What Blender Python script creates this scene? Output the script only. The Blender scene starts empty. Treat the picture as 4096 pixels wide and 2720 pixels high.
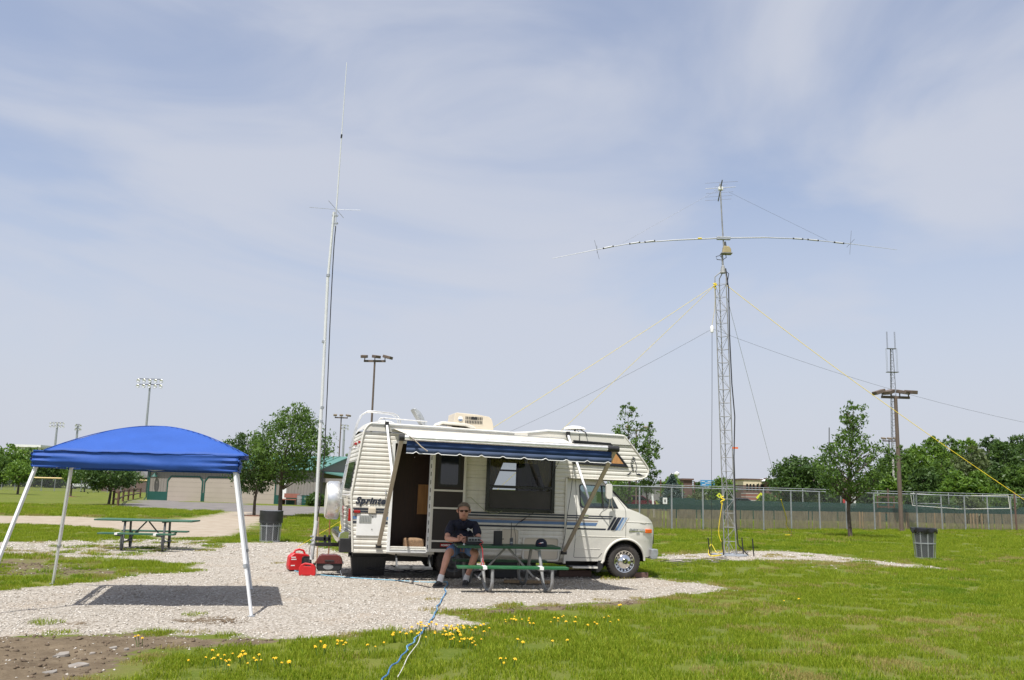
import bpy, bmesh, math, random
import numpy as np
from mathutils import Vector, Matrix, Euler
from mathutils.geometry import tessellate_polygon
random.seed(7); NR = np.random.RandomState(7)
SC = bpy.context.scene
COL = SC.collection
R = math.radians
PI = math.pi

# ---------------------------------------------------------------- camera, sky, sun, exposure
FPX, CX, CY, CAMH = 3556.5, 2048.0, 1360.0, 1.75          # focal length and centre of the 4096 x 2720 frame
PITCH, ROLL = math.atan(344 / 2050.0), 0.025
_c, _s = math.cos(PITCH), math.sin(PITCH)
_F = np.array([0, _c, _s]); _R0 = np.array([1.0, 0, 0]); _U0 = np.array([0, -_s, _c])
_R = _R0 * math.cos(ROLL) + _U0 * math.sin(ROLL)
_U = _U0 * math.cos(ROLL) - _R0 * math.sin(ROLL)
_C = np.array([0, 0, CAMH])
cd = bpy.data.cameras.new('camera'); cam = bpy.data.objects.new('camera', cd); COL.objects.link(cam)
cd.sensor_width = 36; cd.lens = 36 * FPX / 4096; cd.clip_end = 6000; cd.clip_start = 0.1
mw = Matrix.Identity(4)
for i in range(3):
    mw[i][0] = _R[i]; mw[i][1] = _U[i]; mw[i][2] = -_F[i]; mw[i][3] = _C[i]
cam.matrix_world = mw
SC.camera = cam

def ray(x, y): return _F + _R * (x - CX) / FPX - _U * (y - CY) / FPX
def G(x, y, z=0.0):                                        # a photo position on the ground
    d = ray(x, y); return Vector(_C + d * ((z - CAMH) / d[2]))
def AT(x, y, Y):                                           # a photo position at a depth
    d = ray(x, y); return Vector(_C + d * (Y / d[1]))

SUN_EL, SUN_AZ = R(65), R(24)                              # the sun stands behind the camera, a little to its left
w = bpy.data.worlds.new('World'); SC.world = w; w.use_nodes = True
nt = w.node_tree; nt.nodes.clear()
N = nt.nodes.new; LK = nt.links.new
sky = N('ShaderNodeTexSky'); sky.sky_type = 'NISHITA'; sky.sun_disc = False
sky.sun_elevation = SUN_EL; sky.sun_rotation = PI + SUN_AZ
sky.air_density = 1.0; sky.dust_density = 2.2; sky.ozone_density = 2.0
tc = N('ShaderNodeTexCoord'); sep = N('ShaderNodeSeparateXYZ'); LK(tc.outputs['Generated'], sep.inputs[0])
# flat cloud layer coordinates: direction / (z + small)
mz = N('ShaderNodeMath'); mz.operation = 'ADD'; mz.inputs[1].default_value = 0.16; LK(sep.outputs['Z'], mz.inputs[0])
mzm = N('ShaderNodeMath'); mzm.operation = 'MAXIMUM'; mzm.inputs[1].default_value = 0.05; LK(mz.outputs[0], mzm.inputs[0])
dv = N('ShaderNodeVectorMath'); dv.operation = 'DIVIDE'; LK(tc.outputs['Generated'], dv.inputs[0])
cmb = N('ShaderNodeCombineXYZ')
for i in range(3): LK(mzm.outputs[0], cmb.inputs[i])
LK(cmb.outputs[0], dv.inputs[1])
mp = N('ShaderNodeMapping'); mp.inputs['Rotation'].default_value = (0, R(33), 0); mp.inputs['Scale'].default_value = (1.3, 0.6, 3.0)
LK(tc.outputs['Generated'], mp.inputs['Vector'])
n1 = N('ShaderNodeTexNoise'); n1.inputs['Scale'].default_value = 1.7; n1.inputs['Detail'].default_value = 6; n1.inputs['Roughness'].default_value = 0.5
n1.inputs['Distortion'].default_value = 0.9; LK(mp.outputs[0], n1.inputs['Vector'])
r1 = N('ShaderNodeMapRange'); r1.inputs['From Min'].default_value = 0.30; r1.inputs['From Max'].default_value = 0.66; r1.interpolation_type = 'SMOOTHSTEP'
r1.inputs['To Min'].default_value = 0.34; r1.inputs['To Max'].default_value = 0.88
LK(n1.outputs['Fac'], r1.inputs['Value'])
# haze grows towards the horizon
r2 = N('ShaderNodeMapRange'); r2.inputs['From Min'].default_value = 0.55; r2.inputs['From Max'].default_value = 0.0; r2.interpolation_type = 'SMOOTHSTEP'
r2.inputs['To Min'].default_value = 0.0; r2.inputs['To Max'].default_value = 0.94
LK(sep.outputs['Z'], r2.inputs['Value'])
mx = N('ShaderNodeMath'); mx.operation = 'MAXIMUM'; LK(r1.outputs[0], mx.inputs[0]); LK(r2.outputs[0], mx.inputs[1])
sc_ = N('ShaderNodeVectorMath'); sc_.operation = 'MULTIPLY'; sc_.inputs[1].default_value = (1.34, 1.29, 1.32); LK(sky.outputs[0], sc_.inputs[0])
mixc = N('ShaderNodeMixRGB'); LK(mx.outputs[0], mixc.inputs['Fac']); LK(sc_.outputs[0], mixc.inputs['Color1']); mixc.inputs['Color2'].default_value = (4.75, 4.98, 5.65, 1)
bg = N('ShaderNodeBackground'); bg.inputs['Strength'].default_value = 0.105
wo = N('ShaderNodeOutputWorld'); LK(mixc.outputs[0], bg.inputs['Color']); LK(bg.outputs[0], wo.inputs['Surface'])

sd = bpy.data.lights.new('sun', 'SUN'); sd.energy = 4.8; sd.angle = R(0.53); sd.color = (1.0, 0.97, 0.92)
sun = bpy.data.objects.new('sun', sd); COL.objects.link(sun)
LD = Vector((math.sin(SUN_AZ) * math.cos(SUN_EL), math.cos(SUN_AZ) * math.cos(SUN_EL), -math.sin(SUN_EL)))
sun.rotation_euler = LD.to_track_quat('-Z', 'Y').to_euler(); sun.location = (-8, -18, 40)
SC.view_settings.view_transform = 'Standard'; SC.view_settings.look = 'None'
SC.view_settings.exposure = 0.32; SC.view_settings.gamma = 1.0; SC.view_settings.use_curve_mapping = False
SC.render.engine = 'CYCLES'
SC.cycles.max_bounces = 8; SC.cycles.transparent_max_bounces = 24; SC.cycles.caustics_reflective = False; SC.cycles.caustics_refractive = False
SC.cycles.use_denoising = True

# ---------------------------------------------------------------- materials
def _mat(name):
    m = bpy.data.materials.new(name); m.use_nodes = True
    t = m.node_tree; b = t.nodes['Principled BSDF']; return m, t, b
def M(name, col, rough=0.55, metal=0.0, var=0.10, scale=5.0, bump=0.0, bscale=40.0, spec=0.5, coat=0.0, stretch=None, det=5, dirt=None, dirt_amt=0.35):
    m, t, b = _mat(name); n = t.nodes.new; l = t.links.new
    b.inputs['Roughness'].default_value = rough; b.inputs['Metallic'].default_value = metal
    b.inputs['Specular IOR Level'].default_value = spec; b.inputs['Coat Weight'].default_value = coat
    co = n('ShaderNodeTexCoord'); vec = co.outputs['Object']
    if stretch:
        mp = n('ShaderNodeMapping'); mp.inputs['Scale'].default_value = stretch; l(vec, mp.inputs['Vector']); vec = mp.outputs[0]
    no = n('ShaderNodeTexNoise'); no.inputs['Scale'].default_value = scale; no.inputs['Detail'].default_value = det; l(vec, no.inputs['Vector'])
    rp = n('ShaderNodeMapRange'); rp.inputs['From Min'].default_value = 0.3; rp.inputs['From Max'].default_value = 0.7; l(no.outputs['Fac'], rp.inputs['Value'])
    mx = n('ShaderNodeMixRGB'); l(rp.outputs[0], mx.inputs['Fac'])
    mx.inputs['Color1'].default_value = tuple(c * (1 - var) for c in col) + (1,); mx.inputs['Color2'].default_value = tuple(min(1, c * (1 + var)) for c in col) + (1,)
    out = mx.outputs[0]
    if dirt:
        n2 = n('ShaderNodeTexNoise'); n2.inputs['Scale'].default_value = scale * 0.37 + 0.3; n2.inputs['Detail'].default_value = 9; n2.inputs['Roughness'].default_value = 0.68; l(vec, n2.inputs['Vector'])
        q = n('ShaderNodeMapRange'); q.inputs['From Min'].default_value = 0.5; q.inputs['From Max'].default_value = 0.72; q.inputs['To Max'].default_value = dirt_amt; l(n2.outputs['Fac'], q.inputs['Value'])
        m2 = n('ShaderNodeMixRGB'); l(q.outputs[0], m2.inputs['Fac']); l(out, m2.inputs['Color1']); m2.inputs['Color2'].default_value = tuple(dirt) + (1,); out = m2.outputs[0]
    l(out, b.inputs['Base Color'])
    rr = n('ShaderNodeMapRange'); rr.inputs['To Min'].default_value = max(0.03, rough * 0.8); rr.inputs['To Max'].default_value = min(1, rough * 1.25); l(no.outputs['Fac'], rr.inputs['Value']); l(rr.outputs[0], b.inputs['Roughness'])
    if bump:
        bn = n('ShaderNodeTexNoise'); bn.inputs['Scale'].default_value = bscale; bn.inputs['Detail'].default_value = 4; l(vec, bn.inputs['Vector'])
        bp = n('ShaderNodeBump'); bp.inputs['Strength'].default_value = bump; bp.inputs['Distance'].default_value = 0.02; l(bn.outputs['Fac'], bp.inputs['Height']); l(bp.outputs[0], b.inputs['Normal'])
    return m
def leafmat(name, dark, light, trans=0.3, spec=0.35):
    m, t, b = _mat(name); n = t.nodes.new; l = t.links.new
    at = n('ShaderNodeAttribute'); at.attribute_name = 'tone'
    mx = n('ShaderNodeMixRGB'); l(at.outputs['Fac'], mx.inputs['Fac']); mx.inputs['Color1'].default_value = tuple(dark) + (1,); mx.inputs['Color2'].default_value = tuple(light) + (1,)
    l(mx.outputs[0], b.inputs['Base Color']); b.inputs['Roughness'].default_value = 0.5; b.inputs['Specular IOR Level'].default_value = spec
    tr = n('ShaderNodeBsdfTranslucent'); hs = n('ShaderNodeHueSaturation'); hs.inputs['Value'].default_value = 1.6; hs.inputs['Hue'].default_value = 0.485; l(mx.outputs[0], hs.inputs['Color']); l(hs.outputs[0], tr.inputs['Color'])
    ms = n('ShaderNodeMixShader'); ms.inputs['Fac'].default_value = trans; l(b.outputs[0], ms.inputs[1]); l(tr.outputs[0], ms.inputs[2])
    l(ms.outputs[0], t.nodes['Material Output'].inputs['Surface']); return m
def glassmat(name, tint=(0.75, 0.8, 0.8), refl=0.06, rough=0.02):
    m, t, b = _mat(name); n = t.nodes.new; l = t.links.new
    tr = n('ShaderNodeBsdfTransparent'); tr.inputs['Color'].default_value = tuple(tint) + (1,)
    gl = n('ShaderNodeBsdfGlossy'); gl.inputs['Roughness'].default_value = rough
    fr = n('ShaderNodeFresnel'); fr.inputs['IOR'].default_value = 1.5
    ad = n('ShaderNodeMath'); ad.operation = 'ADD'; ad.inputs[1].default_value = refl; l(fr.outputs[0], ad.inputs[0])
    ms = n('ShaderNodeMixShader'); l(ad.outputs[0], ms.inputs[0]); l(tr.outputs[0], ms.inputs[1]); l(gl.outputs[0], ms.inputs[2])
    l(ms.outputs[0], t.nodes['Material Output'].inputs['Surface']); return m
def netmat(name, col, pitch, wire, rough=0.5, metal=0.6, fill=0.0, diag=True):
    """woven wire: opaque where the wires run, clear between (object x along, z up)"""
    m, t, b = _mat(name); n = t.nodes.new; l = t.links.new
    b.inputs['Base Color'].default_value = tuple(col) + (1,); b.inputs['Roughness'].default_value = rough; b.inputs['Metallic'].default_value = metal
    co = n('ShaderNodeTexCoord'); sp = n('ShaderNodeSeparateXYZ'); l(co.outputs['Object'], sp.inputs[0])
    def wires(a, c):
        s = n('ShaderNodeMath'); s.operation = 'MULTIPLY_ADD'; s.inputs[1].default_value = c; l(sp.outputs['Z'], s.inputs[0]); l(sp.outputs['X'], s.inputs[2])
        if a: s.inputs[1].default_value = c
        mm = n('ShaderNodeMath'); mm.operation = 'PINGPONG'; mm.inputs[1].default_value = pitch / 2; l(s.outputs[0], mm.inputs[0])
        lt = n('ShaderNodeMath'); lt.operation = 'LESS_THAN'; lt.inputs[1].default_value = wire; l(mm.outputs[0], lt.inputs[0]); return lt
    a = wires(1, 1.0); c = wires(1, -1.0)
    mx = n('ShaderNodeMath'); mx.operation = 'MAXIMUM'; l(a.outputs[0], mx.inputs[0]); l(c.outputs[0], mx.inputs[1])
    m2 = n('ShaderNodeMath'); m2.operation = 'MAXIMUM'; m2.inputs[1].default_value = fill; l(mx.outputs[0], m2.inputs[0])
    tr = n('ShaderNodeBsdfTransparent'); ms = n('ShaderNodeMixShader'); l(m2.outputs[0], ms.inputs[0]); l(tr.outputs[0], ms.inputs[1]); l(b.outputs[0], ms.inputs[2])
    l(ms.outputs[0], t.nodes['Material Output'].inputs['Surface']); return m
def clothmat(name, col, trans=0.25, bump=0.25, bscale=7.0, col2=None, rough=0.8):
    m = M(name, col, rough=rough, var=0.06, scale=3, bump=bump, bscale=bscale, spec=0.25)
    t = m.node_tree; n = t.nodes.new; l = t.links.new; b = t.nodes['Principled BSDF']
    tr = n('ShaderNodeBsdfTranslucent'); tr.inputs['Color'].default_value = tuple(col) + (1,)
    ms = n('ShaderNodeMixShader'); ms.inputs[0].default_value = trans; l(b.outputs[0], ms.inputs[1]); l(tr.outputs[0], ms.inputs[2])
    l(ms.outputs[0], t.nodes['Material Output'].inputs['Surface']); return m

K = {}
K['siding'] = M('cream_siding', (0.685, 0.66, 0.59), 0.42, var=0.04, scale=2, dirt=(0.44, 0.39, 0.30), dirt_amt=0.42, stretch=(4.0, 1, 0.45))
K['fibre'] = M('cream_fibreglass', (0.68, 0.655, 0.585), 0.35, var=0.04, scale=2, dirt=(0.42, 0.38, 0.30), dirt_amt=0.3)
K['van'] = M('cream_van_paint', (0.69, 0.67, 0.605), 0.28, var=0.03, scale=2, coat=0.4, dirt=(0.45, 0.41, 0.33), dirt_amt=0.22)
K['whitepaint'] = M('white_enamel', (0.75, 0.75, 0.73), 0.4, var=0.04)
K['trimalu'] = M('aluminium_trim', (0.62, 0.62, 0.60), 0.32, 0.75, var=0.08, scale=12)
K['alu'] = M('brushed_aluminium', (0.74, 0.74, 0.73), 0.34, 0.8, var=0.08, scale=15)
K['chrome'] = M('chrome', (0.72, 0.72, 0.72), 0.12, 1.0, var=0.05)
K['galv'] = M('galvanised_steel', (0.40, 0.42, 0.44), 0.45, 0.55, var=0.18, scale=14, dirt=(0.28, 0.27, 0.25), dirt_amt=0.3)
K['galvdull'] = M('weathered_galvanised', (0.27, 0.275, 0.275), 0.6, 0.25, var=0.2, scale=9, dirt=(0.27, 0.20, 0.14), dirt_amt=0.35)
K['darksteel'] = M('dark_steel_pipe', (0.10, 0.105, 0.11), 0.5, 0.4, var=0.25, scale=12, dirt=(0.2, 0.16, 0.12), dirt_amt=0.3)
K['black'] = M('black_plastic', (0.016, 0.016, 0.017), 0.5, var=0.2)
K['blackgloss'] = M('black_gloss', (0.012, 0.012, 0.013), 0.2, var=0.1)
K['rubber'] = M('tyre_rubber', (0.035, 0.031, 0.028), 0.8, var=0.3, scale=10, dirt=(0.13, 0.10, 0.075), dirt_amt=0.55, bump=0.2)
K['navy'] = M('navy_stripe', (0.020, 0.024, 0.040), 0.4, var=0.1)
K['stripeblue'] = M('blue_stripe', (0.10, 0.175, 0.32), 0.4, var=0.08)
K['stripepale'] = M('pale_blue_stripe', (0.33, 0.43, 0.55), 0.4, var=0.05)
K['stripebrown'] = M('tan_stripe', (0.33, 0.26, 0.21), 0.45, var=0.1)
K['arm'] = M('tan_awning_arm', (0.40, 0.345, 0.275), 0.45, var=0.08, scale=8)
K['armwhite'] = M('white_awning_arm', (0.72, 0.72, 0.73), 0.35, 0.2, var=0.05)
K['redlens'] = M('red_lens', (0.33, 0.012, 0.012), 0.2, var=0.15)
K['amber'] = M('amber_lens', (0.75, 0.14, 0.015), 0.2, var=0.1)
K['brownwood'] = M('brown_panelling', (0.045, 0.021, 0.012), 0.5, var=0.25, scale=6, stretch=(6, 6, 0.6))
K['oak'] = M('oak_panel', (0.48, 0.24, 0.085), 0.45, var=0.2, scale=5, stretch=(6, 6, 0.5))  # orange wood, brightened in colour for the sun patch in the hall
K['carpet'] = M('tan_carpet', (0.30, 0.19, 0.11), 0.95, var=0.2, scale=30, bump=0.6, bscale=160)
K['screenmesh'] = M('brown_screen', (0.030, 0.024, 0.021), 0.7, var=0.12, scale=8)
K['screengrey'] = M('grey_insect_screen', (0.060, 0.055, 0.052), 0.75, var=0.15, scale=4)
K['glassdark'] = M('dark_glass', (0.012, 0.014, 0.016), 0.06, var=0.1, spec=0.8)
K['glass'] = glassmat('window_glass', (0.74, 0.76, 0.75), 0.0)
K['cabglass'] = glassmat('cab_glass', (0.55, 0.66, 0.66), 0.08)
K['curtain'] = clothmat('patterned_curtain', (0.60, 0.53, 0.28), 0.40, 0.4, 14)
K['awnblue'] = clothmat('blue_awning_vinyl', (0.028, 0.058, 0.15), 0.12, 0.08, 12)
K['awnpale'] = clothmat('faded_blue_vinyl', (0.075, 0.105, 0.18), 0.2, 0.08, 12)
K['awncream'] = clothmat('cream_awning_top', (0.70, 0.66, 0.57), 0.12, 0.15, 5)
K['canopy'] = clothmat('blue_canopy_polyester', (0.036, 0.105, 0.40), 0.16, 0.5, 5.5, rough=0.62)
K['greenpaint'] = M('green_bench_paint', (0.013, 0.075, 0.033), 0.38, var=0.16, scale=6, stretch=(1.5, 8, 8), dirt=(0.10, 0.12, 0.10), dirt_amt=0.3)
K['greenlit'] = M('sunlit_worn_green_paint', (0.016, 0.115, 0.042), 0.36, var=0.18, scale=6, stretch=(1.5, 8, 8), dirt=(0.16, 0.20, 0.15), dirt_amt=0.35)  # brighter copy of the bench green, sunlight on the front seat put into the colour
K['greenold'] = M('faded_green_paint', (0.030, 0.105, 0.062), 0.55, var=0.18, scale=6, stretch=(1.5, 8, 8), dirt=(0.16, 0.20, 0.16), dirt_amt=0.45)
K['redplastic'] = M('red_plastic', (0.52, 0.016, 0.018), 0.38, var=0.08, scale=6)
K['maroon'] = M('maroon_enamel', (0.115, 0.018, 0.016), 0.28, var=0.15, coat=0.3)
K['rust'] = M('rusty_rod', (0.23, 0.095, 0.032), 0.75, var=0.3, scale=14)
K['wood'] = M('raw_wood', (0.34, 0.24, 0.14), 0.75, var=0.22, scale=6, stretch=(8, 8, 0.8))
K['woodrail'] = M('dark_rail_wood', (0.085, 0.045, 0.026), 0.8, var=0.3, scale=8)
K['pvc'] = M('white_mast_tube', (0.66, 0.67, 0.66), 0.42, 0.15, var=0.05, scale=9)
K['canopyleg'] = M('white_leg_enamel', (0.72, 0.73, 0.74), 0.38, var=0.05, scale=9)
K['bronze'] = M('bronze_lamp_paint', (0.135, 0.10, 0.078), 0.5, 0.1, var=0.1, scale=4)
K['bronzelite'] = M('tan_lamp_head', (0.215, 0.17, 0.12), 0.5, 0.1, var=0.1, scale=4)
K['rope'] = M('yellow_rope', (0.72, 0.55, 0.02), 0.6, var=0.15, scale=30)
K['ropegreen'] = M('faded_green_rope', (0.30, 0.33, 0.16), 0.7, var=0.15, scale=30)
K['cordblue'] = M('blue_cord', (0.05, 0.16, 0.36), 0.6, var=0.25, scale=20)
K['cordpale'] = M('pale_blue_hose', (0.20, 0.42, 0.55), 0.5, var=0.2, scale=12)
K['cordwhite'] = M('white_cord', (0.62, 0.60, 0.56), 0.6, var=0.2, scale=20)
K['cable'] = M('black_cable', (0.02, 0.02, 0.022), 0.5, var=0.1)
K['dipole'] = M('dull_antenna_tube', (0.46, 0.47, 0.48), 0.55, 0.25, var=0.08, scale=9)
K['wire'] = M('grey_wire', (0.14, 0.145, 0.155), 0.5, 0.3, var=0.1)
K['rotor'] = M('beige_rotator', (0.40, 0.33, 0.18), 0.5, var=0.1)
K['skin'] = M('skin', (0.52, 0.27, 0.19), 0.5, var=0.10, scale=12)
K['hair'] = M('grey_brown_hair', (0.19, 0.155, 0.12), 0.7, var=0.35, scale=60, bump=0.5, bscale=120)
K['polo'] = M('navy_polo', (0.010, 0.012, 0.028), 0.85, var=0.2, scale=14, bump=0.25, bscale=40)
K['denim'] = M('blue_denim', (0.105, 0.19, 0.36), 0.85, var=0.18, scale=14, bump=0.3, bscale=60)
K['sock'] = M('white_sock', (0.72, 0.71, 0.70), 0.9, var=0.05)
K['shoe'] = M('dark_grey_shoe', (0.030, 0.028, 0.028), 0.7, var=0.3, scale=25)
K['shoesole'] = M('shoe_sole', (0.13, 0.125, 0.12), 0.8, var=0.2)
K['lens'] = M('dark_red_lens', (0.05, 0.010, 0.012), 0.1, var=0.1)
K['tan'] = M('tan_metal_cladding', (0.225, 0.205, 0.18), 0.55, var=0.04, scale=1)
K['tandoor'] = M('tan_garage_door', (0.37, 0.32, 0.265), 0.5, var=0.03, scale=1)
K['greenmetal'] = M('green_metal_cladding', (0.010, 0.070, 0.055), 0.5, var=0.06, scale=1)
K['greenroof'] = M('green_metal_roof', (0.085, 0.20, 0.17), 0.45, var=0.05, scale=1)
K['concrete'] = M('concrete', (0.42, 0.40, 0.37), 0.85, var=0.1, scale=3)
K['brick'] = M('red_brick_far', (0.26, 0.105, 0.075), 0.85, var=0.15, scale=2)
K['stucco'] = M('cream_stucco', (0.62, 0.53, 0.37), 0.8, var=0.05, scale=1)
K['brownclad'] = M('brown_cladding', (0.12, 0.070, 0.055), 0.7, var=0.1, scale=1)
K['blueboard'] = M('blue_board', (0.05, 0.24, 0.46), 0.5, var=0.1, scale=2)
K['greyroof'] = M('grey_roof', (0.21, 0.205, 0.20), 0.8, var=0.1, scale=2)
K['whitewall'] = M('white_wall', (0.72, 0.72, 0.70), 0.7, var=0.04, scale=1)
K['bark'] = M('tree_bark', (0.085, 0.068, 0.052), 0.9, var=0.3, scale=9, stretch=(3, 3, 0.6), bump=0.8, bscale=20)
K['mulch'] = M('red_mulch', (0.16, 0.075, 0.04), 0.95, var=0.3, scale=18, bump=0.8, bscale=40)
K['chain'] = netmat('chain_link', (0.24, 0.25, 0.26), 0.075, 0.0038)
K['canmesh'] = netmat('expanded_metal', (0.28, 0.295, 0.31), 0.055, 0.0048, metal=0.4)
K['screen'] = netmat('green_windscreen', (0.016, 0.055, 0.045), 0.06, 0.012, rough=0.9, metal=0.0, fill=0.72)
K['screendark'] = netmat('dark_green_windscreen', (0.012, 0.050, 0.040), 0.06, 0.012, rough=0.9, metal=0.0, fill=0.97)
K['slat'] = M('brown_privacy_slat', (0.235, 0.19, 0.125), 0.7, var=0.3, scale=9, stretch=(1, 1, 0.3))
K['drum'] = M('black_drum', (0.024, 0.026, 0.028), 0.5, var=0.3, scale=6)
K['bag'] = M('black_bin_liner', (0.012, 0.012, 0.013), 0.22, var=0.2, bump=0.6, bscale=9)
K['yellow'] = M('yellow_petal', (0.80, 0.50, 0.012), 0.6, var=0.1)
K['stem'] = M('green_stem', (0.08, 0.16, 0.03), 0.6, var=0.2)
K['plastictan'] = M('tan_plastic_shroud', (0.60, 0.53, 0.42), 0.45, var=0.05, scale=3)
K['stone'] = M('pale_limestone', (0.50, 0.465, 0.415), 0.85, var=0.22, scale=2.2, det=2)
K['slate'] = M('grey_flat_stone', (0.235, 0.215, 0.19), 0.85, var=0.25, scale=7, dirt=(0.2, 0.14, 0.09), dirt_amt=0.7)
K['clod'] = M('soil_clod', (0.120, 0.086, 0.055), 0.95, var=0.3, scale=6)
K['signyellow'] = M('yellow_sign', (0.72, 0.78, 0.03), 0.5, var=0.05)
K['signred'] = M('red_sign', (0.45, 0.03, 0.03), 0.5, var=0.05)
K['carred'] = M('dark_red_car_paint', (0.10, 0.012, 0.02), 0.25, var=0.1, coat=0.5)
K['cargrey'] = M('dark_car_paint', (0.03, 0.032, 0.04), 0.25, var=0.1, coat=0.5)
K['carwhite'] = M('white_car_paint', (0.6, 0.6, 0.6), 0.25, var=0.05, coat=0.5)
LEAF = leafmat('ash_leaf', (0.034, 0.078, 0.014), (0.125, 0.215, 0.036), 0.38)
LEAFB = leafmat('bright_leaf', (0.050, 0.115, 0.014), (0.165, 0.275, 0.038), 0.38)
LEAFD = leafmat('dark_leaf', (0.024, 0.058, 0.014), (0.090, 0.160, 0.034), 0.36)
LEAFO = leafmat('olive_leaf', (0.050, 0.075, 0.026), (0.135, 0.175, 0.062), 0.34)
LEAFS = leafmat('spruce_needle', (0.028, 0.054, 0.046), (0.085, 0.130, 0.112), 0.15)
GRASSY = leafmat('dry_grass_blade', (0.22, 0.185, 0.05), (0.44, 0.39, 0.14), 0.3, 0.12)
GRASSK = leafmat('lush_grass_blade', (0.080, 0.160, 0.008), (0.240, 0.335, 0.030), 0.40, 0.12)
GRASS = leafmat('grass_blade', (0.105, 0.185, 0.006), (0.340, 0.385, 0.042), 0.40, 0.12)

# ---------------------------------------------------------------- mesh helpers
class MB:
    def __init__(s): s.v = []; s.f = []
    def add(s, vs, fs):
        o = len(s.v); s.v += [tuple(p) for p in vs]; s.f += [tuple(i + o for i in f) for f in fs]; return s
    def box(s, x0, x1, y0, y1, z0, z1):
        return s.add([(x0, y0, z0), (x1, y0, z0), (x1, y1, z0), (x0, y1, z0), (x0, y0, z1), (x1, y0, z1), (x1, y1, z1), (x0, y1, z1)],
                     [(0, 3, 2, 1), (4, 5, 6, 7), (0, 1, 5, 4), (1, 2, 6, 5), (2, 3, 7, 6), (3, 0, 4, 7)])
    def cbox(s, c, d, rot=None):
        vs = []
        for z in (-1, 1):
            for x, y in ((-1, -1), (1, -1), (1, 1), (-1, 1)):
                p = Vector((x * d[0] / 2, y * d[1] / 2, z * d[2] / 2))
                if rot is not None: p = rot @ p
                vs.append(p + Vector(c))
        return s.add(vs, [(0, 3, 2, 1), (4, 5, 6, 7), (0, 1, 5, 4), (1, 2, 6, 5), (2, 3, 7, 6), (3, 0, 4, 7)])
    def beam(s, a, b, w, h, up=(0, 0, 1)):
        a = Vector(a); b = Vector(b); d = (b - a).normalized(); u = Vector(up)
        if abs(d.dot(u)) > 0.98: u = Vector((0, 1, 0))
        x = d.cross(u).normalized(); u = x.cross(d).normalized()
        vs = [p + x * sx * w / 2 + u * sz * h / 2 for p in (a, b) for sx, sz in ((-1, -1), (1, -1), (1, 1), (-1, 1))]
        return s.add(vs, [(3, 2, 1, 0), (4, 5, 6, 7), (0, 1, 5, 4), (1, 2, 6, 5), (2, 3, 7, 6), (3, 0, 4, 7)])
    def tube(s, pts, r, n=8, cap=True, closed=False):
        pts = [Vector(p) for p in pts]; m = len(pts)
        rr = r if isinstance(r, (list, tuple)) else [r] * m
        ref = None; rings = []
        for i, p in enumerate(pts):
            d = (pts[min(i + 1, m - 1)] - pts[max(i - 1, 0)])
            if d.length < 1e-9: d = Vector((0, 0, 1))
            d.normalize()
            if ref is None:
                ref = Vector((0, 0, 1)) if abs(d.z) < 0.9 else Vector((1, 0, 0))
            x = d.cross(ref)
            if x.length < 1e-4: x = d.cross(Vector((0.3, 1, 0.2)))
            x.normalize(); y = d.cross(x).normalized(); ref = x.cross(d) * 1.0
            rings.append([p + (x * math.cos(2 * PI * k / n) + y * math.sin(2 * PI * k / n)) * rr[i] for k in range(n)])
        vs = [q for rg in rings for q in rg]; fs = []
        for i in range(m - 1):
            for k in range(n):
                k2 = (k + 1) % n; fs.append((i * n + k, i * n + k2, (i + 1) * n + k2, (i + 1) * n + k))
        if cap: fs.append(tuple(range(n))); fs.append(tuple((m - 1) * n + k for k in reversed(range(n))))
        return s.add(vs, fs)
    def lathe(s, prof, n=24, c=(0, 0, 0), axis='z', cap=True):
        vs = []; m = len(prof); c = Vector(c)
        for r, h in prof:
            for k in range(n):
                a = 2 * PI * k / n; ca, sa = r * math.cos(a), r * math.sin(a)
                vs.append(c + (Vector((ca, sa, h)) if axis == 'z' else Vector((ca, h, sa)) if axis == 'y' else Vector((h, ca, sa))))
        fs = []
        for i in range(m - 1):
            for k in range(n):
                k2 = (k + 1) % n; fs.append((i * n + k, i * n + k2, (i + 1) * n + k2, (i + 1) * n + k))
        if cap: fs.append(tuple(reversed(range(n)))); fs.append(tuple((m - 1) * n + k for k in range(n)))
        return s.add(vs, fs)
    def poly(s, outer, holes=(), f=lambda a, b: (a, 0, b), thick=0.0, tdir=(0, 1, 0)):
        """flat polygon (list of 2-D points, holes allowed) -> slab"""
        loops = [[Vector((a, b, 0)) for a, b in lp] for lp in [outer] + list(holes)]
        tri = tessellate_polygon(loops); pts = [p for lp in loops for p in lp]
        base = [Vector(f(p.x, p.y)) for p in pts]
        if not thick: return s.add(base, tri)
        t = Vector(tdir) * thick; n = len(base); fs = [tuple(x) for x in tri] + [tuple(i + n for i in reversed(x)) for x in tri]
        o = 0
        for lp in loops:
            k = len(lp)
            for i in range(k): a = o + i; b = o + (i + 1) % k; fs.append((a, b, b + n, a + n))
            o += k
        return s.add(base + [p + t for p in base], fs)
    def obj(s, name, mat, parent=None, smooth=False, bevel=0.0, solid=0.0, fix=True, sub=0, seg=2):
        me = bpy.data.meshes.new(name); me.from_pydata([tuple(p) for p in s.v], [], s.f); me.update()
        if fix:
            b = bmesh.new(); b.from_mesh(me); bmesh.ops.recalc_face_normals(b, faces=b.faces); b.to_mesh(me); b.free()
        return link(name, me, mat, parent, smooth, bevel, solid, sub, seg)
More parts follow.
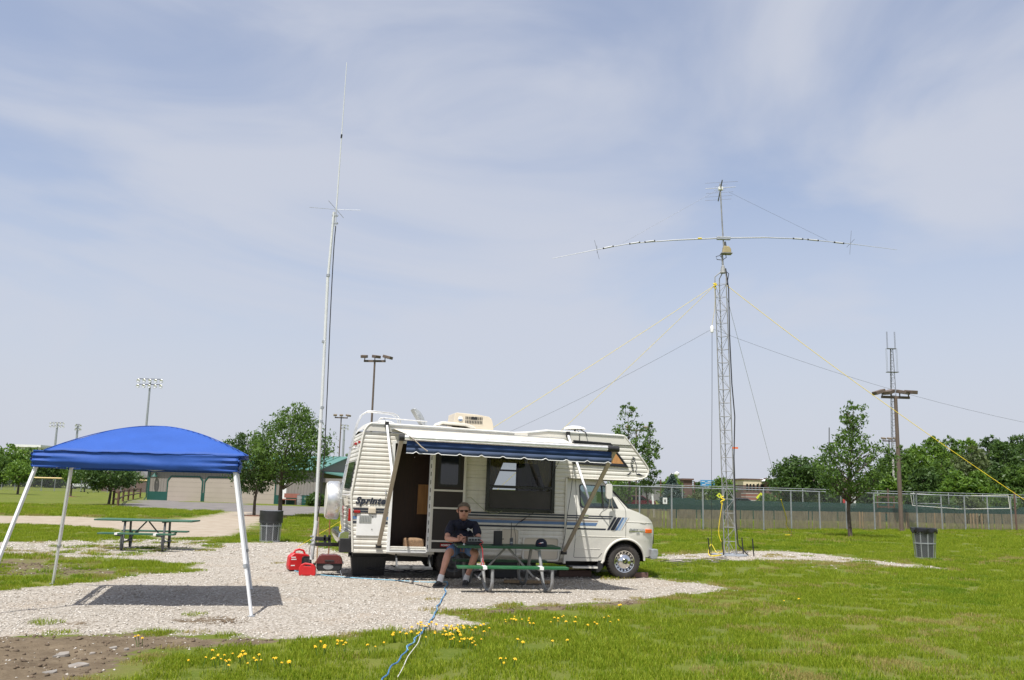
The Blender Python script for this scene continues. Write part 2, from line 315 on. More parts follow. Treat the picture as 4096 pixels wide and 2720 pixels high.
def link(name, me, mat, parent=None, smooth=False, bevel=0.0, solid=0.0, sub=0, seg=2):
    if mat is not None: me.materials.append(K[mat] if isinstance(mat, str) else mat)
    if smooth:
        for p in me.polygons: p.use_smooth = True
        try: me.set_sharp_from_angle(angle=R(40))
        except Exception: pass
    o = bpy.data.objects.new(name, me); COL.objects.link(o)
    if parent is not None: o.parent = parent
    if solid: m = o.modifiers.new('solid', 'SOLIDIFY'); m.thickness = solid; m.offset = 0
    if bevel: m = o.modifiers.new('bevel', 'BEVEL'); m.width = bevel; m.segments = seg; m.limit_method = 'ANGLE'; m.angle_limit = R(40)
    if sub: m = o.modifiers.new('sub', 'SUBSURF'); m.levels = sub; m.render_levels = sub
    return o
def box(name, mat, parent, x0, x1, y0, y1, z0, z1, bevel=0.0): return MB().box(x0, x1, y0, y1, z0, z1).obj(name, mat, parent, bevel=bevel)
def tag(o, label, cat, group=None, kind=None):
    if label: o['label'] = label
    if cat: o['category'] = cat
    if group: o['group'] = group
    if kind: o['kind'] = kind
    return o
def thing(name, label, cat, loc=(0, 0, 0), rz=0.0, group=None):
    o = bpy.data.objects.new(name, None); COL.objects.link(o); o.location = loc; o.rotation_euler = (0, 0, rz); o.empty_display_size = 0.2
    return tag(o, label, cat, group)
def dup(root, loc, rz, label, group=None, scale=None):
    r = root.copy(); COL.objects.link(r); r.location = loc; r.rotation_euler = (0, 0, rz); r['label'] = label
    if group: r['group'] = group
    if scale: r.scale = (scale,) * 3 if not isinstance(scale, tuple) else scale
    for ch in list(root.children):
        c = ch.copy(); COL.objects.link(c); c.parent = r
        for g in list(ch.children):
            d = g.copy(); COL.objects.link(d); d.parent = c
    return r
def npmesh(name, V, Fc, tone=None, mat=None, parent=None, smooth=False):
    """V (n,3), Fc (m,k) arrays -> mesh; tone = one float for each face"""
    me = bpy.data.meshes.new(name); k = Fc.shape[1]
    me.vertices.add(len(V)); me.vertices.foreach_set('co', np.asarray(V, np.float32).ravel())
    me.loops.add(Fc.size); me.loops.foreach_set('vertex_index', Fc.astype(np.int32).ravel())
    me.polygons.add(len(Fc)); me.polygons.foreach_set('loop_start', np.arange(0, Fc.size, k, dtype=np.int32)); me.polygons.foreach_set('loop_total', np.full(len(Fc), k, np.int32))
    me.update(calc_edges=True); me.validate()
    if tone is not None:
        a = me.attributes.new('tone', 'FLOAT', 'FACE'); a.data.foreach_set('value', np.asarray(tone, np.float32))
    return link(name, me, mat, parent, smooth)
def text_mesh(body, size, shear=0.0, offset=0.0, extrude=0.0, spacing=1.0):
    c = bpy.data.curves.new('text', 'FONT'); c.body = body; c.size = size; c.shear = shear; c.offset = offset; c.extrude = extrude; c.space_character = spacing
    c.align_x = 'CENTER'; c.align_y = 'CENTER'; c.resolution_u = 3
    o = bpy.data.objects.new('text', c); COL.objects.link(o); dg = bpy.context.evaluated_depsgraph_get()
    me = bpy.data.meshes.new_from_object(o.evaluated_get(dg)); bpy.data.objects.remove(o); return me
def arc(c, r, a0, a1, n, f):
    return [f(c[0] + r * math.cos(a0 + (a1 - a0) * i / n), c[1] + r * math.sin(a0 + (a1 - a0) * i / n)) for i in range(n + 1)]

# ---------------------------------------------------------------- ground
V2 = 4096 / 2361.0
def GV(pts): return np.array([[*G(a * V2, b * V2).xy] for a, b in pts])
POLY = {
 'gravel': [
  (GV([(-260,1368),(0,1360),(130,1348),(230,1340),(330,1324),(450,1320),(450,1300),(320,1292),(260,1284),(470,1268),(520,1253),(600,1250),(690,1250),(740,1262),(790,1275),(900,1288),(1100,1298),(1300,1308),(1420,1333),(1490,1331),(1570,1341),(1700,1357),(1600,1368),(1450,1385),(1300,1393),(1150,1402),(1020,1412),(1092,1440),(1010,1452),(880,1458),(760,1470),(640,1474),(520,1462),(430,1466),(330,1450),(230,1470),(110,1462),(0,1480),(-260,1490)]), 1.0),
  (GV([(1490,1282),(1560,1278),(1700,1269),(1800,1270),(1900,1277),(1990,1288),(2060,1297),(2130,1303),(2210,1313),(2100,1311),(1990,1302),(1880,1292),(1780,1292),(1700,1296),(1560,1296),(1490,1292)]), 0.80),
  (GV([(-100,1250),(60,1248),(250,1240),(500,1245),(530,1272),(320,1294),(120,1284),(-100,1276)]), 0.62)],
 'dirt': [
  (GV([(-300,1283),(150,1288),(300,1314),(340,1324),(130,1331),(-300,1327)]), 0.58),
  (GV([(-300,1474),(60,1466),(180,1468),(330,1456),(430,1468),(620,1476),(700,1474),(560,1489),(340,1502),(280,1532),(210,1568),(180,1650),(-300,1650)]), 1.0),
  (GV([(360,1428),(520,1416),(660,1432),(560,1448),(420,1446)]), 0.62),
  (GV([(640,1398),(900,1384),(1000,1378),(1010,1386),(880,1396),(660,1410)]), 0.40),
  (GV([(650,1362),(830,1360),(960,1356),(960,1362),(800,1368),(660,1370)]), 0.36),
  (GV([(90,1440),(200,1425),(260,1432),(200,1450)]), 0.62),
  (GV([(1010,1413),(1150,1401),(1400,1387),(1510,1375),(1500,1392),(1300,1411),(1100,1422)]), 0.80),
  (GV([(1740,1288),(1900,1296),(2050,1304),(1980,1318),(1800,1306)]), 0.50),
  (GV([(1840,1345),(1960,1343),(1990,1352),(1880,1358)]), 0.42)],
 'road': [(GV([(-400,1187),(150,1190),(330,1200),(440,1196),(520,1182),(560,1170),(660,1184),(600,1203),(530,1236),(380,1241),(250,1217),(100,1209),(-400,1206)]), 1.0)],
 'asphalt': [(GV([(265,1168),(322,1149),(470,1158),(640,1166),(790,1168),(870,1170),(860,1180),(700,1187),(645,1191),(560,1180),(400,1174)]), 1.0)]}
def inpoly(P, X, Y):
    """signed distance (positive inside) of points to a polygon"""
    d = np.full(X.shape, 1e9); ins = np.zeros(X.shape, bool); n = len(P)
    for i in range(n):
        ax, ay = P[i]; bx, by = P[(i + 1) % n]; ex, ey = bx - ax, by - ay
        t = np.clip(((X - ax) * ex + (Y - ay) * ey) / (ex * ex + ey * ey + 1e-9), 0, 1)
        d = np.minimum(d, np.hypot(X - ax - t * ex, Y - ay - t * ey))
        c = ((ay > Y) != (by > Y)); xi = ax + (Y - ay) / (by - ay + 1e-12) * ex
        ins ^= c & (X < xi)
    return np.where(ins, d, -d)
SOFT = {'gravel': 0.40, 'dirt': 0.35, 'road': 0.7, 'asphalt': 0.12}
def weight(ch, X, Y):
    wgt = np.zeros(X.shape)
    for P, a in POLY[ch]:
        s = SOFT[ch] * (1 + np.clip(Y - 14, 0, 60) * 0.02)
        wgt = np.maximum(wgt, a * np.clip(0.5 + 0.5 * inpoly(P, X, Y) / s, 0, 1))
    return wgt
def axis(lo, hi, step, ext, k=1.22):
    a = list(np.arange(lo, hi + 1e-6, step)); s = step; x = hi
    while x < ext: s *= k; x += s; a.append(x)
    s = step; x = lo
    while x > -ext: s *= k; x -= s; a.insert(0, x)
    return np.array(a)
gx = axis(-13.0, 13.5, 0.11, 2600, 1.12); gy = axis(7.5, 27.0, 0.11, 2600, 1.12)
gy = gy[gy > -600]
GX, GY = np.meshgrid(gx, gy); nx, ny = len(gx), len(gy)
X = GX.ravel(); Y = GY.ravel()
idx = np.arange(nx * ny).reshape(ny, nx)
Fq = np.stack([idx[:-1, :-1].ravel(), idx[:-1, 1:].ravel(), idx[1:, 1:].ravel(), idx[1:, :-1].ravel()], 1)
def vnoise(X, Y, s, seed=0):
    r = np.random.RandomState(seed); T = r.rand(256, 256); x = X * s; y = Y * s
    xi = np.floor(x).astype(int); yi = np.floor(y).astype(int); fx = x - xi; fy = y - yi
    fx = fx * fx * (3 - 2 * fx); fy = fy * fy * (3 - 2 * fy); a = lambda i, j: T[i % 256, j % 256]
    return (a(xi, yi) * (1 - fx) + a(xi + 1, yi) * fx) * (1 - fy) + (a(xi, yi + 1) * (1 - fx) + a(xi + 1, yi + 1) * fx) * fy
def relief(X, Y):
    near = np.clip((40 - np.hypot(X, Y - 12)) / 20, 0, 1)
    wd = weight('dirt', X, Y); wg = weight('gravel', X, Y)
    z = (vnoise(X, Y, 2.3, 1) - 0.5) * 0.016 + (vnoise(X, Y, 7.0, 2) - 0.5) * 0.008 * np.maximum(wg, wd) + (vnoise(X, Y, 3.5, 3) - 0.5) * 0.05 * wd
    return z * near
ZZ = relief(X, Y)
gnd = npmesh('ground', np.stack([X, Y, ZZ], 1), Fq, smooth=True)
tag(gnd, None, None, kind='structure')
for ch in POLY:
    a = gnd.data.attributes.new(ch, 'FLOAT', 'POINT'); a.data.foreach_set('value', weight(ch, X, Y).astype(np.float32))
gm, t, b = _mat('lawn_gravel_and_soil'); n = t.nodes.new; l = t.links.new
geo = n('ShaderNodeNewGeometry')
def noise(scale, det=4, rough=0.55, vec=None):
    q = n('ShaderNodeTexNoise'); q.inputs['Scale'].default_value = scale; q.inputs['Detail'].default_value = det; q.inputs['Roughness'].default_value = rough
    l(vec or geo.outputs['Position'], q.inputs['Vector']); return q.outputs['Fac']
def mrange(v, a, c, lo=0.0, hi=1.0, smooth=False):
    q = n('ShaderNodeMapRange'); q.inputs['From Min'].default_value = a; q.inputs['From Max'].default_value = c; q.inputs['To Min'].default_value = lo; q.inputs['To Max'].default_value = hi
    if smooth: q.interpolation_type = 'SMOOTHSTEP'
    l(v, q.inputs['Value']); return q.outputs[0]
def mixc3(f, c1, c2):
    q = n('ShaderNodeMixRGB'); l(f, q.inputs['Fac'])
    for s, c in (('Color1', c1), ('Color2', c2)):
        if isinstance(c, tuple): q.inputs[s].default_value = c + (1,)
        else: l(c, q.inputs[s])
    return q.outputs[0]
def mth(op, a, c):
    q = n('ShaderNodeMath'); q.operation = op
    for i, v in enumerate((a, c)):
        if isinstance(v, (int, float)): q.inputs[i].default_value = v
        else: l(v, q.inputs[i])
    return q.outputs[0]
edge = mth('ADD', mth('MULTIPLY', mth('SUBTRACT', noise(1.3, 6, 0.65), 0.5), 1.1), mth('MULTIPLY', mth('SUBTRACT', noise(9, 4), 0.5), 0.9))
def mask(ch, lo=0.42, hi=0.62):
    a = n('ShaderNodeAttribute'); a.attribute_name = ch
    return mrange(mth('ADD', a.outputs['Fac'], mth('MULTIPLY', edge, mth('MULTIPLY', mth('GREATER_THAN', a.outputs['Fac'], 0.001), 1.0))), lo, hi, smooth=True)
g1 = mixc3(mrange(noise(0.55, 5, 0.6), 0.35, 0.68), (0.085, 0.118, 0.014), (0.150, 0.165, 0.028))
g2 = mixc3(mrange(noise(0.11, 4), 0.42, 0.68, 0, 0.55), g1, (0.100, 0.128, 0.018))
g3 = mixc3(mrange(noise(14, 5, 0.7), 0.52, 0.80, 0, 0.6), g2, (0.220, 0.225, 0.060))
g4 = mixc3(mrange(noise(35, 3, 0.7), 0.5, 0.75, 0, 0.5), g3, (0.055, 0.085, 0.014)); g4 = mixc3(mrange(noise(0.42, 6, 0.7), 0.50, 0.70, 0, 0.6), g4, (0.165, 0.140, 0.060))
vor = n('ShaderNodeTexVoronoi'); vor.inputs['Scale'].default_value = 28; l(geo.outputs['Position'], vor.inputs['Vector'])
vsep = n('ShaderNodeSeparateColor'); l(vor.outputs['Color'], vsep.inputs[0])
c1 = mixc3(vsep.outputs[0], (0.33, 0.295, 0.245), (0.56, 0.52, 0.46))
c2 = mixc3(mrange(vor.outputs['Distance'], 0.25, 0.75, 0, 0.7), c1, (0.20, 0.17, 0.135))
c3 = mixc3(mrange(noise(0.8, 6, 0.65), 0.52, 0.72, 0, 0.55), c2, (0.33, 0.26, 0.19))
d1 = mixc3(mrange(noise(3, 7, 0.7), 0.3, 0.7), (0.090, 0.066, 0.042), (0.190, 0.148, 0.098))
d2 = mixc3(mrange(noise(40, 4), 0.60, 0.74, 0, 0.4), d1, (0.30, 0.255, 0.195))
r1_ = mixc3(mrange(noise(1.5, 6, 0.6), 0.3, 0.7), (0.29, 0.235, 0.175), (0.385, 0.335, 0.27))
a1 = mixc3(mrange(noise(0.7, 6, 0.65), 0.3, 0.7), (0.135, 0.128, 0.125), (0.215, 0.195, 0.18))
mg, md, mr, ma = mask('gravel'), mask('dirt', 0.45, 0.7), mask('road'), mask('asphalt', 0.4, 0.55)
colr = mixc3(mr, g4, r1_); colr = mixc3(mg, colr, c3); colr = mixc3(md, colr, d2); colr = mixc3(ma, colr, a1)
l(colr, b.inputs['Base Color']); b.inputs['Roughness'].default_value = 0.95; b.inputs['Specular IOR Level'].default_value = 0.15
hgt = mth('ADD', mth('MULTIPLY', mth('SUBTRACT', 1.0, vor.outputs['Distance']), mth('MULTIPLY', mg, 0.8)), mth('MULTIPLY', noise(22, 6, 0.7), 0.7))
bp = n('ShaderNodeBump'); bp.inputs['Strength'].default_value = 0.8; bp.inputs['Distance'].default_value = 0.03; l(hgt, bp.inputs['Height']); l(bp.outputs[0], b.inputs['Normal'])
gnd.data.materials.append(gm)

# grass blades: small tufts spread over the lawn (one object, instanced tufts)
def tuft(name, nb, rad, h0, h1, wd, seed, mat=None):
    r = np.random.RandomState(seed); a = r.rand(nb) * 2 * PI; q = rad * np.sqrt(r.rand(nb))
    bx, by = q * np.cos(a), q * np.sin(a); h = h0 + (h1 - h0) * r.rand(nb) ** 1.4; th = r.rand(nb) * 2 * PI; ln = r.rand(nb) * 0.75
    la = r.rand(nb) * 2 * PI; wx, wy = np.cos(th) * wd, np.sin(th) * wd; tx, ty = bx + np.cos(la) * ln * h, by + np.sin(la) * ln * h
    z0 = np.full(nb, -0.01); mxx, myy = bx + (tx - bx) * 0.35, by + (ty - by) * 0.35
    V = np.stack([np.stack([bx - wx, by - wy, z0], 1), np.stack([bx + wx, by + wy, z0], 1), np.stack([mxx + wx * .8, myy + wy * .8, h * 0.6], 1), np.stack([tx, ty, h], 1), np.stack([mxx - wx * .8, myy - wy * .8, h * 0.6], 1)], 1).reshape(-1, 3)
    i = np.arange(nb)[:, None] * 5; Fc = np.concatenate([i + np.array([[0, 1, 2, 4]]), ], 0); T3 = i + np.array([[4, 2, 3, 3]])
    me = bpy.data.meshes.new(name); faces = [tuple(x) for x in Fc] + [tuple(x[:3]) for x in T3]
    me.from_pydata([tuple(x) for x in V], [], faces); me.update()
    tn = np.clip(r.beta(1.6, 2.2, nb) + (r.rand(nb) > 0.93) * 0.5, 0, 1); at = me.attributes.new('tone', 'FLOAT', 'FACE'); at.data.foreach_set('value', np.concatenate([tn, tn]).astype(np.float32))
    me.materials.append(mat or GRASS); return bpy.data.objects.new(name, me)
def scatter_obj(name, pts, rot, scl, protos, label, cat, which):
    """one object whose points carry instances of the small prototype meshes"""
    me = bpy.data.meshes.new(name); me.from_pydata([tuple(p) for p in pts], [], []); me.update()
    for nm, arr, tp in (('rz', rot, 'FLOAT'), ('sc', scl, 'FLOAT'), ('wh', which, 'INT')):
        a = me.attributes.new(nm, tp, 'POINT'); a.data.foreach_set('value', arr.astype(np.int32 if tp == 'INT' else np.float32))
    pc = bpy.data.collections.new(name + '_shapes')
    for p in protos: pc.objects.link(p)
    o = link(name, me, None)
    ng = bpy.data.node_groups.new(name, 'GeometryNodeTree'); ng.interface.new_socket('Geometry', in_out='INPUT', socket_type='NodeSocketGeometry'); ng.interface.new_socket('Geometry', in_out='OUTPUT', socket_type='NodeSocketGeometry')
    gn = ng.nodes.new; gl = ng.links.new; gi = gn('NodeGroupInput'); go = gn('NodeGroupOutput'); ip = gn('GeometryNodeInstanceOnPoints'); ci = gn('GeometryNodeCollectionInfo')
    ci.inputs['Collection'].default_value = pc; ci.inputs['Separate Children'].default_value = True; ci.inputs['Reset Children'].default_value = True
    def na(nm, tp):
        x = gn('GeometryNodeInputNamedAttribute'); x.data_type = tp; x.inputs['Name'].default_value = nm; return x.outputs['Attribute']
    cx = gn('ShaderNodeCombineXYZ'); gl(na('rz', 'FLOAT'), cx.inputs['Z'])
    ip.inputs['Pick Instance'].default_value = True; gl(gi.outputs[0], ip.inputs['Points']); gl(ci.outputs[0], ip.inputs['Instance']); gl(na('wh', 'INT'), ip.inputs['Instance Index'])
    gl(cx.outputs[0], ip.inputs['Rotation']); gl(na('sc', 'FLOAT'), ip.inputs['Scale']); gl(ip.outputs[0], go.inputs[0])
    md_ = o.modifiers.new('scatter', 'NODES'); md_.node_group = ng
    return tag(o, label, cat, kind='stuff')
def spread(y0, y1, dens, seed, margin=1.12):
    r = np.random.RandomState(seed); ar = 1.2 * margin * (y1 * y1 - y0 * y0) / 2; m = int(ar * dens)
    y = np.sqrt(y0 * y0 + r.rand(m) * (y1 * y1 - y0 * y0)); x = (r.rand(m) * 2 - 1) * 0.60 * margin * y; return x, y, r
PX, PY, PS, PW = [], [], [], []
for (y0, y1, dens, s0, s1, sd_) in ((6.5, 13, 20, .8, 1.2, 1), (13, 20, 15, .8, 1.2, 2), (20, 34, 8, 1.0, 1.5, 3), (34, 60, 3.2, 1.5, 2.1, 4)):
    x, y, r = spread(y0, y1, dens, sd_, 1.4)
    wg = weight('gravel', x, y); wd_ = weight('dirt', x, y); wr = np.maximum(weight('road', x, y), weight('asphalt', x, y))
    jn = (vnoise(x, y, 1.1, 11) - 0.5) * 0.5 + (vnoise(x, y, 4.0, 12) - 0.5) * 0.5
    hard = np.maximum(wg, wd_)
    thin = 0.55 * vnoise(x, y, 0.42, 15) + 0.45 * vnoise(x, y, 1.7, 16)
    pg = np.clip((0.50 - hard - jn * 0.9) / 0.22 + 0.5, 0, 1) * np.clip(0.30 + 1.8 * thin, 0, 1)
    keep = ((r.rand(len(x)) < pg) | ((hard < 0.93) & (r.rand(len(x)) < 0.05)) | (r.rand(len(x)) < 0.006)) & (wr < 0.3)
    x, y, hd_ = x[keep], y[keep], hard[keep]
    PX.append(x); PY.append(y); PS.append((s0 + (s1 - s0) * r.rand(len(x))) * np.where(hd_ > 0.3, 0.75, 0.88) * (0.85 + 0.3 * vnoise(x, y, 0.5, 13)))
    dry = 0.6 * vnoise(x, y, 0.30, 17) + 0.4 * vnoise(x, y, 1.4, 18) + 0.5 * np.clip(hd_, 0, 0.5); wh_ = np.where(r.rand(len(x)) < 0.2, 3, r.randint(0, 3, len(x)))
    wh_ = np.where(r.rand(len(x)) < np.clip((dry - 0.56) * 2.4, 0.02, 0.7), 4, wh_); wh_ = np.where((vnoise(x, y, 0.36, 19) + (vnoise(x, y, 2.2, 20) - .5) * .5 > 0.64) & (r.rand(len(x)) < 0.45) & (wh_ != 4), 5, wh_)
    PW.append(wh_)
PX, PY, PS, PW = map(np.concatenate, (PX, PY, PS, PW))
protos = [tuft('tuft_a', 190, 0.24, 0.025, 0.075, 0.0042, 1), tuft('tuft_b', 190, 0.24, 0.02, 0.065, 0.0042, 2), tuft('tuft_c', 170, 0.22, 0.03, 0.085, 0.0045, 3), tuft('tuft_d', 110, 0.18, 0.03, 0.105, 0.0043, 4), tuft('tuft_e', 150, 0.23, 0.02, 0.065, 0.004, 5, GRASSY), tuft('tuft_f', 190, 0.23, 0.025, 0.08, 0.0046, 6, GRASSK)]
scatter_obj('grass', np.stack([PX, PY, relief(PX, PY)], 1), NR.rand(len(PX)) * 2 * PI, PS, protos, 'short green lawn grass around the gravel pad', 'grass', PW)

# loose limestone chips, soil clods
def pebbles(name, x, y, s, mat, label, seed, flat=0.6):
    r = np.random.RandomState(seed); m = len(x)
    O = np.array([[1, 0, 0], [0, 1, 0], [-1, 0, 0], [0, -1, 0], [0, 0, 1], [0, 0, -1]], float)
    V = O[None] * (1 + (r.rand(m, 6, 1) - 0.5) * 0.5) + (r.rand(m, 6, 3) - 0.5) * 0.35; V[:, :, 2] *= flat; V[:, :, 0] *= (0.8 + 0.7 * r.rand(m))[:, None]
    a = r.rand(m) * 2 * PI; ca, sa = np.cos(a)[:, None], np.sin(a)[:, None]; vx = V[:, :, 0] * ca - V[:, :, 1] * sa; vy = V[:, :, 0] * sa + V[:, :, 1] * ca
    tl = (r.rand(m) - 0.5)[:, None] * 0.9; vz = V[:, :, 2] + vx * tl
    V = np.stack([vx * s[:, None] + x[:, None], vy * s[:, None] + y[:, None], vz * s[:, None] + (relief(x, y) + s * 0.15)[:, None]], 2).reshape(-1, 3)
    T = np.array([[0, 1, 4], [1, 2, 4], [2, 3, 4], [3, 0, 4], [1, 0, 5], [2, 1, 5], [3, 2, 5], [0, 3, 5]])
    Fc = (np.arange(m)[:, None, None] * 6 + T[None]).reshape(-1, 3); tn = np.repeat(r.rand(m), 8)
    o = npmesh(name, V, Fc, tn, mat); return tag(o, label, name.split('_')[0] if name != 'limestone_gravel' else 'gravel', kind='stuff')
stm, t, b = _mat('limestone_chip'); n = t.nodes.new; l = t.links.new
at_ = n('ShaderNodeAttribute'); at_.attribute_name = 'tone'; cr = n('ShaderNodeValToRGB'); l(at_.outputs['Fac'], cr.inputs[0])
cr.color_ramp.elements[0].color = (0.26, 0.225, 0.18, 1); cr.color_ramp.elements[1].color = (0.56, 0.53, 0.48, 1); e_ = cr.color_ramp.elements.new(0.55); e_.color = (0.49, 0.45, 0.39, 1)
l(cr.outputs[0], b.inputs['Base Color']); b.inputs['Roughness'].default_value = 0.9
gxs, gys, gss = [], [], []
for (y0, y1, dens, s0, s1, sd_) in ((8.3, 13.5, 560, .006, .022, 21), (13.5, 22, 300, .008, .026, 22), (22, 34, 60, .02, .04, 23)):
    x, y, r = spread(y0, y1, dens, sd_); wg = weight('gravel', x, y); wd_ = weight('dirt', x, y)
    jn = (vnoise(x, y, 1.1, 11) - 0.5) * 0.6 + (vnoise(x, y, 4.0, 12) - 0.5) * 0.4; cl = vnoise(x, y, 2.0, 31) * 0.6 + vnoise(x, y, 0.7, 32) * 0.4
    k_ = ((wg + jn > 0.5) & (wd_ + jn < 0.75) & (r.rand(len(x)) < 0.25 + 1.1 * np.clip(cl - 0.2, 0, 1))) | ((wg > 0.1) & (r.rand(len(x)) < 0.05)) | ((wd_ > 0.3) & (r.rand(len(x)) < 0.03))
    gxs.append(x[k_]); gys.append(y[k_]); gss.append(s0 + (s1 - s0) * r.rand(k_.sum()) ** 2.6)
pebbles('limestone_gravel', np.concatenate(gxs), np.concatenate(gys), np.concatenate(gss), stm, 'pale crushed limestone gravel strewn over the parking pad', 5)
x, y, r = spread(8.3, 19, 140, 41); wd_ = weight('dirt', x, y); k_ = (wd_ > 0.55) & (r.rand(len(x)) < 0.5); pebbles('soil_clods', x[k_], y[k_], 0.008 + 0.024 * r.rand(k_.sum()) ** 3, 'clod', 'brown soil clods on the bare dirt', 6, 0.8)
for i, (a, c, s) in enumerate(((140, 1510, .085), (178, 1534, .10), (212, 1507, .05), (120, 1550, .07), (262, 1494, .045), (292, 1497, .03))):
    p = G(a * V2, c * V2); mb = MB(); k = 6; r = random.Random(i + 5)
    pts = [(p.x + s * (0.45 + 0.9 * r.random()) * math.cos(2 * PI * j / k), p.y + s * 0.75 * (0.45 + 0.9 * r.random()) * math.sin(2 * PI * j / k)) for j in range(k)]
    o = mb.poly(pts, f=lambda a, b: (a, b, -0.02 + (a - p.x) * 0.10 + (b - p.y) * 0.14), thick=0.032, tdir=(0, 0, 1)).obj('flat_stone', 'slate', bevel=0.006)
    tag(o, ['largest flat grey stone in the bare soil at bottom left', 'second flat grey stone right of the largest one in the soil', 'flat grey stone at the top edge of the stone cluster', 'flat grey stone lowest in the frame in the soil', 'small flat stone nearest the grass in the bare soil', 'smallest flat stone at the gravel edge'][i], 'stone', 'flat stones in the bare soil')

# ---------------------------------------------------------------- motorhome (local x forward, y from the near side inwards, z up; origin under the front wheel)
PSI, TILT = R(15), R(0.7)
RV0 = G(2503.5, 2316)
_hd = Vector((math.cos(PSI) * math.cos(TILT), math.sin(PSI) * math.cos(TILT), -math.sin(TILT)))
_in = Vector((-math.sin(PSI), math.cos(PSI), 0)); _up = _hd.cross(_in)
RVM = Matrix.Identity(4)
for i in range(3): RVM[i][0] = _hd[i]; RVM[i][1] = _in[i]; RVM[i][2] = _up[i]; RVM[i][3] = RV0[i]
rv = thing('motorhome', 'cream ribbed motorhome with blue stripes, awning out and entry door open', 'motorhome'); rv.matrix_world = RVM
def RVW(x, y, z): return RVM @ Vector((x, y, z))
WID = 2.15
def islands(mb):
    """split a builder into its unconnected pieces"""
    key = {}; vid = []
    for p in mb.v:
        k = tuple(round(c, 4) for c in p); vid.append(key.setdefault(k, len(key)))
    par = list(range(len(key)))
    def fnd(i):
        while par[i] != i: par[i] = par[par[i]]; i = par[i]
        return i
    for f in mb.f:
        for a in f[1:]: par[fnd(vid[f[0]])] = fnd(vid[a])
    out = {}
    for f in mb.f: out.setdefault(fnd(vid[f[0]]), MB()).add([mb.v[i] for i in f], [tuple(range(len(f)))])
    return list(out.values())
def lin(pts, v):
    for (a, c), (a2, c2) in zip(pts, pts[1:]):
        if a <= v <= a2: return c + (c2 - c) * (v - a) / (a2 - a)
    return pts[0][1] if v < pts[0][0] else pts[-1][1]
REAR = [(0.42, -5.555), (0.48, -5.56), (1.50, -5.65), (2.60, -5.505), (2.74, -5.475), (2.84, -5.42), (2.885, -5.34)]
NOSE = [(2.0, 0.12), (2.03, 0.30), (2.08, 0.415), (2.16, 0.46), (2.24, 0.47), (2.36, 0.39), (2.68, 0.12), (2.91, -0.08)]
def rightx(z): return -1.335 if z < 2.0 else lin(NOSE, z)
RIB = 0.0833
def ribp(z):                                               # pressed siding profile, outward is -y
    u = ((z - 0.42) / RIB) % 1.0
    return -0.0075 * (1 if 0.18 < u < 0.62 else u / 0.18 if u <= 0.18 else max(0.0, 1 - (u - 0.62) / 0.16))
OPEN = [(-4.88, -4.15, 0.49, 2.53), (-3.00, -1.605, 1.29, 2.36), (-4.00, -3.16, 0.0, 0.56)]
def intervals(z):
    iv = [(lin(REAR, z), rightx(z))]
    for a, c, z0, z1 in OPEN:
        if z0 < z < z1:
            nv = []
            for p, q in iv:
                if a > p: nv.append((p, min(a, q)))
                if c < q: nv.append((max(c, p), q))
            iv = nv
    return [i for i in iv if i[1] - i[0] > 0.005]
side = MB().add([(-5.6, 0.02, 0.5), (-5.6, 0.03, 0.5), (-5.6, 0.03, 0.51)], [(0, 1, 2)])
wall = box('side_wall', 'fibre', rv, -5.40, -5.395, 0.03, 0.032, 0.6, 2.6)
zs0 = 0.42
for p in range(10):
    za, zb = zs0 + p * 0.25, min(zs0 + (p + 1) * 0.25, 2.72)
    if zb - za < 0.05: break
    br = {za, zb - 0.004}
    for k in range(3 + 1):
        for u in (0, 0.18, 0.62, 0.78): br.add(round(za + (k + u) * RIB, 4))
    for o_ in OPEN: br.add(o_[2]); br.add(o_[3])
    br.add(2.0)
    for q, _ in NOSE: br.add(q)
    br = sorted(z for z in br if za <= z <= zb - 0.003)
    mb = MB()
    for a, c in zip(br, br[1:]):
        m_ = (a + c) / 2; ia = intervals(m_)
        for x0, x1 in ia:
            l0 = lin(REAR, a) if abs(x0 - lin(REAR, m_)) < 1e-6 else x0; l1 = lin(REAR, c) if abs(x0 - lin(REAR, m_)) < 1e-6 else x0
            edge_ = abs(x1 - rightx(m_)) < 1e-6
            r0 = rightx(a + 1e-5) if edge_ else x1; r1__ = rightx(c - 1e-5) if edge_ else x1
            n_ = max(1, int((x1 - x0) / 0.8))
            for j in range(n_):
                f0, f1 = j / n_, (j + 1) / n_
                mb.add([(l0 + (r0 - l0) * f0, ribp(a + 1e-5), a), (l0 + (r0 - l0) * f1, ribp(a + 1e-5), a), (l1 + (r1__ - l1) * f1, ribp(c - 1e-5), c), (l1 + (r1__ - l1) * f0, ribp(c - 1e-5), c)], [(0, 1, 2, 3)])
        if c == br[-1]:                                    # folded seam at the top of each course
            for x0, x1 in intervals(c - 1e-3): mb.add([(x0, ribp(c - 1e-5), c), (x1, ribp(c - 1e-5), c), (x1, 0.012, c + 0.001), (x0, 0.012, c + 0.001)], [(0, 1, 2, 3)])
    for piece in islands(mb): piece.obj('siding_panel', 'siding', wall, fix=False)
